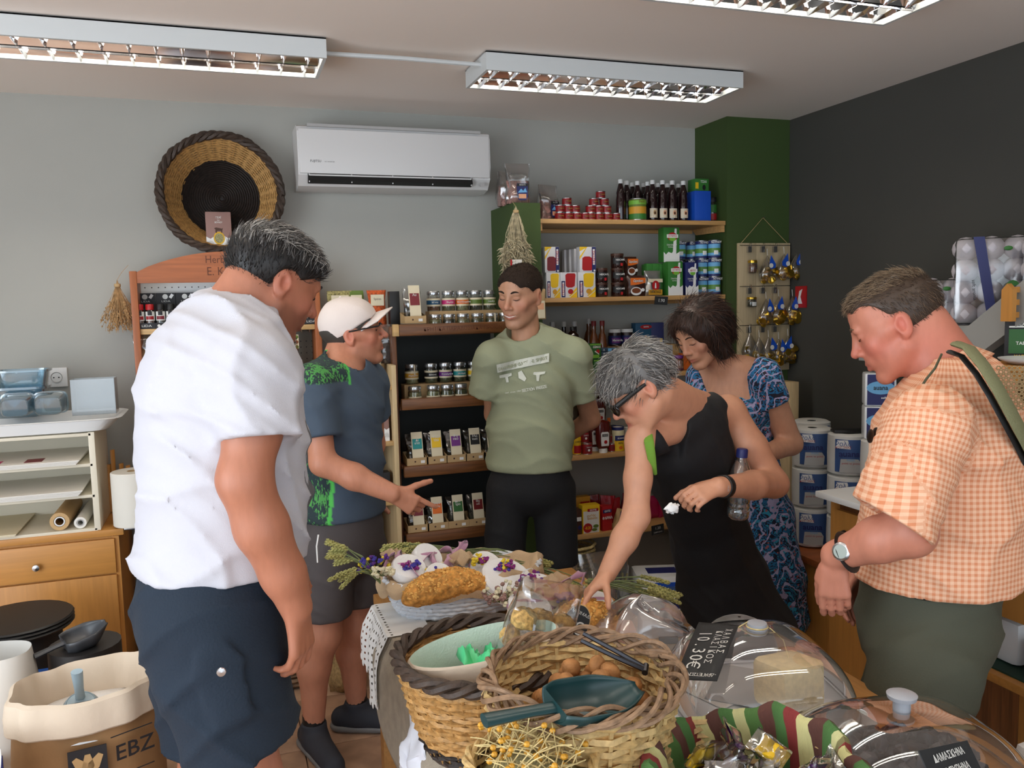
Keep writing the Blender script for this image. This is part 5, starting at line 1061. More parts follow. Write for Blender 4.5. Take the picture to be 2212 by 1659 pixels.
# linen-lined loaf holder inside
lh = empty('lined_bread_holder', (.505, 1.63, .74)); T(lh, 'oval cream bread holder with pale green lining inside the large basket', 'holder'); lh.rotation_euler = (.05, -.14, -.12)
def oval(prof, m, nm, par):
    return MB().surf(lambda u, v: (lambda r, z: (.16*r*math.cos(2*PI*u), .08*r*math.sin(2*PI*u), z))(*prof[min(len(prof)-1, int(round(v*(len(prof)-1))))]), 44, len(prof)-1, cu=True).ob(nm, m, par)
oval([(.8, 0), (.92, .06), (1, .135), (1.02, .15), (.985, .155)], 'clothcream', 'outer_cloth', lh); oval([(.985, .155), (.95, .14), (.9, .08), (.78, .01), (0, .008)], 'mintcloth', 'lining', lh)
gp = MB().surf(lambda u, v: ((.02+.075*u)-.06, (v-.5)*.09, .105+.025*math.sin(7*u+3)*math.sin(6*v)+.012*math.sin(23*u*v)), 16, 12).ob('green_film', mat('greenfilm', (86, 206, 140), .35), None, (.475, 1.63, .75)); T(gp, 'crumpled green plastic film in the bread holder', 'film'); gp.modifiers.new('t', 'SOLIDIFY').thickness = .001
mat('cookie', (198, 160, 96), .85, var=(120, .5), bump=(90, .8))
cbg = empty('cookie_bag', (.585, 1.655, .80), rot=(.1, .35, .3)); T(cbg, 'clear bag of seeded rusks in the bread holder', 'bag')
cbg.scale = (1.25, 1.25, 1.25); pouch(.15, .075, .165, 121, wob=.009).ob('clear_bag', 'film', cbg)
rnd = random.Random(8)
for i in range(9): MB().blob((-.045+.045*(i % 3), -.005+.01*(i % 2), .022+.035*(i//3)), (.026, .024, .02), 9, 6, jit=.14, seed=i).ob('rusk', 'cookie', cbg)
# walnut basket
wk = basket('walnut_basket', 'pale willow basket of walnuts with thick brown twisted rim', (.57, 1.32, BZ), .115, .17, .275, 'wicker_pale', 'willow', 20, 26, .0068, .0048, 6, seed=7, wob=.007, amp=.006, strands=6, sp=.0115, bottom='wicker_tan')
mat('walnut', (168, 116, 66), .7, var=(40, .25), bump=(60, 1.0))
wn = MB().blob((0, 0, 0), (.017, .0165, .0195), 12, 9, jit=.05, seed=2).mesh('walnut')
wp = []
rnd = random.Random(12)
for k in range(3):
    for i in range(14 if k == 0 else 11 if k == 1 else 6):
        for _ in range(40):
            a = rnd.uniform(0, 2*PI); q = math.sqrt(rnd.random())*(.105 if k == 0 else .085 if k == 1 else .055); x = .585+q*math.cos(a); y = 1.335+q*math.sin(a)
            if all((x-X)**2+(y-Y_)**2 > .034**2 for X, Y_, Z_ in wp if abs(Z_-k) < .5): break
        wp.append((x, y, k))
MB().lathe([(0, .845-BZ), (.14, .845-BZ)], n=24).ob('basket_filling', 'wicker_tan', wk)
wp.sort(key=lambda q: (-q[2], q[0]))
for i, (x, y, k) in enumerate(wp):
    o = ob('walnut', wn, 'walnut', None, (x+.012, y+.01, .862+.028*k), rot=(rnd.uniform(0, 6), rnd.uniform(0, 6), rnd.uniform(0, 6))); T(o, 'brown walnut in the pile inside the willow basket', 'walnut', 'walnuts in the willow basket')
nc = empty('nutcracker', (.66, 1.36, .945), rot=(.2, .45, -.5)); T(nc, 'dark steel nutcracker lying on the walnuts', 'nutcracker')
for s_ in (-1, 1): MB().tube([(-.07, s_*.012, 0), (0, s_*.009, 0), (.06, s_*.003, 0)], [.004, .0045, .005], 6).ob('arm', mat('darksteel', (70, 70, 74), .3, .9), nc)
MB().tube([(.06, -.012, 0), (.06, .012, 0)], .006, 8).ob('hinge', 'darksteel', nc)
a_ = at(1050, 1556, 1.16); b_ = at(1300, 1512, 1.20)
dx = (b_-a_).normalized(); zz = Vector((0, -.25, 1)); yy = dx; xx = yy.cross(zz).normalized(); zz = xx.cross(yy)
M4 = Matrix((xx, yy, zz)).transposed().to_4x4(); M4.translation = a_+dx*.125+Vector((0, 0, .012))
scoop('green_scoop', 'dark green plastic scoop lying across the walnut basket rim', M4, 'scoopgreen', .17, .095, .125)
# chamomile basket
cm = basket('chamomile_basket', 'small pale wicker basket of dried chamomile at the bottom edge', tuple(atz(1148, 1640, .88).xy)+(BZ,), .08, .1, .215, 'wicker_pale', 'wicker_pale', 15, 22, .0058, .005, 6, seed=9, strands=3)
b = MB(); fl_ = MB(); rnd = random.Random(21)
for i in range(170):
    a = rnd.uniform(0, 6.28); q = .085*math.sqrt(rnd.random()); p = Vector((q*math.cos(a), q*math.sin(a), .20+.05*(1-(q/.1)**2)+rnd.uniform(0, .02))); d = Vector((rnd.uniform(-1, 1), rnd.uniform(-1, 1), rnd.uniform(-.3, .6))).normalized()*.03
    b.tube([p-d, p+d*.3+Vector((0, 0, .004)), p+d], .0011, 3)
    if i % 2: fl_.blob(p+d, (.0055, .0055, .0045), 6, 4)
o = b.ob('dry_stems', 'straw', cm); o['kind'] = 'stuff'; o = fl_.ob('flower_heads', 'mustard', cm); o['kind'] = 'stuff'
MB().lathe([(0, .22), (.06, .205), (.09, .18)], n=20).ob('herb_filling', 'herb_pale', cm)
# striped cloth basket with sweets
def stripes(name, cols, scale):
    m = bpy.data.materials.new(name); m.use_nodes = True; MATS[name] = m; nt = m.node_tree; L = nt.links.new; bs_ = nt.nodes['Principled BSDF']; bs_.inputs['Roughness'].default_value = .9
    at_ = nt.nodes.new('ShaderNodeAttribute'); at_.attribute_name = 'st'; sp = nt.nodes.new('ShaderNodeSeparateXYZ'); L(at_.outputs['Vector'], sp.inputs[0])
    ma = nt.nodes.new('ShaderNodeMath'); ma.operation = 'MULTIPLY'; ma.inputs[1].default_value = scale; L(sp.outputs[0], ma.inputs[0]); fr_ = nt.nodes.new('ShaderNodeMath'); fr_.operation = 'FRACT'; L(ma.outputs[0], fr_.inputs[0])
    rp = nt.nodes.new('ShaderNodeValToRGB'); rp.color_ramp.interpolation = 'CONSTANT'
    while len(rp.color_ramp.elements) < len(cols): rp.color_ramp.elements.new(.5)
    for i, c in enumerate(cols): rp.color_ramp.elements[i].position = i/len(cols); rp.color_ramp.elements[i].color = lin(c)
    L(fr_.outputs[0], rp.inputs[0]); L(rp.outputs[0], bs_.inputs['Base Color'])
    wv = nt.nodes.new('ShaderNodeTexWave'); wv.inputs['Scale'].default_value = 160; bp = nt.nodes.new('ShaderNodeBump'); bp.inputs['Strength'].default_value = .4; bp.inputs['Distance'].default_value = .002
    L(at_.outputs['Vector'], wv.inputs['Vector']); L(wv.outputs[0], bp.inputs['Height']); L(bp.outputs[0], bs_.inputs['Normal']); return m
stripes('stripecloth', [(72, 112, 58), (90, 56, 48), (206, 200, 140), (136, 52, 50), (76, 118, 62), (100, 62, 54), (80, 118, 60), (200, 196, 140)], 5.5)
def attr(o, name, vals):
    a = o.data.attributes.new(name, 'FLOAT_VECTOR', 'POINT'); a.data.foreach_set('vector', np.asarray(vals, dtype=np.float32).ravel())
tk = empty('sweets_basket', (.775, 1.09, BZ+.02)); T(tk, 'basket lined with green, red and cream striped cloth at the bottom edge', 'basket')
pfs = lambda t: (.12+.05*t, .01+.15*t); weave(pfs, 14, 26, .005, .0065, seed=14).ob('side_weave', 'wicker_pale', tk)
sprof = [(.176, .06), (.182, .10), (.186, .15), (.182, .172), (.17, .18), (.158, .172), (.15, .15), (.142, .1), (.13, .05)]
def sf(u, v):
    x_ = v*(len(sprof)-1); j = min(len(sprof)-2, int(x_)); t = x_-j; r = sprof[j][0]*(1-t)+sprof[j+1][0]*t; z = sprof[j][1]*(1-t)+sprof[j+1][1]*t; a = 2*PI*u
    w = .006*math.sin(9*a)+.004*math.sin(23*a+2); return ((r+w)*math.cos(a), (r+w)*math.sin(a), z+.012*math.sin(3*a)+.006*math.sin(11*a))
mb = MB().surf(sf, 120, 16, cu=True); o = mb.ob('striped_cloth', 'stripecloth', tk); attr(o, 'st', [(i/120*1.0+.012*math.sin(j*.5), j/16, 0) for i in range(120) for j in range(17)])
MB().lathe([(0, .09), (.135, .09)], n=24).ob('basket_filling', 'dried_dark', tk)
rnd = random.Random(31)
for i in range(16):
    a = i*2.4; q = .03+.1*math.sqrt(i/16); c_ = ('plum', 'dark', 'yellow', 'paper', 'navy', 'purple')[i % 6]
    e = empty('sweet_packet', (.775+q*math.cos(a)*.85, 1.09+q*math.sin(a)*.85, BZ+.125+.015*(i % 3)), rot=(rnd.uniform(-1.2, -.4), rnd.uniform(-.4, .4), rnd.uniform(-3, 3))); T(e, '%s wrapped sweet packet in the striped basket, %s' % (ORD[i % 12] if i < 12 else 'one more', c_ if c_ != 'paper' else 'white'), 'packet', 'wrapped sweets in the striped basket')
    pouch(.055, .022, .065, 130+i, wob=.004).ob('wrapper', 'film', e); pouch(.046, .018, .05, 150+i, wob=.002).ob('sweet', c_, e)

# ---------------------------------------------------------------- acrylic domes
def dome(name, c, rx, ry, h, label, rz=0, knob=('grey', 'grey'), tray='plasticwhite', pw=.55):
    e = empty(name, c, rz); T(e, label, 'dome')
    def f(u, v):
        a = 2*PI*u; t = v*PI/2; cc, ss = math.cos(a), math.sin(a); k = lambda q: math.copysign(abs(q)**pw, q)
        r = math.sin(t)**.8; return (rx*r*k(cc), ry*r*k(ss), .012+h*math.cos(t)**1.05)
    MB().surf(f, 64, 24, cu=True).ob('acrylic_cover', 'acrylic', e)
    k = lambda q: math.copysign(abs(q)**pw, q)
    MB().tube([(rx*k(math.cos(a*PI/32)), ry*k(math.sin(a*PI/32)), .012) for a in range(64)], .004, 6, closed=True).ob('cover_edge', 'acrylic', e)
    MB().lathe([(0, h+.008), (.016, h+.008), (.016, h+.03), (.026, h+.034), (.028, h+.042), (.02, h+.046), (0, h+.047)] if knob[1] != 'flat' else [(0, h+.01), (.022, h+.01), (.024, h+.014), (.022, h+.026), (0, h+.028)], n=24).ob('knob', knob[0], e)
    MB().surf(lambda u, v: ((rx+.03)*(0, 1, 1, 0)[round(v*3)]*k(math.cos(2*PI*u)), (ry+.03)*(0, 1, 1, 0)[round(v*3)]*k(math.sin(2*PI*u)), (.001, .001, .009, .009)[round(v*3)]), 48, 3, cu=True).ob('tray', tray, e)
    return e
mat('knobgrey', (170, 174, 182), .4); mat('halva', (240, 218, 166), .75, var=(60, .1), bump=(120, .4)); mat('prune', (22, 18, 22), .4, bump=(40, 1.2))
d1 = dome('halva_dome', (1.13, 1.585, TZ+.002), .20, .19, .165, 'clear acrylic dome over a block of halva, chalk label on it', -.25, ('knobgrey', 'flat'))
hv = MB(); bm_ = hv.cbox((0, 0, .07), (.12, .10, .105), .014); o = bm_.ob('halva_block', 'halva', None, (1.155, 1.505, TZ+.011), rz=.15); T(o, 'pale yellow block of halva under the dome', 'halva')
for v in o.data.vertices: v.co += Vector((.004*math.sin(v.co.z*60), .003*math.sin(v.co.x*70), .005*math.sin(v.co.x*40+v.co.y*50)))
for i in range(2):
    o = MB().box((0, 0, 0), (.20, .14, .002)).ob('wax_paper', ('paper', 'lightgrey')[i], None, (1.10+.03*i, 1.66-.02*i, TZ+.0145+.003*i), rz=.3+.5*i); T(o, ('cream wax paper under the halva', 'grey printed wax paper beside the halva')[i], 'paper')
# chalk label curved on the dome
lb = empty('chalk_label', (0, 0, 0)); T(lb, 'curved black chalk label reading 10.30 tied to the halva dome', 'label')
c00, c10, c01, c11 = at(1510, 1345, 1.70), at(1596, 1352, 1.62), at(1459, 1468, 1.52), at(1549, 1472, 1.45)
def labf(u, v):
    p = (c00*(1-u)+c10*u)*(1-v)+(c01*(1-u)+c11*u)*v; return p+(Vector((-.3, -.6, .75))).normalized()*.02*math.sin(PI*v)
o = MB().surf(labf, 4, 16).ob('card', 'slate', lb); o.modifiers.new('t', 'SOLIDIFY').thickness = .0015
def labtext(s, v0, u, size, flip=True):
    p = labf(u, v0); eps = .02; tv = (labf(u, v0+eps)-labf(u, v0-eps)).normalized(); tu = (labf(u+eps, v0)-labf(u-eps, v0)).normalized(); n = tv.cross(-tu).normalized(); n = n if n.z > 0 else -n
    M_ = Matrix((tv, n.cross(tv), n)).transposed().to_4x4(); M_.translation = p+n*.003
    o = txt(s, size, 'chalk', lb, (0, 0, 0)); sc = o.scale.copy(); o.matrix_world = M_; o.scale = sc; return o
for s, u, size, v0, st in (('10.30€', .30, .03, .28, .105), ('ΚΛΑΣΙΚΟΣ', .62, .016, .22, .075), ('ΧΑΛΒΑΣ', .82, .016, .16, .085)):
    for i, ch in enumerate(s): labtext(ch, v0+i*st, u, size)
for i, ch in enumerate('-ΔΡΑΠΕΤΣΩΝΑΣ-'[::-1]):
    u = .08+i*.07; v0 = .93; p = labf(u, v0); tu = -(labf(u+.02, v0)-labf(u-.02, v0)).normalized(); tv = (labf(u, v0+.02)-labf(u, v0-.02)).normalized(); n = -tu.cross(tv).normalized(); n = n if n.z > 0 else -n
    M_ = Matrix((tu, n.cross(tu), n)).transposed().to_4x4(); M_.translation = p+n*.003; o = txt(ch, .009, 'chalk', lb, (0, 0, 0)); sc = o.scale.copy(); o.matrix_world = M_; o.scale = sc
kn = Vector((1.13, 1.585, TZ+.185)); MB().tube([labf(1, .05), labf(1, .05).lerp(kn, .5)+Vector((0, 0, .012)), kn], .0015, 4).ob('raffia_tie', 'straw', lb)
MB().tube([kn+Vector((.024*math.cos(a*PI/8), .024*math.sin(a*PI/8), 0)) for a in range(16)], .002, 4, closed=True).ob('raffia_loop', 'straw', lb); MB().tube([kn+Vector((.02, -.02, 0)), kn+Vector((.035, -.05, -.02)), kn+Vector((.03, -.08, -.06))], .0013, 4).ob('raffia_end', 'straw', lb)
d2 = dome('prune_dome', (1.19, 1.21, TZ+.002), .225, .165, .135, 'clear acrylic dome over dark prunes at the lower right', -.2, ('knobgrey', 'tall'), 'beech_x')
pm = MB().blob((0, 0, 0), (.02, .016, .013), 10, 7, jit=.16, seed=5).mesh('prune'); rnd = random.Random(41)
MB().lathe([(0, .012), (.16, .012), (.12, .035), (.07, .06), (0, .07)], n=20, sy=.8).ob('prune_bed', 'prune', d2)
for i in range(90):
    a = rnd.uniform(0, 6.28); q = .165*math.sqrt(rnd.random()); z = TZ+.022+max(0, .075*(1-q/.165))+rnd.uniform(0, .014)
    o = ob('prune', pm, 'prune', None, (1.19+q*math.cos(a), 1.21+q*.75*math.sin(a), z), rot=(rnd.uniform(0, 6), rnd.uniform(0, 6), 0)); T(o, 'dark wrinkled prune heaped under the acrylic dome', 'prune', 'prunes under the dome')
pc = empty('prune_label', (0, 0, 0)); T(pc, 'black chalk label reading ΔΑΜΑΣΚΗΝΑ ΜΕ ΠΥΡΗΝΑ in front of the prunes', 'label')
q00, q10, q01 = at(1985, 1626, .93), at(2090, 1603, .97), at(1996, 1690, .90); ux = (q10-q00).normalized(); vx = (q01-q00); vx = (vx-ux*vx.dot(ux)).normalized(); nx = (-ux.cross(-vx)).normalized(); nx = ux.cross(-vx).normalized()
wd = (q10-q00).length; M_ = Matrix((ux, -vx, nx)).transposed().to_4x4(); M_.translation = q00+ux*wd/2+vx*.04; pc.matrix_world = M_
MB().box((0, 0, 0), (wd, .085, .002)).ob('card', 'slate', pc)
for s, y, sz in (('ΔΑΜΑΣΚΗΝΑ', .028, .0105), ('ΜΕ ΠΥΡΗΝΑ', .007, .0105), ('5.50€', -.018, .014)): txt(s, sz, 'chalk', pc, (0, y, .0022), rot=(0, 0, .04), bold=.015)
o = boxp('white_bin', 'white plastic bin with rounded rim at the lower right corner', 'bin', (1.66, 1.16, .40), (.2, .26, .22), 'plasticwhite', (), -.25, None, .03); MB().box((0, 0, -.2), (.16, .2, .4)).ob('bin_foot', 'lightgrey', o)
# ---------------------------------------------------------------- far table: white basket, breads, flowers, wheat
def obasket(label, c, ax_, ay_, h, m, rz):
    e = empty('white_basket', c, rz); T(e, label, 'basket')
    b = MB()
    for j in range(9):
        t = j/8; k = .82+.18*t**.7; K2 = 68
        b.tube([((ax_*k+.004*math.cos(17*2*PI*i/K2*2+PI*j))*math.cos(2*PI*i/K2), (ay_*k+.004*math.cos(17*2*PI*i/K2*2+PI*j))*math.sin(2*PI*i/K2), .01+t*(h-.02)) for i in range(K2)], .0065, 5, closed=True)
    b.ob('side_weave', m, e)
    MB().surf(lambda u, v: (ax_*(.8+.16*v)*math.cos(2*PI*u), ay_*(.8+.16*v)*math.sin(2*PI*u), .004+v*(h-.012)), 40, 4, cu=True).ob('wall_lining', m, e)
    return e
wbk = obasket('white oval wicker basket lined with beige cloth', (.67, 2.455, BZ), .25, .145, .125, 'wicker_white', .05)
def linf(u, v):
    a = 2*PI*u; pr2 = [(1.05, .082), (1.08, .1), (1.06, .112), (1.0, .124), (.95, .12), (.88, .10), (.6, .085), (0, .08)]
    x_ = v*7; j = min(6, int(x_)); t = x_-j; r = pr2[j][0]*(1-t)+pr2[j+1][0]*t; z = pr2[j][1]*(1-t)+pr2[j+1][1]*t
    w = (1-v)*(.05*math.sin(7*a+.5)+.03*math.sin(13*a)); dz = (1-v)*(.014*math.sin(5*a+1)+.012*math.sin(11*a+2)); return (.25*(r+w*.6)*math.cos(a), .147*(r+w*.6)*math.sin(a), z+dz)
MB().surf(linf, 110, 21, cu=True).ob('cloth_liner', 'linen_beige', wbk)
mat('crust', (206, 146, 70), .75, var=(70, .45), bump=(60, 1.6)); mat('crustdark', (96, 54, 26), .8)
def loaf(label, c, L_, W_, H_, rz, seed, rot=None):
    rnd = random.Random(seed); e = empty('seeded_loaf', c, rz, rot); T(e, label, 'bread', 'seeded golden loaves')
    def f(u, v):
        t = v*2-1; r = (1-abs(t)**2.6)**.55+.01; a = 2*PI*u; n = 1+.06*math.sin(9*a+14*v)+.05*math.sin(31*v+5*a)+rnd.uniform(-.035, .035)
        z = H_*.5*r*math.sin(a)*n; return (t*L_/2, W_/2*r*math.cos(a)*n+.012*math.cos(2*t), z+H_*.42-.02*t*t)
    MB().surf(f, 30, 44, cu=True).ob('crust', 'crust', e, sharp=0)
    b = MB()
    for i in range(260):
        t = rnd.uniform(-.9, .9); a = rnd.uniform(.05, PI-.05); r = (1-abs(t)**2.6)**.55; p = Vector((t*L_/2, W_/2*r*math.cos(a)+.012*math.cos(2*t), H_*.5*r*math.sin(a)+H_*.42-.02*t*t))
        b.blob(p, (.0065, .004, .003), 5, 3, rot=Euler((rnd.uniform(-1, 1), rnd.uniform(-1, 1), rnd.uniform(0, 3))))
    o = b.ob('seed_crumbs', mat('seedgold', (226, 176, 96), .8, var=(60, .3)), e); o['kind'] = 'stuff'
pB = at(966, 1272, 2.32); loaf('long seeded golden loaf lying across the front of the white basket', (pB.x, 2.32, pB.z-.028), .285, .1, .09, .10, 3)
pB = at(1262, 1330, 1.98); loaf('short seeded golden loaf beside the round chalk sign', (pB.x, 1.98, pB.z-.04), .2, .095, .085, .15, 6)
# oval chalk sign
sg_ = empty('chalk_sign', at(1243, 1350, 1.76)); sg_.rotation_euler = (-.25, .45, -.45); MB().tube([(.0, .003, -.045), (.04, .05, -.2)], .003, 5).ob('stick', 'pine', sg_); T(sg_, 'small oval black chalk sign with wooden edge behind the walnut basket', 'sign')
MB().prism([(.032*math.cos(a*PI/14), .05*math.sin(a*PI/14)) for a in range(28)], .006).ob('wood_edge', 'pine', sg_); MB().prism([(.03*math.cos(a*PI/14), .048*math.sin(a*PI/14)) for a in range(28)], .001, c=(0, -.0012, 0)).ob('slate_face', 'slate', sg_)
txt('8€', .03, 'chalk', sg_, (-.002, -.003, -.006), rot=(PI/2, 0, 0)); txt('ΠΑΞΙΜΑΔΙ', .0075, 'chalk', sg_, (0, -.003, .03), rot=(PI/2, 0, 0))
# flowers, wheat, ribbons
mat('wheat', (168, 164, 100), .8, var=(60, .3)); mat('stalk', (116, 128, 84), .8); mat('ribbon', (198, 150, 176), .35, sheen=.4); mat('doily', (240, 240, 240), .8, bump=(120, .5)); mat('viol', (96, 52, 140), .8); mat('violet2', (66, 56, 150), .8); mat('magenta', (136, 42, 120), .8); mat('yel', (232, 206, 60), .8); mat('creamfl', (226, 218, 186), .8)
def ear(b, p, d, L_=.075, w=.0065):
    d = d.normalized(); s = d.orthogonal().normalized(); t = d.cross(s)
    for i in range(9):
        for k in range(3):
            a = 2*PI*(k/3)+i*1.05; o_ = s*math.cos(a)+t*math.sin(a); q = p+d*(L_*i/9); b.tube([q, q+o_*w*.8+d*.006, q+o_*w*.5+d*.014], [.0018, .0032, .0006], 4)
def wheat(label, base, tip, n, seed, spread=.05, droop=.03, L_=.075):
    rnd = random.Random(seed); e = empty('wheat_bunch', base); T(e, label, 'wheat', 'wheat bunches'); base = Vector(base); tip = Vector(tip); bs_, be = MB(), MB(); ax_ = (tip-base)
    sd_ = ax_.cross(Vector((0, 0, 1))).normalized()
    for i in range(n):
        o1 = sd_*rnd.uniform(-1, 1)*.018+Vector((0, 0, rnd.uniform(0, .02))); k = rnd.uniform(.62, 1.0); en = ax_*k+sd_*rnd.uniform(-1, 1)*spread+Vector((0, 0, rnd.uniform(-.5, 1)*spread*.6))
        md = o1*.5+en*.55+Vector((0, 0, droop*rnd.uniform(.3, 1))); pts = [o1, o1*.7+en*.28+Vector((0, 0, droop*.5)), md, en]
        bs_.tube(pts, .0016, 4); ear(be, en, (en-md)+Vector((0, 0, -.02)), L_*rnd.uniform(.85, 1.15))
    bs_.ob('stalks', 'stalk', e)['kind'] = 'stuff'; be.ob('ears', 'wheat', e)['kind'] = 'stuff'; return e
P_ = lambda x, y, Y: tuple(at(x, y, Y))
wheat('wheat bunch spread to the left along the far table edge', P_(1010, 1200, 2.60), P_(870, 1188, 2.62), 16, 1, .035, .01); wheat('wheat bunch spread to the right from the pink bow', P_(990, 1200, 2.58), P_(1150, 1212, 2.56), 16, 2, .035, .015)
wheat('wheat bunch lying on the far right part of the table', P_(1110, 1222, 2.50), P_(1270, 1275, 2.36), 16, 3, .04, .015); wheat('wheat bunch pointing right under the woman\'s hand', P_(1270, 1265, 2.26), P_(1425, 1278, 2.16), 16, 4, .05, .01)
wheat('upright wheat and flower posy at the left end of the white basket', P_(822, 1262, 2.40), P_(745, 1205, 2.42), 12, 5, .05, .02, .06)
def flowers(label, c, n, r, cols, seed, sz=.006):
    rnd = random.Random(seed); e = empty('dried_posy', c); T(e, label, 'flowers', 'dried flower posies'); bs_ = MB()
    ms = {k: MB() for k in cols}
    for i in range(n):
        a = rnd.uniform(0, 6.28); q = r*math.sqrt(rnd.random()); p = Vector((q*math.cos(a), q*.7*math.sin(a)-.01, rnd.uniform(.01, r*.9))); bs_.tube([(0, 0, 0), p*.6, p], .0009, 3)
        for k in range(3): ms[cols[i % len(cols)]].blob(p+Vector((rnd.uniform(-1, 1), rnd.uniform(-1, 1), rnd.uniform(-1, 1)))*sz, (sz, sz, sz*.8), 6, 4, jit=.2, seed=i*3+k)
    bs_.ob('stems', 'stalk', e)['kind'] = 'stuff'
    for k in cols: ms[k].ob('blossoms', k, e)['kind'] = 'stuff'
for lab, x, y, Y, n, r, cols in (('violet and yellow posy at the left end of the basket', 805, 1235, 2.44, 26, .05, ('viol', 'yel', 'violet2')), ('cream dried flowers beside the left wheat posy', 826, 1245, 2.34, 20, .035, ('creamfl',)), ('blue statice flowers on the left soap parcel', 888, 1232, 2.42, 16, .025, ('violet2', 'magenta')), ('blue and yellow flowers on the round soap', 945, 1240, 2.40, 18, .03, ('violet2', 'yel', 'creamfl')),
    ('purple flowers on the white doily parcel', 1085, 1236, 2.36, 24, .035, ('magenta', 'violet2', 'yel')), ('magenta flower sprig in the middle of the table', 1150, 1262, 2.28, 26, .04, ('magenta', 'viol')), ('violet flowers beside the heart parcel', 1218, 1298, 2.12, 18, .024, ('violet2',)), ('pale dried flowers in front of the white parcel', 1085, 1302, 2.10, 34, .055, ('creamfl', 'mauve')), ('small purple sprig behind the round soap', 1035, 1218, 2.46, 14, .028, ('magenta', 'yel'))): flowers(lab, P_(x, y, Y), n, r, cols, int(x))
def parcel(label, c, r, h, m, rz=0, tilt=0, ribbon=True):
    e = empty('soap_parcel', c, rot=(tilt, .15, rz)); T(e, label, 'parcel', 'ribboned soap parcels')
    MB().lathe([(0, 0), (r*.92, 0), (r, h*.2), (r, h*.8), (r*.9, h), (0, h*1.04)], n=24).ob('soap', m, e)
    if ribbon: MB().tube([(r*1.01*math.cos(a*PI/12), .004, h/2+h*.56*math.sin(a*PI/12)) for a in range(24)], .006, 5, closed=True, flat=.3).ob('ribbon_band', 'ribbon', e)
for a_ in (('round cream soap leaning in the white basket', P_(965, 1262, 2.36), .045, .03, 'creamfl', 0, 1.0, False), ('left white soap parcel wrapped with pink ribbon', P_(880, 1240, 2.44), .055, .035, 'doily', 0, .5), ('flowered round soap behind the long loaf', P_(945, 1252, 2.38), .045, .03, 'doily', 0, .9, False), ('large white doily parcel right of the basket', P_(1090, 1268, 2.34), .085, .045, 'doily', .2, .55, False), ('second white parcel behind the long loaf', P_(1012, 1258, 2.47), .06, .035, 'doily', 0, .3),
    ('upright cream soap with pink ribbon in the middle', P_(1175, 1300, 2.14), .04, .024, 'creamfl', .3, 1.2), ('white parcel under the upright soap', P_(1140, 1325, 2.05), .06, .035, 'doily', 0, .3), ('small white parcel near the woman\'s fingers', P_(1290, 1315, 2.06), .045, .03, 'doily', 0, .4), ('tall white parcel at the back of the basket', P_(915, 1215, 2.52), .05, .04, 'doily', .4, .8), ('white parcel with pink band behind the doily parcel', P_(1045, 1232, 2.50), .055, .035, 'doily', .1, .7), ('pale parcel at the right rim of the basket', P_(1120, 1262, 2.38), .05, .03, 'creamfl', .2, .6), ('flat white parcel in front of the magenta sprig', P_(1165, 1278, 2.24), .055, .03, 'doily', .1, .35)): parcel(*a_)
def ribbon(label, pts, w=.019):
    P2 = [Vector(p) for p in pts]; N_ = 8*(len(P2)-1); b = MB(); row_ = []
    for i in range(N_+1):
        t = i/N_*(len(P2)-1); j = min(len(P2)-2, int(t)); f_ = t-j; p0 = P2[max(0, j-1)]; p1 = P2[j]; p2 = P2[j+1]; p3 = P2[min(len(P2)-1, j+2)]
        c = .5*((2*p1)+(p2-p0)*f_+(2*p0-5*p1+4*p2-p3)*f_*f_+(-p0+3*p1-3*p2+p3)*f_**3); s_ = Vector((.5*math.sin(i*.5), .6, .8*math.cos(i*.35))).normalized(); row_ += [c-s_*w, c+s_*w]
    b.add(row_, [(2*i, 2*i+1, 2*i+3, 2*i+2) for i in range(N_)], True); o = b.ob('ribbon', 'ribbon'); T(o, label, 'ribbon', 'pink satin ribbons'); o.modifiers.new('t', 'SOLIDIFY').thickness = .0012
ribbon('pink satin bow on the wheat at the far edge', [P_(930, 1215, 2.5), P_(955, 1188, 2.56), P_(985, 1192, 2.55), P_(1002, 1172, 2.58), P_(985, 1200, 2.54), P_(960, 1215, 2.48), P_(935, 1225, 2.46)])
ribbon('pink ribbon looping over the left soap parcel', [P_(832, 1235, 2.42), P_(838, 1205, 2.46), P_(862, 1198, 2.48), P_(880, 1215, 2.44), P_(905, 1245, 2.38)]); ribbon('pink ribbon behind the round soap', [P_(905, 1240, 2.42), P_(918, 1208, 2.48), P_(935, 1202, 2.48), P_(948, 1222, 2.44), P_(980, 1225, 2.44)])
ribbon('pink ribbon streaming towards the woman\'s hand', [P_(1190, 1270, 2.2), P_(1215, 1258, 2.2), P_(1240, 1245, 2.22), P_(1262, 1238, 2.24), P_(1255, 1262, 2.2)], .011); ribbon('pink ribbon folded on the upright soap', [P_(1145, 1290, 2.14), P_(1160, 1275, 2.14), P_(1180, 1300, 2.1), P_(1195, 1312, 2.08)], .013)
for i, (x, y, Y, r) in enumerate(((1000, 1212, 2.5, .06), (850, 1205, 2.5, .045), (1200, 1262, 2.24, .06), (1130, 1290, 2.2, .05))):
    rnd = random.Random(i+70); o = MB().surf(lambda u, v: (r*1.3*(u-.5)*(1+.3*math.sin(9*v)), r*.9*(v-.5), .03+r*.45*math.sin(PI*u)*math.sin(PI*v)+.012*math.sin(11*u+7*v+i)), 18, 14).ob('burlap_wrap', 'linen_beige', None, P_(x, y+18, Y)); T(o, ('beige cloth bow behind the soaps', 'beige cloth tuft at the left soap parcel', 'beige cloth wrap near the woman\'s hand', 'beige cloth wrap in the middle of the table')[i], 'cloth'); o.modifiers.new('t', 'SOLIDIFY').thickness = .002
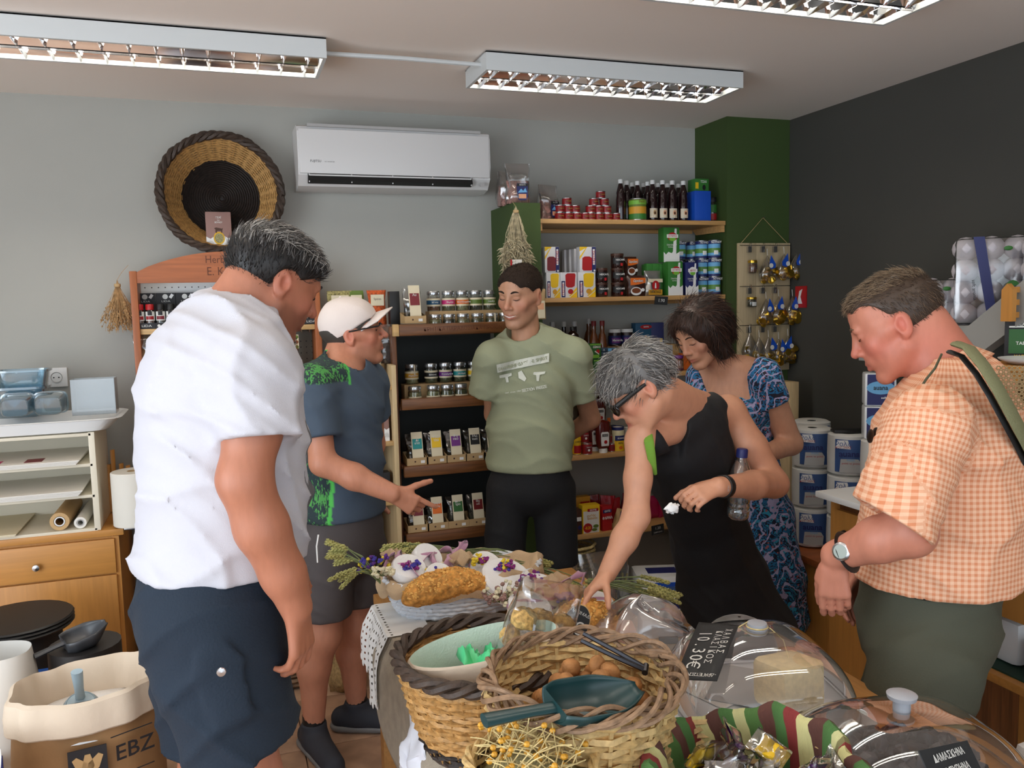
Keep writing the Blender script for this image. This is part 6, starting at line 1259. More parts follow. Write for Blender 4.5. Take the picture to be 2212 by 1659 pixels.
# clear plastic bag on the table
clear('bagfilm', (236, 236, 240), .16, .12, .16)
cp = empty('plastic_bag', P_(1388, 1385, 1.925), rot=(0, 0, -.3)); T(cp, 'big crumpled clear plastic bag with wrapped goods on the table', 'bag')
cp.location.z = TZ+.004
rnd = random.Random(77)
MB().surf(lambda u, v: ((.15+.012*math.sin(11*u*PI+6*v))*math.sin(PI*min(1, .12+v*.9))**.45*math.cos(2*PI*u)*(1-.25*v), (.10+.012*math.sin(9*u*PI+4*v))*math.sin(PI*min(1, .12+v*.9))**.45*math.sin(2*PI*u), .15*v+.012*math.sin(6*PI*u+9*v)*v), 60, 16, cu=True).ob('film', 'bagfilm', cp)
for i, (c_, s_, m_) in enumerate((((-.07, 0, .05), (.1, .08, .06), 'peach'), ((.04, .02, .06), (.09, .07, .07), 'paper'), ((0, -.03, .03), (.2, .05, .03), 'tan'), ((.06, -.045, .045), (.05, .01, .03), 'ink'))): MB().cbox(c_, s_, .012 if i < 3 else .002).ob('wrapped_item', m_, cp)
# dark mesh food cover and straw mat behind the halva dome
mc = empty('mesh_cover', (1.27, 1.86, TZ+.003)); T(mc, 'low grey mesh food cover behind the halva dome', 'cover'); clear('meshfilm', (90, 90, 92), .05, .5, .35)
MB().lathe([(.1*math.cos(t*PI/16), .085*math.sin(t*PI/16)) for t in range(8)]+[(.004, .085)], n=28).ob('mesh', 'meshfilm', mc); MB().tube([(.1*math.cos(a*PI/14), .1*math.sin(a*PI/14), .003) for a in range(28)], .003, 5, closed=True).ob('hoop', 'straw', mc)
# ---------------------------------------------------------------- people: implicit surfaces meshed with surface nets
def V(*a): return np.array(a, dtype=np.float64)
def W(px, py, Y): return np.array(at(px, py, Y))
def unit(v): return v/np.linalg.norm(v)
def axis_pts(lo, hi, bands, fine, coarse):
    p = [lo]; 
    while p[-1] < hi: p.append(p[-1]+(fine if any(a-.01 <= p[-1] <= b+.01 for a, b in bands) else coarse))
    return np.array(p)
class SDF:
    def __init__(s, lo, hi, coarse=.008, fine=.003, boxes=()):
        """boxes: list of (lo, hi) regions wanting the fine spacing"""
        s.ax = [axis_pts(lo[i], hi[i], [(b[0][i], b[1][i]) for b in boxes], fine, coarse) for i in range(3)]
        s.D = np.full([len(a) for a in s.ax], .08, dtype=np.float32)
    def grid(s, bb, pad):
        sl = []
        for i in range(3):
            a = max(0, np.searchsorted(s.ax[i], bb[0][i]-pad)-1); b = min(len(s.ax[i]), np.searchsorted(s.ax[i], bb[1][i]+pad)+1)
            if b-a < 2: return None, None
            sl.append(slice(a, b))
        X = s.ax[0][sl[0]].astype(np.float32)[:, None, None]; Y = s.ax[1][sl[1]].astype(np.float32)[None, :, None]; Z = s.ax[2][sl[2]].astype(np.float32)[None, None, :]
        return tuple(sl), (X, Y, Z)
    def op(s, prim, k=.015, sub=False):
        bb, fn = prim; sl, g = s.grid(bb, k+.03)
        if sl is None: return s
        d = fn(*g); A = s.D[sl]
        if sub: d = -d; A, d = -A, -d
        h = np.clip(.5+.5*(d-A)/max(k, 1e-4), 0, 1)
        r = d+(A-d)*h-k*h*(1-h)
        s.D[sl] = -r if sub else r
        return s
    def add(s, prim, k=.015): return s.op(prim, k)
    def cut(s, prim, k=.006):   # subtract a primitive
        bb, fn = prim; sl, g = s.grid(bb, k+.03)
        if sl is None: return s
        d = -fn(*g); A = s.D[sl]; h = np.clip(.5-.5*(d-A)/max(k, 1e-4), 0, 1)
        s.D[sl] = d+(A-d)*h+k*h*(1-h); return s
    def plane(s, p, n, bb=None, k=.004):      # remove the side the normal points to
        n = unit(np.asarray(n, float)); bb = bb or ([a[0] for a in s.ax], [a[-1] for a in s.ax]); sl, g = s.grid(bb, 0)
        d = ((g[0]-p[0])*n[0]+(g[1]-p[1])*n[1]+(g[2]-p[2])*n[2]).astype(np.float32); A = s.D[sl]
        h = np.clip(.5-.5*(d-A)/k, 0, 1); s.D[sl] = d+(A-d)*h+k*h*(1-h); return s
    def merge(s, o, k=.02):
        h = np.clip(.5+.5*(o.D-s.D)/k, 0, 1); s.D = o.D+(s.D-o.D)*h-k*h*(1-h); return s
    def disp(s, fn):
        X, Y, Z = (s.ax[0].astype(np.float32)[:, None, None], s.ax[1].astype(np.float32)[None, :, None], s.ax[2].astype(np.float32)[None, None, :])
        s.D += fn(X, Y, Z).astype(np.float32); return s
    def mesh(s, smooth=1):
        D = s.D; ax = s.ax; n = D.shape; Sg = D < 0; cid = []; pos = []; edges = []
        c = np.array([n[0]-1, n[1]-1, n[2]-1])
        for a in range(3):
            s0 = [slice(None)]*3; s1 = [slice(None)]*3; s0[a] = slice(0, -1); s1[a] = slice(1, None)
            I = np.argwhere(Sg[tuple(s0)] != Sg[tuple(s1)])
            b, d = [(1, 2), (2, 0), (0, 1)][a]
            I = I[(I[:, b] > 0) & (I[:, b] < n[b]-1) & (I[:, d] > 0) & (I[:, d] < n[d]-1)]
            J = I.copy(); J[:, a] += 1; d0 = D[tuple(I.T)]; d1 = D[tuple(J.T)]; t = d0/(d0-d1)
            P = np.stack([ax[q][I[:, q]] for q in range(3)], 1); P[:, a] += t*(ax[a][J[:, a]]-ax[a][I[:, a]])
            quad = []
            for ob_, od in ((-1, -1), (0, -1), (0, 0), (-1, 0)):
                C = I.copy(); C[:, b] += ob_; C[:, d] += od; q = (C[:, 0]*c[1]+C[:, 1])*c[2]+C[:, 2]; quad.append(q); cid.append(q); pos.append(P)
            Q = np.stack(quad, 1); fl = d0 < 0; Q[~fl] = Q[~fl][:, ::-1]; edges.append(Q)
        cid = np.concatenate(cid); pos = np.concatenate(pos); u, inv = np.unique(cid, return_inverse=True); cnt = np.bincount(inv)
        Vt = np.stack([np.bincount(inv, pos[:, i])/cnt for i in range(3)], 1); F = np.searchsorted(u, np.concatenate(edges))
        for _ in range(smooth):     # relax
            e = np.concatenate([F[:, [0, 1]], F[:, [1, 2]], F[:, [2, 3]], F[:, [3, 0]]]); e = np.concatenate([e, e[:, ::-1]]); k = np.bincount(e[:, 0], minlength=len(Vt))[:, None].clip(1)
            A = np.stack([np.bincount(e[:, 0], Vt[e[:, 1], i], minlength=len(Vt)) for i in range(3)], 1)/k; Vt = Vt*.5+A*.5
        return Vt, F
def np_mesh(name, Vt, F):
    me = bpy.data.meshes.new(name); me.vertices.add(len(Vt)); me.vertices.foreach_set('co', Vt.astype(np.float32).ravel()); k = F.shape[1]
    me.loops.add(F.size); me.loops.foreach_set('vertex_index', F.astype(np.int32).ravel()); me.polygons.add(len(F)); me.polygons.foreach_set('loop_start', np.arange(0, F.size, k, dtype=np.int32))
    me.polygons.foreach_set('use_smooth', np.ones(len(F), dtype=bool)); me.update(calc_edges=True); return me
def colour(o, rgb):
    a = o.data.attributes.new('Col', 'FLOAT_COLOR', 'POINT'); a.data.foreach_set('color', np.concatenate([rgb, np.ones((len(rgb), 1))], 1).astype(np.float32).ravel())
def cone(a, b, ra, rb=None, n=None, s=1.):
    """tapered capsule; flattened by s along the axis n"""
    a = np.asarray(a, float); b = np.asarray(b, float); rb = ra if rb is None else rb; ab = b-a; bb_ = max(1e-9, ab@ab); m = max(ra, rb)*max(1, s)
    nn = unit(np.asarray(n, float)) if n is not None else None
    def f(X, Y, Z):
        px, py, pz = X-a[0], Y-a[1], Z-a[2]; t = np.clip((px*ab[0]+py*ab[1]+pz*ab[2])/bb_, 0, 1); qx, qy, qz = px-t*ab[0], py-t*ab[1], pz-t*ab[2]; d2 = qx*qx+qy*qy+qz*qz
        if nn is not None: c = qx*nn[0]+qy*nn[1]+qz*nn[2]; d2 = d2+c*c*(1/s**2-1)
        return np.sqrt(d2)-(ra+(rb-ra)*t)
    return (np.minimum(a, b)-m, np.maximum(a, b)+m), f
def ell(c, r, M=None):
    c = np.asarray(c, float); r = np.asarray(r, float); M = np.eye(3) if M is None else M; m = max(r)
    def f(X, Y, Z):
        p = [X-c[0], Y-c[1], Z-c[2]]; q = [p[0]*M[i, 0]+p[1]*M[i, 1]+p[2]*M[i, 2] for i in range(3)]
        k0 = np.sqrt(sum((q[i]/r[i])**2 for i in range(3))); k1 = np.sqrt(sum((q[i]/r[i]**2)**2 for i in range(3)))+1e-6; return k0*(k0-1)/k1
    return (c-m, c+m), f
def loft(secs, U):
    """elliptical sections (centre, half width along U, half depth) joined"""
    out = []; U = unit(np.asarray(U, float))
    for (c0, w0, d0), (c1, w1, d1) in zip(secs[:-1], secs[1:]):
        c0 = np.asarray(c0, float); c1 = np.asarray(c1, float); ab = c1-c0; L2 = ab@ab; T_ = unit(ab); Vv = unit(np.cross(T_, U)); Uu = np.cross(Vv, T_); m = max(w0, w1, d0, d1)
        def f(X, Y, Z, c0=c0, ab=ab, L2=L2, T_=T_, Vv=Vv, Uu=Uu, w0=w0, w1=w1, d0=d0, d1=d1):
            px, py, pz = X-c0[0], Y-c0[1], Z-c0[2]; t = np.clip((px*ab[0]+py*ab[1]+pz*ab[2])/L2, 0, 1); qx, qy, qz = px-t*ab[0], py-t*ab[1], pz-t*ab[2]
            w = w0+(w1-w0)*t; d = d0+(d1-d0)*t; mn = np.minimum(w, d); u = (qx*Uu[0]+qy*Uu[1]+qz*Uu[2])/w; v = (qx*Vv[0]+qy*Vv[1]+qz*Vv[2])/d; x = (qx*T_[0]+qy*T_[1]+qz*T_[2])/mn
            return (np.sqrt(u*u+v*v+x*x)-1)*mn
        out.append(((np.minimum(c0, c1)-m, np.maximum(c0, c1)+m), f))
    return out
class Head:
    def __init__(s, c, fw, up, k=1.):
        s.c = np.asarray(c, float); y = unit(np.asarray(fw, float)); z = np.asarray(up, float); z = unit(z-y*(z@y)); s.M = np.stack([np.cross(y, z), y, z]); s.k = k
    def p(s, x, y, z): return s.c+s.M.T @ (np.array([x, y, z])*s.k)
    def loc(s, P): return ((P-s.c) @ s.M.T)/s.k
    def e(s, c, r, rot=None):
        M = s.M if rot is None else np.array(Euler(rot).to_matrix()).T @ s.M
        return ell(s.p(*c), np.array(r)*s.k, M)
    def cap(s, a, b, ra, rb=None, n=None, sq=1.): return cone(s.p(*a), s.p(*b), ra*s.k, (rb if rb is not None else ra)*s.k, None if n is None else s.M.T @ np.array(n, float), sq)
def build_head(F, h, nose=1., jaw=1., smile=0., fem=0., cheek=1.):
    a, k = F.add, h.k
    a(h.e((0, -.018, .043), (.0765, .098, .083)), .01); a(h.e((0, .035, .05), (.064, .056, .06)), .03); a(h.e((0, .03, -.03), (.06*jaw, .064, .082)), .03)
    for s in (-1, 1):
        a(h.cap((s*.052*jaw, .0, -.05), (s*.02, .068, -.1), .019, .014), .025); a(h.e((s*.042, .063, -.016), (.02*cheek, .017, .019)), .022); a(h.cap((s*.056, .03, .0), (s*.07, -.0, .0), .012), .03)
    a(h.e((0, .076, -.098), (.021*jaw, .018, .017)), .02); a(h.cap((-.036, .083-.004*fem, .031), (.036, .083-.004*fem, .031), .0095-.003*fem), .016)
    for s in (-1, 1): F.cut(h.e((s*.031, .105, .012), (.0165, .018, .0105)), .012)
    a(h.cap((0, .088, .03), (0, .107*nose+.004*(1-nose), -.014), .0085, .0105), .012); a(h.e((0, .112*nose, -.021), (.0115, .0115, .0105)), .008)
    for s in (-1, 1): a(h.e((s*.0125, .099, -.0255), (.0085, .0105, .0078)), .006)
    for s in (-1, 1): F.cut(h.e((s*.0065, .104, -.0335), (.0038, .006, .0045)), .003)
    for s in (-1, 1): a(h.e((s*.031, .0765, .0125), (.0148, .0135, .0118)), .003)
    a(h.e((0, .083, -.05), (.03, .016, .022)), .015)
    z = -.06; cz = .006*smile
    for s in (-1, 1): a(h.cap((0, .0985, z+.0055), (s*(.0245+.006*smile), .086-.006*smile, z+.003+cz), .0048, .003), .004); a(h.cap((0, .0965, z-.006), (s*(.021+.006*smile), .086-.005*smile, z-.003+cz), .0062, .0035), .004)
    for s in (-1, 1): F.cut(h.cap((0, .1035, z), (s*(.0265+.006*smile), .0905-.006*smile, z+cz), .0016+.0012*smile, .0012), .0025)
    for s in (-1, 1):       # ears
        rot = (.12, 0, -s*.35); ec = (s*.0785, -.016, -.002); M = np.array(Euler(rot).to_matrix()).T @ h.M
        a(h.e(ec, (.0075, .019, .0315), rot), .006); a(h.e((s*.0745, -.008, -.026), (.006, .009, .011), rot), .006); F.cut(h.e((s*.0885, -.0115, .001), (.0105, .0112, .019), rot), .004)
        a(h.cap((s*.0795, .0, -.008), (s*.0775, .002, .0), .0042), .004)
def face_colour(h, P, skin, lips=None, stub=0., flush=0., brow=None, tan=None):
    L = h.loc(P); x, y, z = np.abs(L[:, 0]), L[:, 1], L[:, 2]; C = np.tile(np.array(lin(skin)[:3]), (len(P), 1)); near = (np.abs(L) < .16).all(1)
    def mix(m, col, w): 
        m = np.clip(m, 0, 1)[:, None]*w; C[:] = C*(1-m)+np.array(col)*m
    if flush:
        g = np.exp(-(((x-.045)/.03)**2+((y-.06)/.05)**2+((z+.022)/.03)**2)); mix(g*near, lin((196, 92, 84))[:3], flush); g = np.exp(-((x/.016)**2+((y-.11)/.02)**2+((z+.02)/.02)**2)); mix(g*near, lin((196, 92, 84))[:3], flush); g = np.exp(-(((x-.08)/.012)**2+((y+.012)/.025)**2+(z/.035)**2)); mix(g*near, lin((196, 84, 74))[:3], flush)
    if stub:
        g = np.clip((-.028-z)/.02, 0, 1)*np.clip((y+.02)/.03, 0, 1)*np.clip((.125+z)/.012, 0, 1); mix(g*near, lin((58, 46, 40))[:3], stub)
    if lips:
        g = np.exp(-((x/.021)**4+((z+.061)/.0095)**4))*(y > .082); mix(g*near, lin(lips)[:3], .75)
    return C
SKM = {}
def skin_mat(name, rough=.5):
    m = bpy.data.materials.new(name); m.use_nodes = True; MATS[name] = m; nt = m.node_tree; b = nt.nodes['Principled BSDF']; L = nt.links.new
    a = nt.nodes.new('ShaderNodeAttribute'); a.attribute_name = 'Col'; n = nt.nodes.new('ShaderNodeTexNoise'); n.inputs['Scale'].default_value = 38; n.inputs['Detail'].default_value = 5
    r = nt.nodes.new('ShaderNodeMapRange'); r.inputs[3].default_value = .86; r.inputs[4].default_value = 1.12; L(n.outputs[0], r.inputs[0])
    mx = nt.nodes.new('ShaderNodeVectorMath'); mx.operation = 'SCALE'; L(a.outputs['Color'], mx.inputs[0]); L(r.outputs[0], mx.inputs['Scale']); L(mx.outputs[0], b.inputs['Base Color'])
    b.inputs['Roughness'].default_value = rough; b.inputs['Subsurface Weight'].default_value = .06; b.inputs['Subsurface Radius'].default_value = (.012, .004, .002)
    n2 = nt.nodes.new('ShaderNodeTexNoise'); n2.inputs['Scale'].default_value = 420; bp = nt.nodes.new('ShaderNodeBump'); bp.inputs['Strength'].default_value = .12; bp.inputs['Distance'].default_value = .002; L(n2.outputs[0], bp.inputs['Height']); L(bp.outputs[0], b.inputs['Normal'])
    return m
skin_mat('skin'); 
def hand(F, wr, dirv, palm_n, k=1., curl=(.5, .55, .6, .65), spread=.12, thumb=(.5, .35, .4), right=1, bend2=.9, skip=()):
    """palm from the wrist along dirv; palm_n = direction the palm faces; fingers curl towards it"""
    d = unit(np.asarray(dirv, float)); n = np.asarray(palm_n, float); n = unit(n-d*(n@d)); u = np.cross(d, n)*right     # u points to the thumb side
    A = lambda x, y, z: wr+(u*x+d*y+n*z)*k
    F.add(cone(A(0, -.02, 0), A(0, .03, 0), .024*k, .026*k, n, .62), .012)
    for x, r in ((.026, .0135), (.009, .0135), (-.009, .013), (-.025, .012)): F.add(cone(A(x*.62, .02, 0), A(x, .082-.005*abs(x)*20, -.002), r*k, r*.86*k), .009)
    F.add(cone(A(.022, .024, .006), A(.034, .05, .010), .0155*k, .012*k), .012)
    for i, (x, l) in enumerate(((.028, .074), (.0095, .082), (-.0095, .077), (-.027, .062))):
        if i in skip: continue
        c = curl[i]; base = A(x, .084-.006*(i == 3), -.001); ang = 0.; fd = unit(d+u*spread*(1.5-i)*.6*.5); p = base; r = .0088*k if i != 3 else .0078*k
        for j, (f, cc) in enumerate(((.46, c*.55), (.31, c*bend2), (.23, c*.7))):
            ang += cc; q = p+(fd*math.cos(ang)+n*math.sin(ang))*l*f*k; F.add(cone(p, q, r*(1-.07*j), r*(1-.07*(j+1))), .0035); p = q
    t0, t1, t2 = thumb; p = A(.03, .034, .008); td = unit(u*math.sin(t0+.35)+d*math.cos(t0+.35)+n*t1)
    for j, l in enumerate((.036, .032, .026)):
        q = p+td*l*k; F.add(cone(p, q, (.0118-.001*j)*k, (.0108-.001*j)*k), .005); p = q; td = unit(td+d*t2*.35+n*t2*.4-u*t2*.3)
def limb(F, pts, rs, k=.02):
    for a, b, ra, rb in zip(pts[:-1], pts[1:], rs[:-1], rs[1:]): F.add(cone(a, b, ra, rb), k)
def folds(specs):
    """cloth creases: list of (amp, k-vector, warp-vector, phase, sharp)"""
    def f(X, Y, Z):
        o = 0
        for a, k, w, ph, sh in specs:
            th = X*k[0]+Y*k[1]+Z*k[2]+1.7*np.sin(X*w[0]+Y*w[1]+Z*w[2]+ph*2)+ph; o = o-a*((1-np.abs(np.sin(th)))**sh-.3)
        return o
    return f
def finish(F, name, m, parent, smooth=1):
    Vt, Q = F.mesh(smooth); o = ob(name, np_mesh(name, Vt, Q), m, parent); return o, Vt
def box_of(*pts, pad=.1):
    P = np.array(pts); return P.min(0)-pad, P.max(0)+pad
def strands(name, parent, Vt, Q, h, flow, n, L_, r, mats, seed, lift=.25, wave=0., region=None, segs=4, droop=0.):
    """hair: tapered strands rooted on the hair shell and following flow(local point) -> local direction"""
    rng = np.random.default_rng(seed); c = Vt[Q].mean(1); nr = np.cross(Vt[Q[:, 1]]-Vt[Q[:, 0]], Vt[Q[:, 3]]-Vt[Q[:, 0]]); ar = np.linalg.norm(nr, axis=1)+1e-12; nr = nr/ar[:, None]; Lc = h.loc(c)
    ok = np.ones(len(c), bool) if region is None else region(Lc); pr = ar*ok; pr = pr/pr.sum(); idx = rng.choice(len(c), n, p=pr); P = c[idx]; N = nr[idx]
    d = flow(Lc[idx]) @ h.M; d = d-N*(d*N).sum(1)[:, None]; d = d/(np.linalg.norm(d, axis=1)[:, None]+1e-9); d = d+rng.normal(0, .22, d.shape); d = d/np.linalg.norm(d, axis=1)[:, None]
    ln = L_*rng.uniform(.6, 1.25, n)*h.k; pts = [P-N*.002]; cur = P.copy(); dd = d+N*lift; ph = rng.uniform(0, 6.28, n)
    for j in range(segs):
        dd = dd/np.linalg.norm(dd, axis=1)[:, None]; cur = cur+dd*(ln/segs)[:, None]; dd = dd-N*(lift*.55)+np.array([0, 0, -droop])+np.cross(N, d)*(wave*np.sin(ph+j*1.6))[:, None]; pts.append(cur.copy())
    pts = np.stack(pts, 1); S_ = segs+1; groups = rng.integers(0, len(mats), n); side = np.cross(d, N)
    for g, mt in enumerate(mats):
        I = np.where(groups == g)[0]; p = pts[I]; s = side[I][:, None, :]; nn = N[I][:, None, :]; tw = np.linspace(1, .15, S_)[None, :, None]*r
        ring = np.stack([p+s*tw, p-s*tw*.5+nn*tw*.8, p-s*tw*.5-nn*tw*.8], 2); k = len(I); Vv = ring.reshape(-1, 3); base = (np.arange(k)*S_*3)[:, None]; F_ = []
        for j in range(segs):
            for q in range(3): q2 = (q+1) % 3; F_.append(np.concatenate([base+j*3+q, base+j*3+q2, base+(j+1)*3+q2, base+(j+1)*3+q], 1))
        o = ob(name, np_mesh(name, Vv, np.concatenate(F_)), mt, parent); o['kind'] = 'stuff'
def shell(h, t, cuts, res=.0045, grow=(1, 1, 1), ctr=(0, -.018, .043), r=(.0765, .098, .083), extra=(), smooth=1, noise=None):
    F = SDF(h.c-.19*h.k, h.c+.19*h.k, res*h.k, res*h.k)
    F.add(h.e(ctr, (r[0]*grow[0]+t, r[1]*grow[1]+t, r[2]*grow[2]+t)), .01); F.add(h.e((0, .035, .05), (.064+t, .056+t, .06+t)), .03)
    for e in extra: F.add(e[0], e[1])
    if noise: F.disp(noise)
    for c in cuts:
        if c[0] == 'e': F.cut(h.e(*c[1:3]), c[3])
        else: F.plane(h.p(*c[1]), h.M.T @ np.array(c[2], float), None, .006)
    return F.mesh(smooth)
def sy(L, x, z):
    m = (np.abs(L[:, 0]-x) < .0036) & (np.abs(L[:, 2]-z) < .0036) & (L[:, 1] > .03); return L[m, 1].max() if m.any() else .08
def brows(h, parent, m, Vt, zz=.033, w=1.):
    L = h.loc(Vt[np.abs(Vt-h.c).max(1) < .16])
    for s in (-1, 1):
        pts = [h.p(x, sy(L, x, z)+.0006, z) for x, z in [(s*(.015+.031*t), zz+.006*math.sin(PI*t*.85)) for t in (0, .2, .4, .6, .8, 1)]]
        MB().tube([Vector(p) for p in pts], [.002*w, .0033*w, .0036*w, .0032*w, .0024*w, .0012*w], 6).ob('eyebrow', m, parent)
def lashes(h, parent, Vt, m='ink', z=.0075):
    L = h.loc(Vt[np.abs(Vt-h.c).max(1) < .16])
    for s in (-1, 1): MB().tube([Vector(h.p(x, sy(L, x, q)+.0004, q)) for x, q in [(s*(.018+.027*t), z-.004*math.sin(PI*t)+.001*t) for t in (0, .25, .5, .75, 1)]], [.0006, .0013, .0015, .0014, .0008], 5).ob('eyelash', m, parent)
def cloth_mat(name, col, rough=.85, bump=(260, .25), var=(6, .05)): return mat(name, col, rough, bump=bump, var=var)
def shoe(parent, ank, fdir, m, sole='lightgrey', L_=.26):
    f = unit(V(fdir[0], fdir[1], 0)); g = V(ank[0], ank[1], 0); F = SDF(g-V(.22, .22, .02), g+V(.24, .24, .16), .007, .007); heel = g-f*.06+V(0, 0, .045); toe = g+f*(L_-.10)+V(0, 0, .032)
    F.add(cone(heel, toe, .042, .034), .02); F.add(cone(g+V(0, 0, .06), g+V(0, 0, .11), .045, .046), .03); F.add(cone(g+f*.03+V(0, 0, .055), toe, .042, .034), .02); F.plane(V(0, 0, .014), (0, 0, -1)); F.plane(g+V(0, 0, .115), (0, 0, 1))
    o, _ = finish(F, 'shoe', m, parent)
    F = SDF(g-V(.22, .22, .02), g+V(.24, .24, .06), .007, .007); F.add(cone(heel*V(1, 1, 0)+V(0, 0, .02), toe*V(1, 1, 0)+V(0, 0, .02), .047, .041), .02); F.plane(V(0, 0, .028), (0, 0, 1)); F.plane(V(0, 0, .0015), (0, 0, -1)); finish(F, 'sole', sole, o)

def garment(P, name, m, S_, U, sleeves, planes, neck, fold, res=.0065, pad=.26, extra=(), k=.03):
    """shirt or dress: lofted trunk, hollow sleeves cut square to the arm, planes for hems, neck opening"""
    pts = [s[0] for s in S_]+[p for s in sleeves for p in s[:2]]; lo, hi = box_of(*pts, pad=pad); F = SDF(lo, hi, res, res)
    for s in loft(S_, U): F.add(s, k)
    for e in extra: F.add(e[0], e[1])
    if fold: F.disp(folds(fold))
    for a, b, ra, rb, cutn in sleeves:
        G = SDF(lo, hi, res, res); d = unit(b-a); G.add(cone(a, b+d*.08, ra, rb), .01)
        if fold: G.disp(folds(fold))
        n = d if cutn is None else unit(np.asarray(cutn, float)); G.plane(b, n); G.cut(cone(b-d*.03, b+d*.12, rb-.024, rb-.022), .004); F.merge(G, k)
    for p, n in planes: F.plane(p, n)
    for c in neck: F.cut(c, .006)
    return finish(F, name, m, P, 4)
# ---------------------------------------------------------------- man in white (left foreground)
def person(label, base):
    e = empty('person', (0, 0, 0)); T(e, label, 'person'); return e
def secs(L_): return [(W(px, py, Y), w, d) for px, py, Y, w, d in L_]
hairm = {k: mat(k, c, .45, spec=.4) for k, c in (('hair_black', (30, 27, 26)), ('hair_grey', (112, 110, 108)), ('hair_silver', (186, 182, 176)), ('hair_dkgrey', (66, 62, 58)), ('hair_brown', (52, 34, 27)), ('hair_brown2', (78, 52, 40)), ('hair_sand', (104, 82, 62)), ('hair_sand2', (150, 128, 102)), ('hair_dksand', (66, 52, 42)), ('hair_buzz', (52, 42, 36)))}
for q_ in ('Roughness', 'Specular IOR Level'): MATS['hair_buzz'].node_tree.nodes['Principled BSDF'].inputs[q_].default_value = .95 if q_ == 'Roughness' else .1
def shoulders(F, secs_, U, k=.02):
    for s in loft(secs_, U): F.add(s, k)
def skincol(C): return np.array(lin(C)[:3])
# --- body
P1 = person('dark-haired man in white t-shirt and navy cargo shorts, left foreground, looking down', None)
f1 = unit(V(.95, .3, 0)); u1 = V(.3, -.95, 0)
h1 = Head(W(590, 616, 1.92), (.83, .33, -.43), (.35, .1, .93), .97)
SR, EL, WR = W(545, 800, 1.735), W(528, 1035, 1.665), W(640, 1312, 1.70)
SL, EL2, WR2 = W(520, 790, 2.09), W(560, 1030, 2.16), W(610, 1200, 2.12)
kn1, kn2 = W(540, 1700, 1.775), W(452, 1680, 2.03)
an1, an2 = V(kn1[0]-.02, kn1[1], .09), V(kn2[0]-.05, kn2[1], .09)
lo, hi = box_of(h1.c, WR, an1, an2, WR2, W(300, 800, 1.9), pad=.17); lo[2] = -.01
F = SDF(lo, hi, .010, .0036, [(h1.c-.14, h1.c+.15), (W(640, 1300, 1.7)-V(.07, .07, .0), W(640, 1490, 1.7)+V(.07, .07, .2))])
shoulders(F, secs([(500, 735, 1.9, .15, .09), (480, 830, 1.9, .17, .13), (485, 1080, 1.9, .15, .13), (470, 1290, 1.9, .16, .14)]), u1, .03)
F.add(cone(h1.p(0, -.025, -.04), W(505, 720, 1.905), .060, .068), .03); F.add(cone(h1.p(0, -.06, -.02), W(480, 712, 1.905), .048, .06), .04)
build_head(F, h1, nose=1.02, jaw=1.1)
F.add(cone(W(500, 745, 1.9), SR, .07, .06), .03); F.add(cone(W(500, 745, 1.9), SL, .07, .06), .03)
limb(F, [SR, W(546, 930, 1.69), EL, W(566, 1140, 1.675), W(612, 1240, 1.69), WR], [.060, .054, .050, .051, .043, .033]); limb(F, [SL, EL2, WR2], [.058, .045, .032])
hand(F, WR, W(652, 1420, 1.71)-WR, (-.8, .55, .05), 1.12, (.55, .62, .7, .8), .05, (.15, .35, .5), 1); hand(F, WR2, (.6, .1, -.8), (-.2, .3, -.9), 1., (.6, .6, .6, .6), .05, (.3, .3, .4), -1)
for hp, kn, an in ((W(470, 1330, 1.80), kn1, an1), (W(455, 1330, 2.0), kn2, an2)):
    limb(F, [hp, kn, kn*V(.5, .5, .55)+an*V(.5, .5, .45)+V(-.02, 0, 0), an], [.095, .066, .06, .04], .03); F.add(cone(an-V(.0, 0, .03), an+V(.08, .02, -.045), .036, .026), .02)
o, Vb = o, Vt = finish(F, 'body', 'skin', P1)
C = face_colour(h1, Vt, (172, 112, 86), (140, 78, 66), .38, .25); L = h1.loc(Vt); g = np.exp(-(((L[:, 0])/.055)**2+((L[:, 1]-.0)/.11)**2+((L[:, 2]+.1)/.05)**2))[:, None]*.35; C = C*(1-g)+skincol((176, 88, 72))*g; colour(o, C)
# hair
fl1 = lambda L: np.stack([L[:, 0]*1.2, .5*np.ones(len(L)), -.5-.0*L[:, 2]], 1)*np.where(L[:, 2:3] > .08, [[1, 1.6, -.2]], [[.4, -.3, -1.4]])
cuts1 = [('e', (0, .115, -.005), (.066, .075, .086), .012), ('p', (0, -.1, -.055), (0, .62, -1)), ('e', (.09, .0, -.01), (.035, .034, .05), .008), ('e', (-.09, .0, -.01), (.035, .034, .05), .008), ('e', (.07, .075, -.04), (.04, .07, .07), .01), ('e', (-.07, .075, -.04), (.04, .07, .07), .01)]
Vh, Qh = shell(h1, .007, cuts1); oh = ob('hair', np_mesh('hair', Vh, Qh), 'hair_black', P1)
strands('hair_strand', oh, Vh, Qh, h1, fl1, 3000, .024, .0011, ['hair_black', 'hair_black', 'hair_dkgrey', 'hair_black'], 1, .4, segs=3)
strands('hair_strand', oh, Vh, Qh, h1, fl1, 1100, .027, .0010, ['hair_silver', 'hair_grey', 'hair_grey'], 2, .45, segs=3, region=lambda L: (L[:, 2] > .05))
brows(h1, P1, 'hair_black', Vb, w=1.2); lashes(h1, P1, Vb)
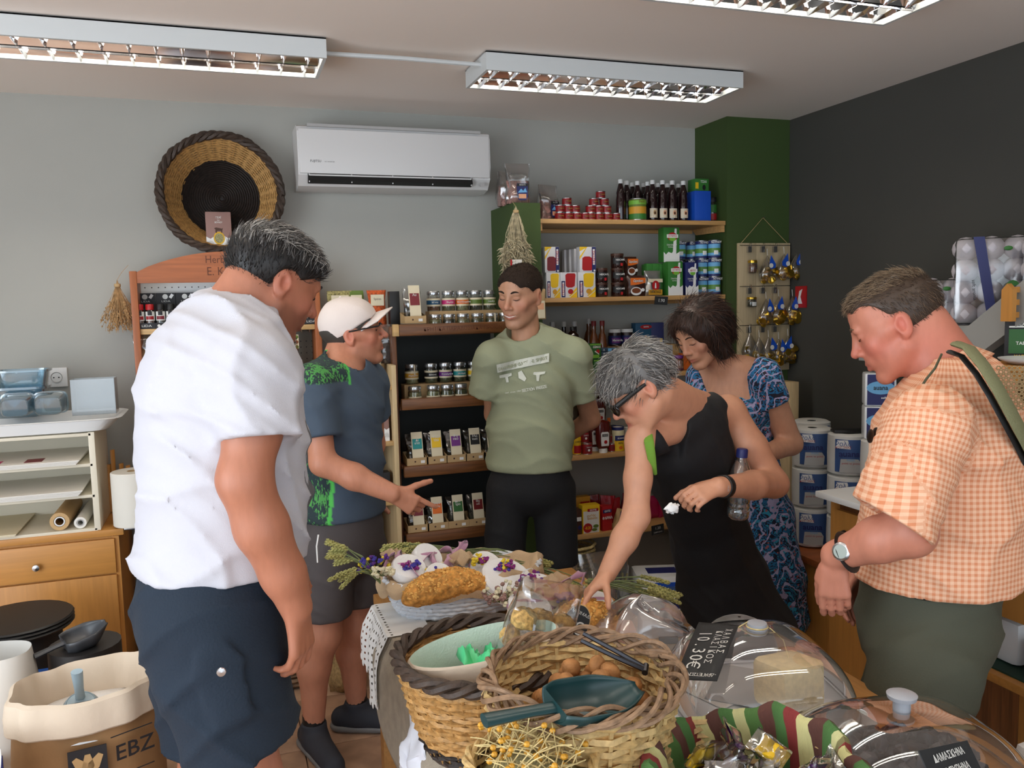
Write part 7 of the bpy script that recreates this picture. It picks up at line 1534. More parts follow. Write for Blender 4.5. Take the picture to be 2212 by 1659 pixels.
# goatee and moustache as short hair
F = SDF(h1.c-.16, h1.c+.16, .004, .004); F.add(h1.e((0, .078, -.1), (.022, .02, .02)), .01); F.add(h1.cap((-.02, .09, -.045), (.02, .09, -.045), .006), .006); F.cut(h1.e((0, .1, -.062), (.022, .012, .009)), .004); Vg, Qg = F.mesh(1); og = ob('goatee', np_mesh('goatee', Vg, Qg), 'hair_black', P1)
strands('beard_strand', og, Vg, Qg, h1, lambda L: np.tile([[0, .2, -1.]], (len(L), 1)), 500, .009, .0008, ['hair_black', 'hair_dkgrey'], 4, .5, segs=2)
# shirt
cloth_mat('tee_white', (232, 232, 238)); 
def colmat(name, rough=.85, bumps=260):
    m = bpy.data.materials.new(name); m.use_nodes = True; MATS[name] = m; nt = m.node_tree; b = nt.nodes['Principled BSDF']; L = nt.links.new; a = nt.nodes.new('ShaderNodeAttribute'); a.attribute_name = 'Col'; L(a.outputs['Color'], b.inputs['Base Color']); b.inputs['Roughness'].default_value = rough; 
    n = nt.nodes.new('ShaderNodeTexNoise'); n.inputs['Scale'].default_value = bumps; bp = nt.nodes.new('ShaderNodeBump'); bp.inputs['Strength'].default_value = .25; bp.inputs['Distance'].default_value = .003; L(n.outputs[0], bp.inputs['Height']); L(bp.outputs[0], b.inputs['Normal']); return m
colmat('cloth_col')
S1 = secs([(497, 712, 1.905, .125, .085), (488, 748, 1.9, .19, .125), (478, 830, 1.9, .205, .165), (484, 950, 1.9, .20, .170), (487, 1080, 1.9, .19, .172), (480, 1190, 1.9, .195, .172), (468, 1300, 1.9, .20, .178)])
o, Vt = garment(P1, 't_shirt', 'cloth_col', S1, u1, [(SR, W(560, 950, 1.685), .09, .083, W(556, 985, 1.67)-W(548, 850, 1.70)), (SL, W(545, 950, 2.12), .085, .08, None)], [(V(0, 0, 1.05), (0, 0, -1))], [cone(h1.p(0, -.03, -.05), W(508, 705, 1.905), .074, .075)], [(.010, (9, 0, 26), (14, 6, 5), .4, 2.5), (.009, (30, 14, 8), (5, 9, 11), 1.3, 2.5), (.004, (44, 20, 40), (9, 5, 14), 2.2, 2.)], extra=[(cone(W(500, 770, 1.88), SR, .09, .09), .03)])
C = np.tile(skincol((190, 190, 198)), (len(Vt), 1)); q = (Vt-W(484, 1000, 1.9)) @ f1; n_ = np.sin(Vt[:, 2]*55+Vt[:, 1]*40)+np.sin(Vt[:, 2]*23-Vt[:, 1]*61+1); m_ = ((q > .128) & (Vt[:, 2] > 1.16) & (Vt[:, 2] < 1.36) & (n_ > -.5) & (np.abs((Vt-W(484, 1000, 1.9)) @ u1) < .12)); C[m_] = skincol((96, 98, 102)); colour(o, C)
# shorts
cloth_mat('shorts_navy', (15, 32, 48), .85, (200, .35))
F = SDF(*box_of(W(470, 1280, 1.9), W(535, 1660, 1.77), W(445, 1640, 2.03), pad=.22), .0075, .0075)
shoulders(F, secs([(470, 1240, 1.9, .185, .165), (466, 1320, 1.9, .19, .170)]), u1, .02)
F.add(cone(W(455, 1340, 1.80), W(540, 1660, 1.775), .142, .122), .03); F.add(cone(W(452, 1340, 2.0), W(462, 1640, 2.03), .142, .118), .03)
F.add(cone(W(470, 1430, 1.665), W(500, 1530, 1.66), .05, .05, (0, 1, 0), .16), .01); F.add(cone(W(400, 1300, 1.78)+V(0, -.02, 0), W(440, 1300, 1.74), .03, .03, (0, 1, 0), .5), .01)
F.disp(folds([(.013, (16, 8, 14), (6, 4, 9), .4, 2.5), (.010, (-18, 10, 22), (9, 4, 3), 1.4, 2.5)])); F.plane(W(540, 1625, 1.72), (.2, 0, -1), (lo*0+W(300, 1659, 1.5)-.3, W(700, 1400, 1.90))); F.plane(W(455, 1592, 2.03), (0, 0, -1)); F.plane(V(0, 0, 1.09), (0, 0, 1))
o, _ = finish(F, 'cargo_shorts', 'shorts_navy', P1); p = W(478, 1452, 1.605); MB().lathe([(0, -.002), (.008, -.002), (.009, 0), (.008, .002), (0, .003)], n=14, ax=Matrix.Rotation(PI/2, 3, 'X')).ob('snap_button', 'steel', o, p)
for an in (an1, an2): shoe(P1, an, f1, 'dark')

# ---------------------------------------------------------------- man in orange (right foreground)
P6 = person('man in orange checked shirt with backpack strap, right foreground, looking down at the table', None)
f6 = unit(V(-.72, .69, 0)); u6 = V(-.69, -.72, 0)
h6 = Head(W(1938, 706, 1.70), (-.66, .62, -.44), (-.2, .25, .94), 1.06)
SL, EL, WR = W(2003, 925, 1.455), W(1968, 1150, 1.415), W(1806, 1200, 1.565)
SR, EL2, WR2 = W(2090, 905, 1.80), W(1960, 1140, 1.96), W(1860, 1225, 1.80)
kn1, kn2 = W(1925, 1700, 1.50), W(1900, 1640, 1.72); an1, an2 = V(kn1[0]+.03, kn1[1]-.03, .09), V(kn2[0]+.03, kn2[1]-.03, .09)
lo, hi = box_of(h6.c, WR, an1, an2, WR2, W(2150, 900, 1.6), pad=.18); lo[2] = -.01
F = SDF(lo, hi, .010, .0034, [(h6.c-.15, h6.c+.15), (W(1810, 1200, 1.57)-V(.07, .07, .16), W(1810, 1190, 1.57)+V(.07, .07, .0))])
S6b = secs([(2075, 860, 1.6, .16, .10), (2050, 960, 1.6, .17, .14), (2030, 1150, 1.6, .16, .15), (2005, 1300, 1.6, .16, .14)]); shoulders(F, S6b, u6, .03)
F.add(cone(h6.p(0, -.025, -.045), W(2055, 830, 1.6), .064, .07), .03); F.add(cone(h6.p(0, -.065, -.02), W(2085, 820, 1.6), .05, .06), .04); build_head(F, h6, nose=1.0, jaw=1.08)
F.add(cone(W(2060, 880, 1.6), SL, .07, .06), .03); F.add(cone(W(2060, 880, 1.6), SR, .07, .06), .03)
limb(F, [SL, EL, W(1900, 1165, 1.47), WR], [.064, .052, .05, .034]); limb(F, [SR, EL2, WR2], [.06, .046, .033])
hand(F, WR+V(-.004, .0, -.012), W(1808, 1340, 1.57)-WR, (.69, .72, 0), 1.02, (.42, .48, .52, .58), .0, (-.2, .3, .25), -1); hand(F, WR2, (-.3, .1, -.9), (.2, -.8, 0), 1., (.5, .5, .5, .5), .05, (.3, .3, .4), 1)
for hp, kn, an in ((W(2000, 1450, 1.54), kn1, an1), (W(1985, 1450, 1.68), kn2, an2)):
    limb(F, [W(2003, 1340, 1.6), hp, kn, an], [.1, .08, .06, .04], .03)
o, Vb = o, Vt = finish(F, 'body', 'skin', P6); C = face_colour(h6, Vt, (196, 128, 104), (176, 96, 84), 0, .5); L = h6.loc(Vt); g = np.exp(-((L[:, 0]/.09)**2+((L[:, 1]+.03)/.09)**2+((L[:, 2]+.075)/.06)**2))[:, None]*.55; C = C*(1-g)+skincol((186, 86, 74))*g; colour(o, C)
fl6 = lambda L: np.stack([L[:, 0]*1.2, np.where(L[:, 2] > .07, 1., -.4), np.where(L[:, 2] > .07, .1, -1.2)], 1)
cuts6 = [('e', (0, .128, .012), (.072, .074, .095), .014), ('p', (0, -.1, -.06), (0, .55, -1)), ('e', (.09, .0, -.02), (.03, .034, .055), .008), ('e', (-.09, .0, -.02), (.03, .034, .055), .008), ('e', (.075, .08, -.01), (.05, .08, .095), .012), ('e', (-.075, .08, -.01), (.05, .08, .095), .012)]
Vh, Qh = shell(h6, .003, cuts6); oh = ob('hair', np_mesh('hair', Vh, Qh), 'hair_dksand', P6)
strands('hair_strand', oh, Vh, Qh, h6, fl6, 4200, .014, .0009, ['hair_dksand', 'hair_sand', 'hair_dksand'], 11, .5, segs=2); strands('hair_strand', oh, Vh, Qh, h6, fl6, 1500, .024, .0009, ['hair_sand', 'hair_sand2', 'hair_sand2'], 12, .5, segs=3, region=lambda L: L[:, 2] > .085)
brows(h6, P6, 'hair_sand', Vb, w=.9); lashes(h6, P6, Vb, 'brown')
# gingham shirt
def gingham(name):
    m = bpy.data.materials.new(name); m.use_nodes = True; MATS[name] = m; nt = m.node_tree; b = nt.nodes['Principled BSDF']; L = nt.links.new; a = nt.nodes.new('ShaderNodeAttribute'); a.attribute_name = 'st'; sp = nt.nodes.new('ShaderNodeSeparateXYZ'); L(a.outputs['Vector'], sp.inputs[0]); outs = []
    for i in (0, 1):
        mu = nt.nodes.new('ShaderNodeMath'); mu.operation = 'MULTIPLY'; mu.inputs[1].default_value = 78; L(sp.outputs[i], mu.inputs[0]); s_ = nt.nodes.new('ShaderNodeMath'); s_.operation = 'FRACT'; L(mu.outputs[0], s_.inputs[0]); g_ = nt.nodes.new('ShaderNodeMath'); g_.operation = 'GREATER_THAN'; g_.inputs[1].default_value = .52; L(s_.outputs[0], g_.inputs[0]); outs.append(g_)
    ad = nt.nodes.new('ShaderNodeMath'); ad.operation = 'ADD'; L(outs[0].outputs[0], ad.inputs[0]); L(outs[1].outputs[0], ad.inputs[1]); dv = nt.nodes.new('ShaderNodeMath'); dv.operation = 'MULTIPLY'; dv.inputs[1].default_value = .5; L(ad.outputs[0], dv.inputs[0])
    rp = nt.nodes.new('ShaderNodeValToRGB'); rp.color_ramp.elements[0].color = lin((234, 190, 158)); rp.color_ramp.elements[1].color = lin((214, 138, 98)); L(dv.outputs[0], rp.inputs[0]); L(rp.outputs[0], b.inputs['Base Color']); b.inputs['Roughness'].default_value = .85
    n = nt.nodes.new('ShaderNodeTexNoise'); n.inputs['Scale'].default_value = 300; bp = nt.nodes.new('ShaderNodeBump'); bp.inputs['Strength'].default_value = .2; bp.inputs['Distance'].default_value = .002; L(n.outputs[0], bp.inputs['Height']); L(bp.outputs[0], b.inputs['Normal']); return m
gingham('gingham')
S6 = secs([(2066, 842, 1.6, .125, .085), (2066, 872, 1.6, .20, .135), (2050, 950, 1.6, .225, .175), (2040, 1080, 1.6, .215, .188), (2024, 1200, 1.6, .205, .192), (2004, 1310, 1.6, .20, .182)])
o, Vt = garment(P6, 'checked_shirt', 'gingham', S6, u6, [(SL, W(1928, 1126, 1.42), .092, .097, (-.55, .15, -.82)), (SR, W(1985, 1080, 1.93), .085, .09, None)], [(W(2000, 1305, 1.46), (0, 0, -1))], [cone(h6.p(0, -.03, -.06), W(2058, 818, 1.6), .076, .078)], [(.008, (10, -8, 24), (12, 6, 5), .4, 2.5), (.006, (26, 22, 10), (5, 9, 11), 1.3, 2.5), (.004, (40, -30, 34), (9, 5, 14), 2.2, 2.)], extra=[(cone(W(2050, 900, 1.57), SL, .09, .092), .03)])
cen = W(2035, 1080, 1.6); q = Vt-cen; a_ = np.arctan2(q @ u6, q @ f6); st = np.stack([a_*.19, Vt[:, 2]-.3*np.abs(q @ f6)*0, 0*a_], 1)
ad_ = unit(EL-SL); r_ = Vt-SL; t_ = r_ @ ad_; d_ = np.linalg.norm(r_-t_[:, None]*ad_, axis=1); sl_ = (d_ < .112) & (t_ > -.02) & ((q @ u6) > .15); e1 = unit(np.cross(ad_, V(0, 0, 1))); e2 = np.cross(ad_, e1); an_ = np.arctan2(r_ @ e1, r_ @ e2); st[sl_] = np.stack([an_*.095, t_, 0*t_], 1)[sl_]; attr(o, 'st', st)
# collar, pocket with sunglasses, cord
nb_ = W(2052, 818, 1.6); ax6 = unit(h6.c-nb_); cu = unit(np.cross(ax6, f6)); cf = np.cross(cu, ax6)
def collar(u, v):
    a = 2*PI*u; r = .086+.022*v; p = nb_+(cf*math.cos(a)*1.02+cu*math.sin(a))*r+ax6*(.030-.05*v)-cf*.0+V(0, 0, -.014*max(0, math.cos(a))); return Vector(p)
mbc = MB().surf(collar, 48, 6, cu=True); oc = mbc.ob('collar', 'gingham', P6); oc.modifiers.new('t', 'SOLIDIFY').thickness = .003; attr(oc, 'st', [(i/48*.55, j/6*.05, 0) for i in range(48) for j in range(7)])
def tubep(pts, r, n=6, name='cord', m='olive', par=None, flat=1.): return MB().tube([Vector(p) for p in pts], r, n, flat=flat).ob(name, m, par)
tubep([W(1985, 845, 1.50), W(2000, 820, 1.50), W(2020, 795, 1.50), W(2034, 765, 1.52)], .0028, 6, 'glasses_cord', mat('cordgreen', (70, 72, 50), .7), P6)
tubep([W(2092, 752, 1.52), W(2110, 760, 1.50), W(2128, 776, 1.48)], .0028, 6, 'glasses_cord', 'cordgreen', P6)
sp_ = W(1888, 975, 1.64); 
MB().cbox((0, 0, 0), (.10, .006, .11), .003).ob('shirt_pocket', 'gingham', P6, Vector(W(1893, 1010, 1.60)), rot=(0, 0, math.atan2(f6[0], -f6[1])+.35))
for s_ in (-1, 1): MB().blob((s_*.018, 0, 0), (.019, .006, .017), 12, 8).ob('sunglasses_lens', 'black', P6, Vector(W(1886, 940, 1.585)), rot=(0, 0, .5))
# belt, trousers
cloth_mat('trousers', (74, 76, 62), .85, (220, .3)); F = SDF(*box_of(W(2005, 1290, 1.6), an1, an2, pad=.24), .0085, .0085); shoulders(F, secs([(2006, 1270, 1.6, .18, .165), (2000, 1350, 1.6, .185, .168)]), u6, .02)
limb(F, [W(1998, 1440, 1.52), kn1, an1+V(0, 0, .02)], [.130, .098, .085], .03); limb(F, [W(1985, 1440, 1.70), kn2, an2+V(0, 0, .02)], [.130, .098, .085], .03)
F.disp(folds([(.007, (14, 12, 16), (6, 4, 9), .4, 2.5), (.005, (-18, 10, 22), (9, 4, 3), 1.4, 2.5)])); F.plane(V(0, 0, .035), (0, 0, -1)); F.plane(V(0, 0, .93), (0, 0, 1)); finish(F, 'trousers', 'trousers', P6)
F = SDF(*box_of(W(2005, 1280, 1.6), pad=.26), .008, .008); shoulders(F, secs([(2006, 1262, 1.6, .19, .173), (2005, 1300, 1.6, .192, .175)]), u6, .01); F.plane(V(0, 0, .925), (0, 0, 1)); F.plane(V(0, 0, .885), (0, 0, -1)); finish(F, 'belt', mat('belt', (40, 32, 26), .5), P6)
for an in (an1, an2): shoe(P6, an, f6, 'brown')
# watch
wa = unit(WR-EL); c_ = WR-wa*.03; e1 = unit(np.cross(wa, V(0, 0, 1))); e2 = np.cross(wa, e1)
wt = MB()
wt.tube([Vector(c_+(e1*math.cos(a*PI/12)+e2*math.sin(a*PI/12))*.040) for a in range(24)], .010, 6, closed=True, flat=.35); wo = wt.ob('watch_strap', 'black', P6)
M_ = Matrix(((Vector(e2)), Vector(wa), Vector(unit(V(-.75, -.45, .25))))).transposed().to_4x4(); M_.translation = Vector(c_+unit(V(-.75, -.45, .25))*.04)
ww = MB().lathe([(0, -.004), (.021, -.004), (.022, 0), (.021, .006), (.017, .008), (0, .008)], n=24).ob('watch_case', 'steel', wo); ww.matrix_world = M_; wf = MB().lathe([(0, .0085), (.016, .0085)], n=20).ob('watch_face', mat('watchface', (150, 160, 150), .3), wo); wf.matrix_world = M_
# backpack
mat('khaki', (122, 112, 80), .85, bump=(120, .5)); mat('khakistrap', (118, 118, 84), .8, bump=(200, .4)); mat('meshkhaki', (150, 128, 92), .9)
bp_ = empty('backpack', (0, 0, 0)); T(bp_, 'khaki backpack with mesh padding on the back of the man in orange', 'backpack')
bc = W(2235, 960, 1.50)
F = SDF(bc-V(.2, .2, .3), bc+V(.25, .25, .3), .008, .008); F.add(ell(bc+V(.02, -.02, .0), (.085, .15, .24), np.stack([f6, u6, V(0, 0, 1)])), .01); finish(F, 'pack_body', 'khaki', bp_)
pts = [W(2062, 742, 1.47), W(2090, 752, 1.44), W(2122, 790, 1.40), W(2150, 835, 1.38), W(2180, 890, 1.37), W(2212, 950, 1.38), W(2240, 1010, 1.42)]
MB().tube([Vector(p)+Vector((.0, -.004, .0)) for p in pts], .024, 8, flat=.28).ob('shoulder_strap', 'khakistrap', bp_); MB().tube([Vector(p)+Vector((-.012, .004, -.018)) for p in pts], .012, 6, flat=.4).ob('strap_edge', 'black', bp_)
pm_ = MB(); pc_ = W(2190, 838, 1.40); 
for i in range(9):
    for j in range(11):
        c = Vector(pc_)+Vector((.6, -.5, 0)).normalized()*(.0105*(i-3)+.005*(j % 2))+Vector((0, 0, .009*(5-j))); pm_.tube([c+Vector((.6, -.5, 0)).normalized()*.0045*math.cos(a*PI/3)+Vector((0, 0, .0045*math.sin(a*PI/3))) for a in range(6)], .0016, 4, closed=True)
pm_.ob('mesh_padding', 'meshkhaki', bp_)
# ---------------------------------------------------------------- young man in green (middle)
P3 = person('smiling young man in sage green printed t-shirt and black shorts, hands behind his back', None)
f3 = unit(V(-.5, -.86, 0)); u3 = V(.86, -.5, 0)
h3 = Head(W(1124, 640, 3.26), (-.74, -.62, -.22), (-.02, -.1, 1), 1.04)
SR, ER, WR = W(1064, 772, 3.30), W(1068, 895, 3.44), W(1115, 965, 3.52); SL, EL, WL = W(1240, 766, 3.22), W(1276, 905, 3.36), W(1190, 965, 3.50)
kR, kL = W(1088, 1240, 3.33), W(1205, 1240, 3.27); aR, aL = V(kR[0], kR[1]+.03, .09), V(kL[0]+.02, kL[1]+.03, .09)
lo, hi = box_of(h3.c, SR, SL, EL, ER, aR, aL, WR, pad=.15); lo[2] = -.01; F = SDF(lo, hi, .012, .004, [(h3.c-.13, h3.c+.14)])
shoulders(F, secs([(1140, 770, 3.3, .15, .07), (1146, 850, 3.3, .15, .1), (1145, 1010, 3.3, .14, .1)]), u3, .03); F.add(cone(h3.p(0, -.02, -.05), W(1138, 745, 3.3), .055, .062), .03); build_head(F, h3, 1., 1., 1., 0., 1.1)
for a, b, c in ((SR, ER, WR), (SL, EL, WL)): F.add(cone(W(1140, 775, 3.3), a, .055, .05), .03); limb(F, [a, b, c], [.052, .042, .03])
hand(F, WR, (.8, .2, -.4), (0, -1, 0), 1., (.6, .6, .6, .6), .05, (.3, .3, .3), 1); hand(F, WL, (-.8, .2, -.3), (0, -1, 0), 1., (.6, .6, .6, .6), .05, (.3, .3, .3), -1)
for hp, kn, an in ((W(1105, 1040, 3.33), kR, aR), (W(1190, 1040, 3.28), kL, aL)): limb(F, [hp, kn, an], [.08, .058, .038], .03); F.add(cone(an-V(0, 0, .03), an+V(-.04, -.07, -.045), .034, .026), .02)
o, Vb = o, Vt = finish(F, 'body', 'skin', P3); colour(o, face_colour(h3, Vt, (196, 146, 116), (190, 104, 98), .16, .3))
cutsb = [('e', (0, .12, .0), (.075, .07, .082), .012), ('p', (0, -.1, -.05), (0, .5, -1)), ('e', (.09, .0, -.02), (.03, .034, .055), .008), ('e', (-.09, .0, -.02), (.03, .034, .055), .008), ('e', (.07, .085, -.03), (.045, .07, .085), .01), ('e', (-.07, .085, -.03), (.045, .07, .085), .01)]
Vh, Qh = shell(h3, .002, cutsb); oh = ob('hair', np_mesh('hair', Vh, Qh), 'hair_buzz', P3); strands('hair_strand', oh, Vh, Qh, h3, fl6, 2600, .007, .0009, ['hair_buzz', 'hair_black'], 31, .9, segs=2)
brows(h3, P3, 'hair_buzz', Vb, w=1.2); lashes(h3, P3, Vb)
Lf = h3.loc(Vb[np.abs(Vb-h3.c).max(1) < .16]); MB().tube([Vector(h3.p(x*.026, sy(Lf, x*.026, -.0605+.005*x*x)-.001, -.0605+.005*x*x)) for x in (-1, -.5, 0, .5, 1)], [.0006, .0022, .0026, .0022, .0006], 6).ob('teeth', 'paper', P3)
cloth_mat('tee_sage', (152, 158, 130)); S3 = secs([(1135, 722, 3.3, .078, .07), (1142, 748, 3.3, .165, .09), (1148, 830, 3.3, .175, .115), (1146, 930, 3.3, .18, .12), (1142, 1030, 3.3, .188, .13)])
o3, Vt3 = garment(P3, 't_shirt', 'tee_sage', S3, u3, [(SR, W(1046, 852, 3.36), .072, .075, None), (SL, W(1258, 858, 3.28), .072, .078, None)], [(V(0, 0, .895), (0, 0, -1))], [cone(h3.p(0, -.01, -.05), W(1130, 710, 3.28), .066, .07)], [(.007, (12, 4, 28), (14, 6, 5), .4, 2.5), (.006, (24, 20, 22), (5, 9, 11), 1.3, 2.5)], extra=[(cone(W(1140, 762, 3.3), SR, .06, .07), .03), (cone(W(1140, 762, 3.3), SL, .06, .07), .03)])
# chest print, laid on the cloth by projecting along the view of the chest
def cast(Vt, p, n):
    d = Vt-p; t = d @ n; r = np.linalg.norm(d-t[:, None]*n, axis=1); m = r < .012; return p+n*(t[m].max()+.0035) if m.any() else p
def chest(px, py): return cast(Vt3, W(px, py, 3.3), f3)
def stamp(poly, name='printed_shape', m='chalk'):
    pts = [Vector(chest(x, y)) for x, y in poly]; MB().add(pts, [tuple(range(len(pts)))]).ob(name, m, o3)
mat('printwhite', (214, 218, 206), .8)
for i in range(12):
    x0, x1 = 1083+i*9.5, 1083+(i+1)*9.5; yb = lambda x: 792-(x-1083)*.225; stamp([(x0, yb(x0)+10), (x1, yb(x1)+10), (x1, yb(x1)-8), (x0, yb(x0)-8)], 'print_bar', 'printwhite')
def chest_text(s, x0, y0, x1, y1, size, m):
    for i, ch in enumerate(s):
        if ch == ' ': continue
        t = (i+.5)/len(s); p = chest(x0+(x1-x0)*t, y0+(y1-y0)*t)+f3*.004; o = txt(ch, size, m, o3, Vector(p), rot=(PI/2, -math.atan2(y0-y1, x1-x0)*1., math.atan2(u3[1], u3[0])), bold=.02)
chest_text('DIFFERENT CULSEDINE SPIRIT', 1088, 794, 1193, 768, .013, 'tee_sage'); chest_text('SECTION FREEZE', 1138, 838, 1194, 826, .012, 'printwhite'); chest_text('cool since 1984', 1098, 845, 1136, 838, .006, 'printwhite')
for poly in ([(1086, 808), (1112, 802), (1113, 808), (1104, 811), (1106, 822), (1100, 823), (1098, 812), (1086, 814)], [(1128, 800), (1136, 796), (1148, 812), (1144, 818), (1130, 812)], [(1164, 798), (1190, 796), (1188, 801), (1178, 803), (1176, 816), (1171, 816), (1170, 804), (1163, 803)]): stamp(poly, 'print_picture', 'printwhite')
cloth_mat('shorts_black', (16, 18, 22), .85); F = SDF(*box_of(W(1145, 1010, 3.3), kR, kL, pad=.2), .009, .009); shoulders(F, secs([(1145, 1000, 3.3, .165, .12), (1145, 1050, 3.3, .172, .125)]), u3, .02)
F.add(cone(W(1098, 1060, 3.33), W(1088, 1230, 3.33), .095, .088), .025); F.add(cone(W(1196, 1060, 3.28), W(1206, 1230, 3.27), .095, .09), .025); F.disp(folds([(.005, (10, 8, 14), (6, 4, 9), .4, 2.5)])); F.plane(W(1200, 1222, 3.25), (0, 0, -1)); F.plane(V(0, 0, .94), (0, 0, 1)); finish(F, 'shorts', 'shorts_black', P3)
for an in (aR, aL): shoe(P3, an, f3, 'dark')

# ---------------------------------------------------------------- man in the cap
P2 = person('man in white cap, glasses and slate blue t-shirt, pointing with his right hand', None)
f2 = unit(V(.55, -.83, 0)); u2 = V(.83, .55, 0)
h2 = Head(W(762, 724, 3.0), (.965, -.14, .14), (-.1, 0, 1), .96)
SR, ER, WR = W(677, 838, 2.85), W(697, 1000, 2.78), W(848, 1066, 2.72); SL, EL, WL = W(797, 825, 3.05), W(808, 960, 3.14), W(775, 1060, 3.08)
kR, kL = W(700, 1370, 2.92), W(772, 1350, 3.02); aR, aL = V(*W(678, 1560, 2.97)), V(*W(770, 1500, 3.08)); aR[2] = aL[2] = .1
lo, hi = box_of(h2.c, SR, WR, W(920, 1110, 2.72), aR, aL, SL, pad=.15); lo[2] = -.01; F = SDF(lo, hi, .011, .0036, [(h2.c-.13, h2.c+.15), (W(840, 1110, 2.72)-V(.01, .06, .02), W(925, 1040, 2.72)+V(.01, .06, .02))])
shoulders(F, secs([(742, 815, 2.95, .13, .07), (742, 900, 2.95, .13, .09), (742, 1100, 2.95, .13, .1)]), u2, .03); F.add(cone(h2.p(0, -.02, -.05), W(735, 800, 2.96), .056, .064), .03); F.add(cone(h2.p(0, -.055, -.03), W(722, 800, 2.97), .042, .055), .03); build_head(F, h2, 1.06, 1.)
for a, b, c, r in ((SR, ER, WR, (.054, .042, .031)), (SL, EL, WL, (.05, .04, .03))): F.add(cone(W(742, 825, 2.95), a, .055, .05), .03); limb(F, [a, b, b*.55+c*.45, c], [r[0], r[1], r[1]*1.02, r[2]])
hand(F, WR, W(905, 1098, 2.72)-WR, (0, 1, .15), 1.02, (.12, 1.0, 1.1, 1.2), .05, (.5, .25, .2), 1); hand(F, WL, (.2, 0, -.9), (.3, -1, 0), 1., (.5, .5, .5, .5), .05, (.3, .3, .3), -1)
for hp, kn, an in ((W(715, 1180, 2.9), kR, aR), (W(775, 1180, 3.0), kL, aL)): limb(F, [hp, kn, kn*.5+an*.5+V(-.015, .01, .05), an], [.085, .058, .056, .036], .03); F.add(cone(an-V(0, 0, .03), an+V(0, 0, -.04), .034, .03), .02)
o, Vb = o, Vt = finish(F, 'body', 'skin', P2); colour(o, face_colour(h2, Vt, (192, 130, 102), (170, 96, 84), .2, .35))
cuts2 = [('e', (0, .12, .0), (.075, .075, .1), .012), ('p', (0, -.1, -.06), (0, .35, -1)), ('e', (.09, .0, -.02), (.03, .034, .055), .008), ('e', (-.09, .0, -.02), (.03, .034, .055), .008), ('e', (.07, .09, -.04), (.045, .07, .09), .01), ('e', (-.07, .09, -.04), (.045, .07, .09), .01), ('p', (0, 0, .06), (0, -.2, 1))]
Vh, Qh = shell(h2, .005, cuts2); oh = ob('hair', np_mesh('hair', Vh, Qh), 'hair_dkgrey', P2); strands('hair_strand', oh, Vh, Qh, h2, lambda L: np.tile([[0, -.5, -1.]], (len(L), 1)), 1100, .012, .0009, ['hair_dkgrey', 'hair_grey', 'hair_black'], 21, .15, segs=2, region=lambda L: L[:, 2] < -.002+.4*(L[:, 1]+.02))
cloth_mat('cap_white', (226, 214, 208), .8); F = SDF(h2.c-.2, h2.c+V(.24, .2, .2), .0045, .0045); F.add(h2.e((0, -.014, .05), (.086, .106, .096)), .01); F.add(h2.e((0, .03, .055), (.076, .066, .068)), .03); F.plane(h2.p(0, .0, .02), h2.M.T @ V(0, .46, -1)); F.cut(h2.e((0, -.12, .0), (.032, .04, .026)), .004)
F.disp(folds([(.0025, (30, 20, 26), (14, 9, 5), .4, 2.5)])); oc, _ = finish(F, 'baseball_cap', 'cap_white', P2)
def bill(u, v): 
    a = (u-.5)*2; y = .066+.096*v*(1-.3*a*a)-.035*a*a; return Vector(h2.p(a*.082*(1-.1*v), y, .064+.016*v-.05*a*a*(1-.2*v)))
o = MB().surf(bill, 16, 8).ob('cap_bill', 'cap_white', oc); o.modifiers.new('t', 'SOLIDIFY').thickness = .004
MB().blob(Vector(h2.p(0, -.018, .145)), (.006, .006, .004), 10, 6).ob('cap_button', 'cap_white', oc)
brows(h2, P2, 'hair_grey', Vb); lashes(h2, P2, Vb)
gl = MB().tube([Vector(h2.p(-.083, -.012, .018)), Vector(h2.p(-.08, .04, .02)), Vector(h2.p(-.062, .098, .02))], .003, 6, flat=.6).ob('glasses', 'black', P2); MB().tube([Vector(h2.p(.083, -.012, .018)), Vector(h2.p(.08, .04, .02)), Vector(h2.p(.062, .098, .02))], .003, 6).ob('temple', 'black', gl); MB().tube([Vector(h2.p(-.062, .1, .022)), Vector(h2.p(-.03, .108, .027)), Vector(h2.p(0, .112, .022)), Vector(h2.p(.03, .108, .027)), Vector(h2.p(.062, .1, .022))], .0026, 6).ob('brow_bar', 'black', gl)
for s in (-1, 1): MB().add([Vector(h2.p(s*.034+.025*math.cos(a*PI/8), .107-.1*abs(s*.034+.025*math.cos(a*PI/8))**1.6, .008+.017*math.sin(a*PI/8))) for a in range(16)], [tuple(range(16))]).ob('lens', 'glass', gl)
S2 = secs([(742, 790, 2.96, .08, .075), (738, 815, 2.95, .16, .09), (740, 880, 2.95, .158, .115), (742, 1000, 2.95, .15, .12), (742, 1100, 2.95, .155, .125), (742, 1160, 2.95, .16, .128)])
o, Vt = garment(P2, 't_shirt', 'cloth_col', S2, u2, [(SR, W(694, 948, 2.80), .075, .07, None), (SL, W(806, 900, 3.10), .07, .068, None)], [(W(742, 1130, 2.84), (0, 0, -1))], [cone(h2.p(0, -.02, -.06), W(742, 790, 2.94), .07, .074), cone(h2.p(0, -.055, -.03), W(725, 796, 2.97), .06, .066)], [(.006, (14, 4, 24), (14, 6, 5), .4, 2.5), (.005, (26, -20, 16), (5, 9, 11), 1.3, 2.5)], extra=[(cone(W(742, 825, 2.95), SR, .06, .07), .03), (cone(W(742, 825, 2.95), SL, .06, .066), .03)])
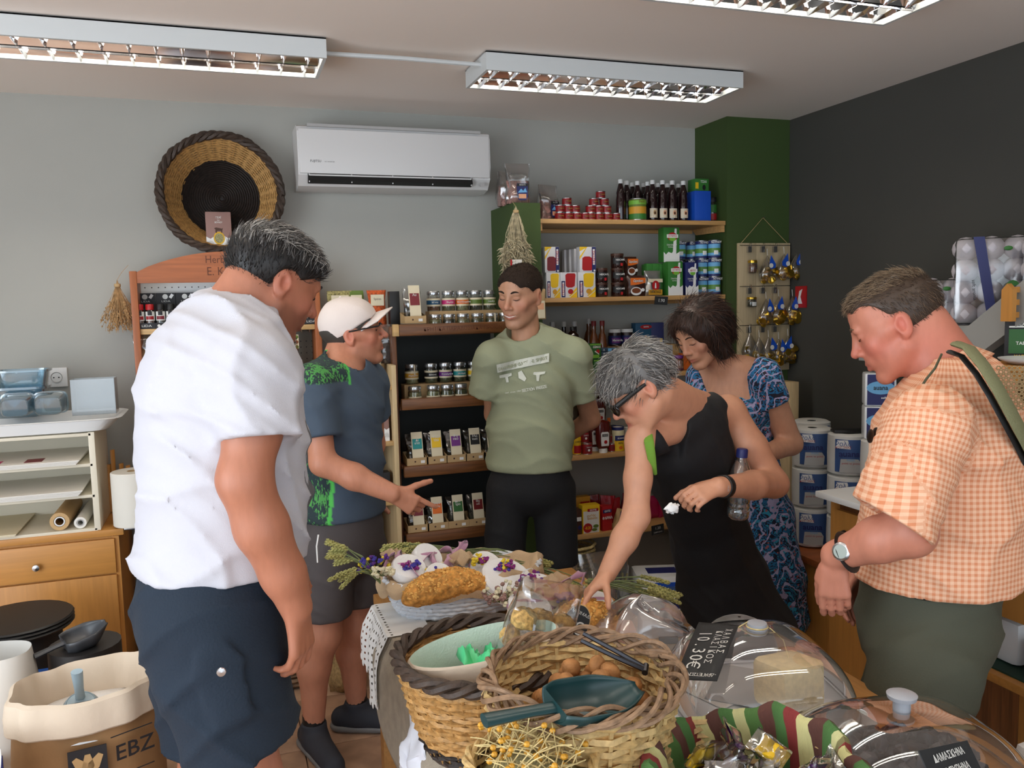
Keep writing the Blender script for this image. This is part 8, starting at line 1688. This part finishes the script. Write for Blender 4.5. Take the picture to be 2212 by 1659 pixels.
q = Vt-W(742, 1000, 2.95); lat = -(q @ u2); fr_ = q @ f2; z = Vt[:, 2]; C = np.tile(skincol((66, 80, 96)), (len(Vt), 1)); side = (lat > .095) & (fr_ < .07) & (z < 1.18); top = (z > W(700, 822, 2.9)[2]) & (lat > .045) & (lat < .2)
C[(np.abs(fr_-.073) < .006) & (lat > .08) & (z < 1.18)] = skincol((84, 190, 84)); C[(z > W(700, 832, 2.9)[2]) & (np.abs(lat-.042) < .006)] = skincol((84, 190, 84)); colour(o, C); attr(o, 'st', np.stack([(side | top)*1., lat, z], 1))
m = colmat('sport_tee'); nt = m.node_tree; L = nt.links.new; a_ = nt.nodes.new('ShaderNodeAttribute'); a_.attribute_name = 'st'; sp = nt.nodes.new('ShaderNodeSeparateXYZ'); L(a_.outputs['Vector'], sp.inputs[0]); tc = nt.nodes.new('ShaderNodeTexCoord'); mp = nt.nodes.new('ShaderNodeMapping'); mp.inputs['Scale'].default_value = (150, 150, 60); mp.inputs['Rotation'].default_value = (.4, .5, 0); L(tc.outputs['Object'], mp.inputs[0]); n1 = nt.nodes.new('ShaderNodeTexNoise'); n1.inputs['Scale'].default_value = 1; L(mp.outputs[0], n1.inputs['Vector']); n2 = nt.nodes.new('ShaderNodeTexNoise'); n2.inputs['Scale'].default_value = 12; L(tc.outputs['Object'], n2.inputs['Vector'])
ad = nt.nodes.new('ShaderNodeMath'); L(n1.outputs[0], ad.inputs[0]); L(n2.outputs[0], ad.inputs[1]); rp = nt.nodes.new('ShaderNodeValToRGB'); rp.color_ramp.elements[0].position = .53; rp.color_ramp.elements[0].color = lin((34, 50, 54)); rp.color_ramp.elements[1].position = .56; rp.color_ramp.elements[1].color = lin((76, 150, 74)); hf = nt.nodes.new('ShaderNodeMath'); hf.operation = 'MULTIPLY'; hf.inputs[1].default_value = .5; L(ad.outputs[0], hf.inputs[0]); L(hf.outputs[0], rp.inputs[0])
mx = nt.nodes.new('ShaderNodeMix'); mx.data_type = 'RGBA'; L(sp.outputs[0], mx.inputs[0]); ca = [x for x in nt.nodes if x.type == 'ATTRIBUTE' and x.attribute_name == 'Col'][0]; L(ca.outputs['Color'], mx.inputs[6]); L(rp.outputs[0], mx.inputs[7]); L(mx.outputs[2], nt.nodes['Principled BSDF'].inputs['Base Color']); o.material_slots[0].link = 'OBJECT'; o.material_slots[0].material = m
cloth_mat('shorts_grey', (74, 68, 68), .85); F = SDF(*box_of(W(742, 1130, 2.95), kR, kL, pad=.2), .008, .008); shoulders(F, secs([(742, 1120, 2.95, .15, .12), (744, 1180, 2.95, .158, .125)]), u2, .02)
F.add(cone(W(712, 1190, 2.9), W(702, 1350, 2.91), .092, .092), .025); F.add(cone(W(782, 1190, 3.0), W(776, 1345, 3.01), .092, .09), .025); F.disp(folds([(.006, (10, 8, 16), (6, 4, 9), .4, 2.5), (.004, (20, -8, 26), (3, 4, 9), .9, 2.5)])); F.plane(W(702, 1342, 2.86), (0, 0, -1)); F.plane(V(0, 0, .88), (0, 0, 1)); o, _ = finish(F, 'shorts', 'shorts_grey', P2)
MB().tube([Vector(W(688, 1155, 2.78)), Vector(W(684, 1180, 2.775)), Vector(W(686, 1215, 2.78))], .003, 5).ob('drawstring', 'white', o)
shoe(P2, aR, (.25, -.95), mat('shoecloth', (44, 46, 54), .8), 'grey', .28); shoe(P2, aL, (.85, -.4), 'shoecloth', 'grey', .28)
for an in (aR, aL): MB().lathe([(.036, -.0), (.04, .02), (.04, .05), (.036, .052)], n=16, c=(an[0], an[1], .095)).ob('sock', 'black', P2)

# ---------------------------------------------------------------- woman in black (bending over the table)
P4 = person('grey-haired woman in black dress and sunglasses, bending over the table to reach the goods', None)
h4 = Head(W(1386, 838, 2.12), (-.74, .27, -.62), (-.5, .2, .8), .95)
SR, ER, WR = W(1382, 952, 2.13), W(1374, 1116, 2.08), W(1312, 1238, 2.03); SL, EL, WL = W(1572, 892, 2.30), W(1672, 1045, 2.22), W(1550, 1052, 2.05)
u4 = unit(SL-SR); f4 = unit(V(-.6, -.75, -.25))
lo, hi = box_of(h4.c, SR, SL, EL, W(1245, 1310, 2.0), V(1.9, 2.6, 0.05), pad=.13); lo[2] = -.01
F = SDF(lo, hi, .011, .0034, [(h4.c-.13, h4.c+.13), (W(1245, 1310, 2.0)-V(.01, .03, .02), W(1320, 1230, 2.05)+V(.02, .05, .03)), (W(1450, 1110, 2.02)-.02, W(1550, 1035, 2.05)+.03)])
shoulders(F, secs([(1484, 892, 2.25, .11, .05), (1490, 960, 2.30, .10, .07), (1515, 1090, 2.41, .10, .08), (1555, 1240, 2.49, .11, .08)]), u4, .03)
F.add(cone(h4.p(0, -.02, -.045), W(1470, 885, 2.22), .05, .056), .03); F.add(cone(h4.p(0, -.055, -.03), W(1490, 872, 2.24), .036, .05), .03); build_head(F, h4, 1., .95, 0., 1.)
for a, b, c, r in ((SR, ER, WR, (.04, .037, .026)), (SL, EL, WL, (.056, .044, .029))): F.add(cone(W(1485, 915, 2.24), a, .05, r[0]), .03); limb(F, [a, a*.5+b*.5, b, b*.6+c*.4, c], [r[0], r[0]*.95, r[1], r[1]*.98, r[2]])
hand(F, WR, W(1268, 1285, 2.01)-WR, (-.3, -.4, -.85), .92, (.25, .75, .85, .9), .08, (.4, .5, .3), 1); hand(F, WL, W(1478, 1082, 2.02)-WL, (.2, .6, -.7), .92, (1.0, 1.05, 1.1, 1.15), .03, (.1, .5, .5), -1)
aR4, aL4 = V(1.62, 2.42, .08), V(1.82, 2.50, .08)
for hp, an in ((W(1548, 1300, 2.53), aR4), (W(1600, 1300, 2.54), aL4)): limb(F, [hp, hp*.5+an*.5, an], [.07, .055, .036], .03); F.add(cone(an-V(0, 0, .03), an+V(-.05, -.05, -.04), .032, .026), .02)
o, Vb = o, Vt = finish(F, 'body', 'skin', P4); colour(o, face_colour(h4, Vt, (206, 150, 120), (158, 70, 64), 0, .35))
fl4 = lambda L: np.stack([L[:, 0]*1.6, np.where(L[:, 1] > -.03, .9, -.8), -.55-.6*(L[:, 1] < -.03)], 1)
cuts4 = [('e', (0, .122, -.012), (.068, .078, .082), .014), ('p', (0, -.1, -.07), (0, .5, -1)), ('e', (.095, .0, -.012), (.032, .032, .05), .008), ('e', (-.095, .0, -.012), (.032, .032, .05), .008), ('e', (.07, .085, -.04), (.04, .07, .075), .01), ('e', (-.07, .085, -.04), (.04, .07, .075), .01)]
Vh, Qh = shell(h4, .012, cuts4, noise=folds([(.006, (60, 40, 50), (22, 30, 14), .5, 2)])); oh = ob('hair', np_mesh('hair', Vh, Qh), 'hair_grey', P4)
strands('hair_strand', oh, Vh, Qh, h4, fl4, 2600, .042, .0014, ['hair_grey', 'hair_silver', 'hair_dkgrey', 'hair_silver', 'hair_grey'], 41, .3, .25, segs=4, region=lambda L: (L[:, 1] < .03) | (L[:, 2] > .045))
sg4 = MB().tube([Vector(h4.p(.083, -.012, .014)), Vector(h4.p(.083, .04, .016)), Vector(h4.p(.07, .092, .014))], [.005, .007, .008], 8, flat=.5).ob('sunglasses', 'black', P4)
MB().tube([Vector(h4.p(-.083, -.012, .014)), Vector(h4.p(-.083, .04, .016)), Vector(h4.p(-.07, .092, .014))], [.005, .007, .008], 8).ob('temple', 'black', sg4); MB().tube([Vector(h4.p(x, .116-5.5*x*x, .016)) for x in (-.066, -.03, 0, .03, .066)], .004, 6).ob('bridge', 'black', sg4)
for s in (-1, 1): 
    b = MB(); b.surf(lambda u, v: Vector(h4.p(s*.037+.031*v*math.cos(2*PI*u), .114-5.5*(s*.037+.031*v*math.cos(2*PI*u))**2*.75+.004*(1-v*v), .004+.022*v*math.sin(2*PI*u))), 20, 4, cu=True); o = b.ob('dark_lens', mat('darklens', (12, 12, 13), .08, coat=.5), sg4); o.modifiers.new('t', 'SOLIDIFY').thickness = .003
MB().box((0, 0, 0), (.004, .012, .012)).ob('hinge_plate', 'chrome', sg4, Vector(h4.p(.087, .062, .016)), rot=(0, -.8, .9))
brows(h4, P4, 'hair_grey', Vb, w=.7); MB().blob(Vector(h4.p(.083, -.012, -.037)), (.003, .003, .003), 8, 6).ob('earring', 'chrome', P4)
# dress
mat('dress_black', (14, 15, 19), .8, bump=(240, .2)); S4 = secs([(1478, 912, 2.23, .105, .06), (1486, 950, 2.26, .145, .095), (1492, 1000, 2.30, .150, .115), (1512, 1090, 2.40, .130, .11), (1535, 1165, 2.46, .150, .125), (1562, 1260, 2.50, .18, .145), (1600, 1390, 2.50, .225, .19), (1625, 1480, 2.5, .25, .21)])
o, Vt = garment(P4, 'dress', 'dress_black', S4, u4, [], [(V(0, 0, .33), (0, 0, -1))], [cone(W(1450, 880, 2.13), W(1458, 930, 2.14), .07, .042, (.5, .86, 0), 2.), cone(W(1458, 930, 2.14), W(1467, 1000, 2.17), .042, .004, (.5, .86, 0), 2.), cone(SR+V(-.06, 0, .03), SR+V(-.05, 0, -.16), .05, .045), cone(SL+V(.06, 0, .05), SL+V(.085, 0, -.12), .06, .065)], [(.006, (12, 6, 10), (8, 6, 5), .4, 2.5), (.004, (26, -20, 16), (5, 9, 11), 1.3, 2.5)], extra=[(cone(W(1492, 905, 2.24), W(1532, 886, 2.285), .062, .058), .04), (cone(W(1465, 920, 2.21), W(1408, 950, 2.145), .06, .052), .04)])
mat('greentrim', (112, 156, 52), .85)
MB().tube([Vector(W(x, y, Y)) for x, y, Y in ((1512, 852, 2.33), (1522, 870, 2.24), (1530, 905, 2.20), (1545, 950, 2.21), (1568, 985, 2.25))], [.008, .012, .012, .01, .006], 8, flat=.5).ob('green_strap', 'greentrim', P4); MB().tube([Vector(W(x, y, Y)) for x, y, Y in ((1398, 925, 2.11), (1402, 955, 2.075), (1408, 990, 2.075), (1416, 1025, 2.10))], [.012, .014, .012, .005], 8, flat=.5).ob('green_strap', 'greentrim', P4)
c_ = WL+unit(EL-WL)*.035; d_ = unit(EL-WL); e1 = unit(np.cross(d_, V(0, 0, 1))); e2 = np.cross(d_, e1); b = MB(); b.surf(lambda u, v: Vector(c_+(e1*math.cos(2*PI*u)+e2*math.sin(2*PI*u))*.0345+d_*(v-.5)*.024), 28, 3, cu=True); o = b.ob('fitness_band', 'black', P4); o.modifiers.new('t', 'SOLIDIFY').thickness = .004; txt('10:30', .006, 'lightgrey', o, Vector(c_-V(.01, .0405, -.004)), rot=(PI/2, PI/2, 0))
for an in (aR4, aL4): shoe(P4, an, (-.7, -.7), 'dark', 'dark', .24)
ts = MB().blob((0, 0, 0), (.022, .014, .014), 12, 8, jit=.25, seed=4).ob('paper_tissue', 'white', None, Vector(W(1452, 1098, 1.99))); T(ts, 'crumpled white tissue held by the woman in black', 'tissue')
wb_ = empty('water_bottle', Vector(W(1593, 1120, 2.19))); wb_.rotation_euler = (.04, .05, 0); T(wb_, 'clear water bottle with dark blue cap under the arm of the woman in black', 'bottle')
clear('petglass', (232, 240, 246), .16, .04, .05); MB().lathe([(0, 0), (.026, .0), (.034, .008), (.036, .03), (.033, .036), (.036, .044), (.033, .052), (.036, .06), (.036, .13), (.033, .15), (.02, .18), (.0145, .19), (.0145, .2)], n=24).ob('bottle_body', 'petglass', wb_); MB().lathe([(0, .195), (.0175, .195), (.0175, .218), (.015, .222), (0, .222)], n=20).ob('cap', 'navy', wb_); MB().lathe([(0, .004), (.033, .01), (.033, .075), (0, .075)], n=20).ob('water', 'glass', wb_)

# ---------------------------------------------------------------- woman in the paisley dress
P5 = person('brown-haired woman in blue paisley dress standing behind the woman in black, looking down', None)
h5 = Head(W(1514, 722, 2.86), (-.82, -.22, -.48), (-.35, -.05, .93), 1.0)
f5 = unit(V(-.72, -.69, 0)); u5 = V(.69, -.72, 0)
SL, EL, WL = W(1652, 815, 2.77), W(1708, 958, 2.80), W(1610, 1000, 2.68); SR, ER, WR = W(1515, 815, 2.99), W(1490, 960, 2.95), W(1540, 1030, 2.80)
aR5, aL5 = V(1.98, 3.0, .08), V(2.12, 2.96, .08)
lo, hi = box_of(h5.c, SR, SL, EL, WR, aR5, aL5, pad=.14); lo[2] = -.01; F = SDF(lo, hi, .011, .0036, [(h5.c-.13, h5.c+.13)])
shoulders(F, secs([(1580, 800, 2.90, .14, .065), (1583, 860, 2.90, .14, .09), (1610, 1000, 2.96, .12, .09), (1630, 1120, 3.0, .14, .1)]), u5, .03); F.add(cone(h5.p(0, -.02, -.05), W(1566, 800, 2.90), .05, .056), .03); build_head(F, h5, .97, .93, .2, 1.)
for a, b, c, r in ((SR, ER, WR, (.046, .04, .027)), (SL, EL, WL, (.053, .046, .028))): F.add(cone(W(1580, 808, 2.90), a, .05, r[0]), .03); limb(F, [a, b, c], r)
hand(F, WL, (-.8, -.2, -.3), (0, .5, -.8), .9, (.6, .6, .6, .6), .05, (.3, .3, .3), -1)
for hp, an in ((V(1.98, 3.02, .85), aR5), (V(2.1, 2.96, .85), aL5)): limb(F, [hp, hp*.5+an*.5, an], [.08, .056, .036], .03); F.add(cone(an-V(0, 0, .03), an+V(-.05, -.05, -.04), .032, .026), .02)
o, Vb = o, Vt = finish(F, 'body', 'skin', P5); colour(o, face_colour(h5, Vt, (204, 150, 120), (170, 84, 76), 0, .25))
lashes(h5, P5, Vb); brows(h5, P5, 'hair_brown', Vb, w=.8)
ex5 = [(h5.e((0, -.04, .02), (.098, .105, .11)), .02), (h5.cap((-.075, .02, .03), (-.082, .0, -.085), .034, .03), .03), (h5.cap((.075, .02, .03), (.082, .0, -.085), .034, .03), .03), (h5.cap((0, -.1, 0), (0, -.1, -.07), .05, .045), .04)]
cuts5 = [('e', (0, .128, -.022), (.07, .088, .112), .012), ('e', (0, .055, -.09), (.06, .075, .08), .012), ('p', (0, 0, -.115), (0, 0, -1)), ('e', (0, .02, -.12), (.06, .07, .08), .01)]
Vh, Qh = shell(h5, .016, cuts5, extra=ex5, noise=folds([(.005, (50, 40, 30), (16, 20, 10), .5, 2)])); oh = ob('hair', np_mesh('hair', Vh, Qh), 'hair_brown', P5)
fl5 = lambda L: np.stack([L[:, 0]*2.2, np.where(L[:, 1] > .02, .7, -.35), np.where(L[:, 2] > .09, -.2, -1.4)], 1)
strands('hair_strand', oh, Vh, Qh, h5, fl5, 3600, .06, .0015, ['hair_brown', 'hair_brown2', 'hair_brown', 'hair_black'], 51, .14, .15, segs=5, region=lambda L: (L[:, 2] > -.08) & (L[:, 1] < .045))
strands('fringe_strand', oh, Vh, Qh, h5, lambda L: np.stack([L[:, 0]*.6, .7*np.ones(len(L)), -1.2*np.ones(len(L))], 1), 380, .03, .0013, ['hair_brown', 'hair_brown2'], 52, .1, .1, segs=4, region=lambda L: (L[:, 1] > .05) & (L[:, 2] > .07))
def paisley(name):
    m = bpy.data.materials.new(name); m.use_nodes = True; MATS[name] = m; nt = m.node_tree; b = nt.nodes['Principled BSDF']; L = nt.links.new; tc = nt.nodes.new('ShaderNodeTexCoord'); n = nt.nodes.new('ShaderNodeTexNoise'); n.inputs['Scale'].default_value = 15; n.inputs['Detail'].default_value = 3; n.inputs['Distortion'].default_value = 2.5
    v = nt.nodes.new('ShaderNodeTexVoronoi'); v.inputs['Scale'].default_value = 38; w_ = nt.nodes.new('ShaderNodeTexWave'); w_.wave_type = 'RINGS'; w_.inputs['Scale'].default_value = 17; w_.inputs['Distortion'].default_value = 9; w_.inputs['Detail'].default_value = 3
    L(tc.outputs['Object'], n.inputs['Vector']); L(tc.outputs['Object'], v.inputs['Vector']); L(tc.outputs['Object'], w_.inputs['Vector'])
    r = nt.nodes.new('ShaderNodeValToRGB'); r.color_ramp.interpolation = 'CONSTANT'; els = [(0, (20, 20, 40)), (.38, (30, 110, 160)), (.47, (24, 26, 52)), (.54, (46, 150, 186)), (.6, (150, 120, 170)), (.65, (30, 28, 40))]
    while len(r.color_ramp.elements) < len(els): r.color_ramp.elements.new(.5)
    for i, (p, c) in enumerate(els): r.color_ramp.elements[i].position = p; r.color_ramp.elements[i].color = lin(c)
    L(n.outputs[0], r.inputs[0]); g = nt.nodes.new('ShaderNodeMath'); g.operation = 'LESS_THAN'; g.inputs[1].default_value = .2; L(v.outputs['Distance'], g.inputs[0]); g2 = nt.nodes.new('ShaderNodeMath'); g2.operation = 'GREATER_THAN'; g2.inputs[1].default_value = .86; L(w_.outputs[0], g2.inputs[0])
    mx = nt.nodes.new('ShaderNodeMix'); mx.data_type = 'RGBA'; L(g.outputs[0], mx.inputs[0]); L(r.outputs[0], mx.inputs[6]); mx.inputs[7].default_value = lin((170, 96, 100)); m2 = nt.nodes.new('ShaderNodeMix'); m2.data_type = 'RGBA'; L(g2.outputs[0], m2.inputs[0]); L(mx.outputs[2], m2.inputs[6]); m2.inputs[7].default_value = lin((176, 170, 206)); L(m2.outputs[2], b.inputs['Base Color']); b.inputs['Roughness'].default_value = .7; return m
paisley('paisley'); S5 = secs([(1582, 830, 2.90, .135, .08), (1585, 880, 2.90, .145, .105), (1605, 960, 2.95, .135, .105), (1615, 1010, 2.97, .13, .105), (1632, 1120, 3.0, .16, .13), (1645, 1250, 3.0, .18, .15), (1650, 1330, 3.0, .19, .16)])
garment(P5, 'dress', 'paisley', S5, u5, [(SL+V(-.01, 0, .012), W(1672, 868, 2.775), .07, .066, None), (SR, W(1508, 880, 2.98), .066, .06, None)], [(V(0, 0, .16), (0, 0, -1))], [cone(W(1545, 800, 2.78), W(1578, 905, 2.79), .12, .02), cone(W(1570, 790, 2.88), W(1572, 810, 2.88), .12, .1)], [(.006, (24, 16, 10), (8, 6, 5), .4, 2.5), (.004, (46, -30, 8), (5, 9, 11), 1.3, 2.5)], extra=[(cone(W(1620, 812, 2.85), SL, .05, .06), .02)])
for an in (aR5, aL5): shoe(P5, an, (-.7, -.7), 'dark', 'dark', .23)
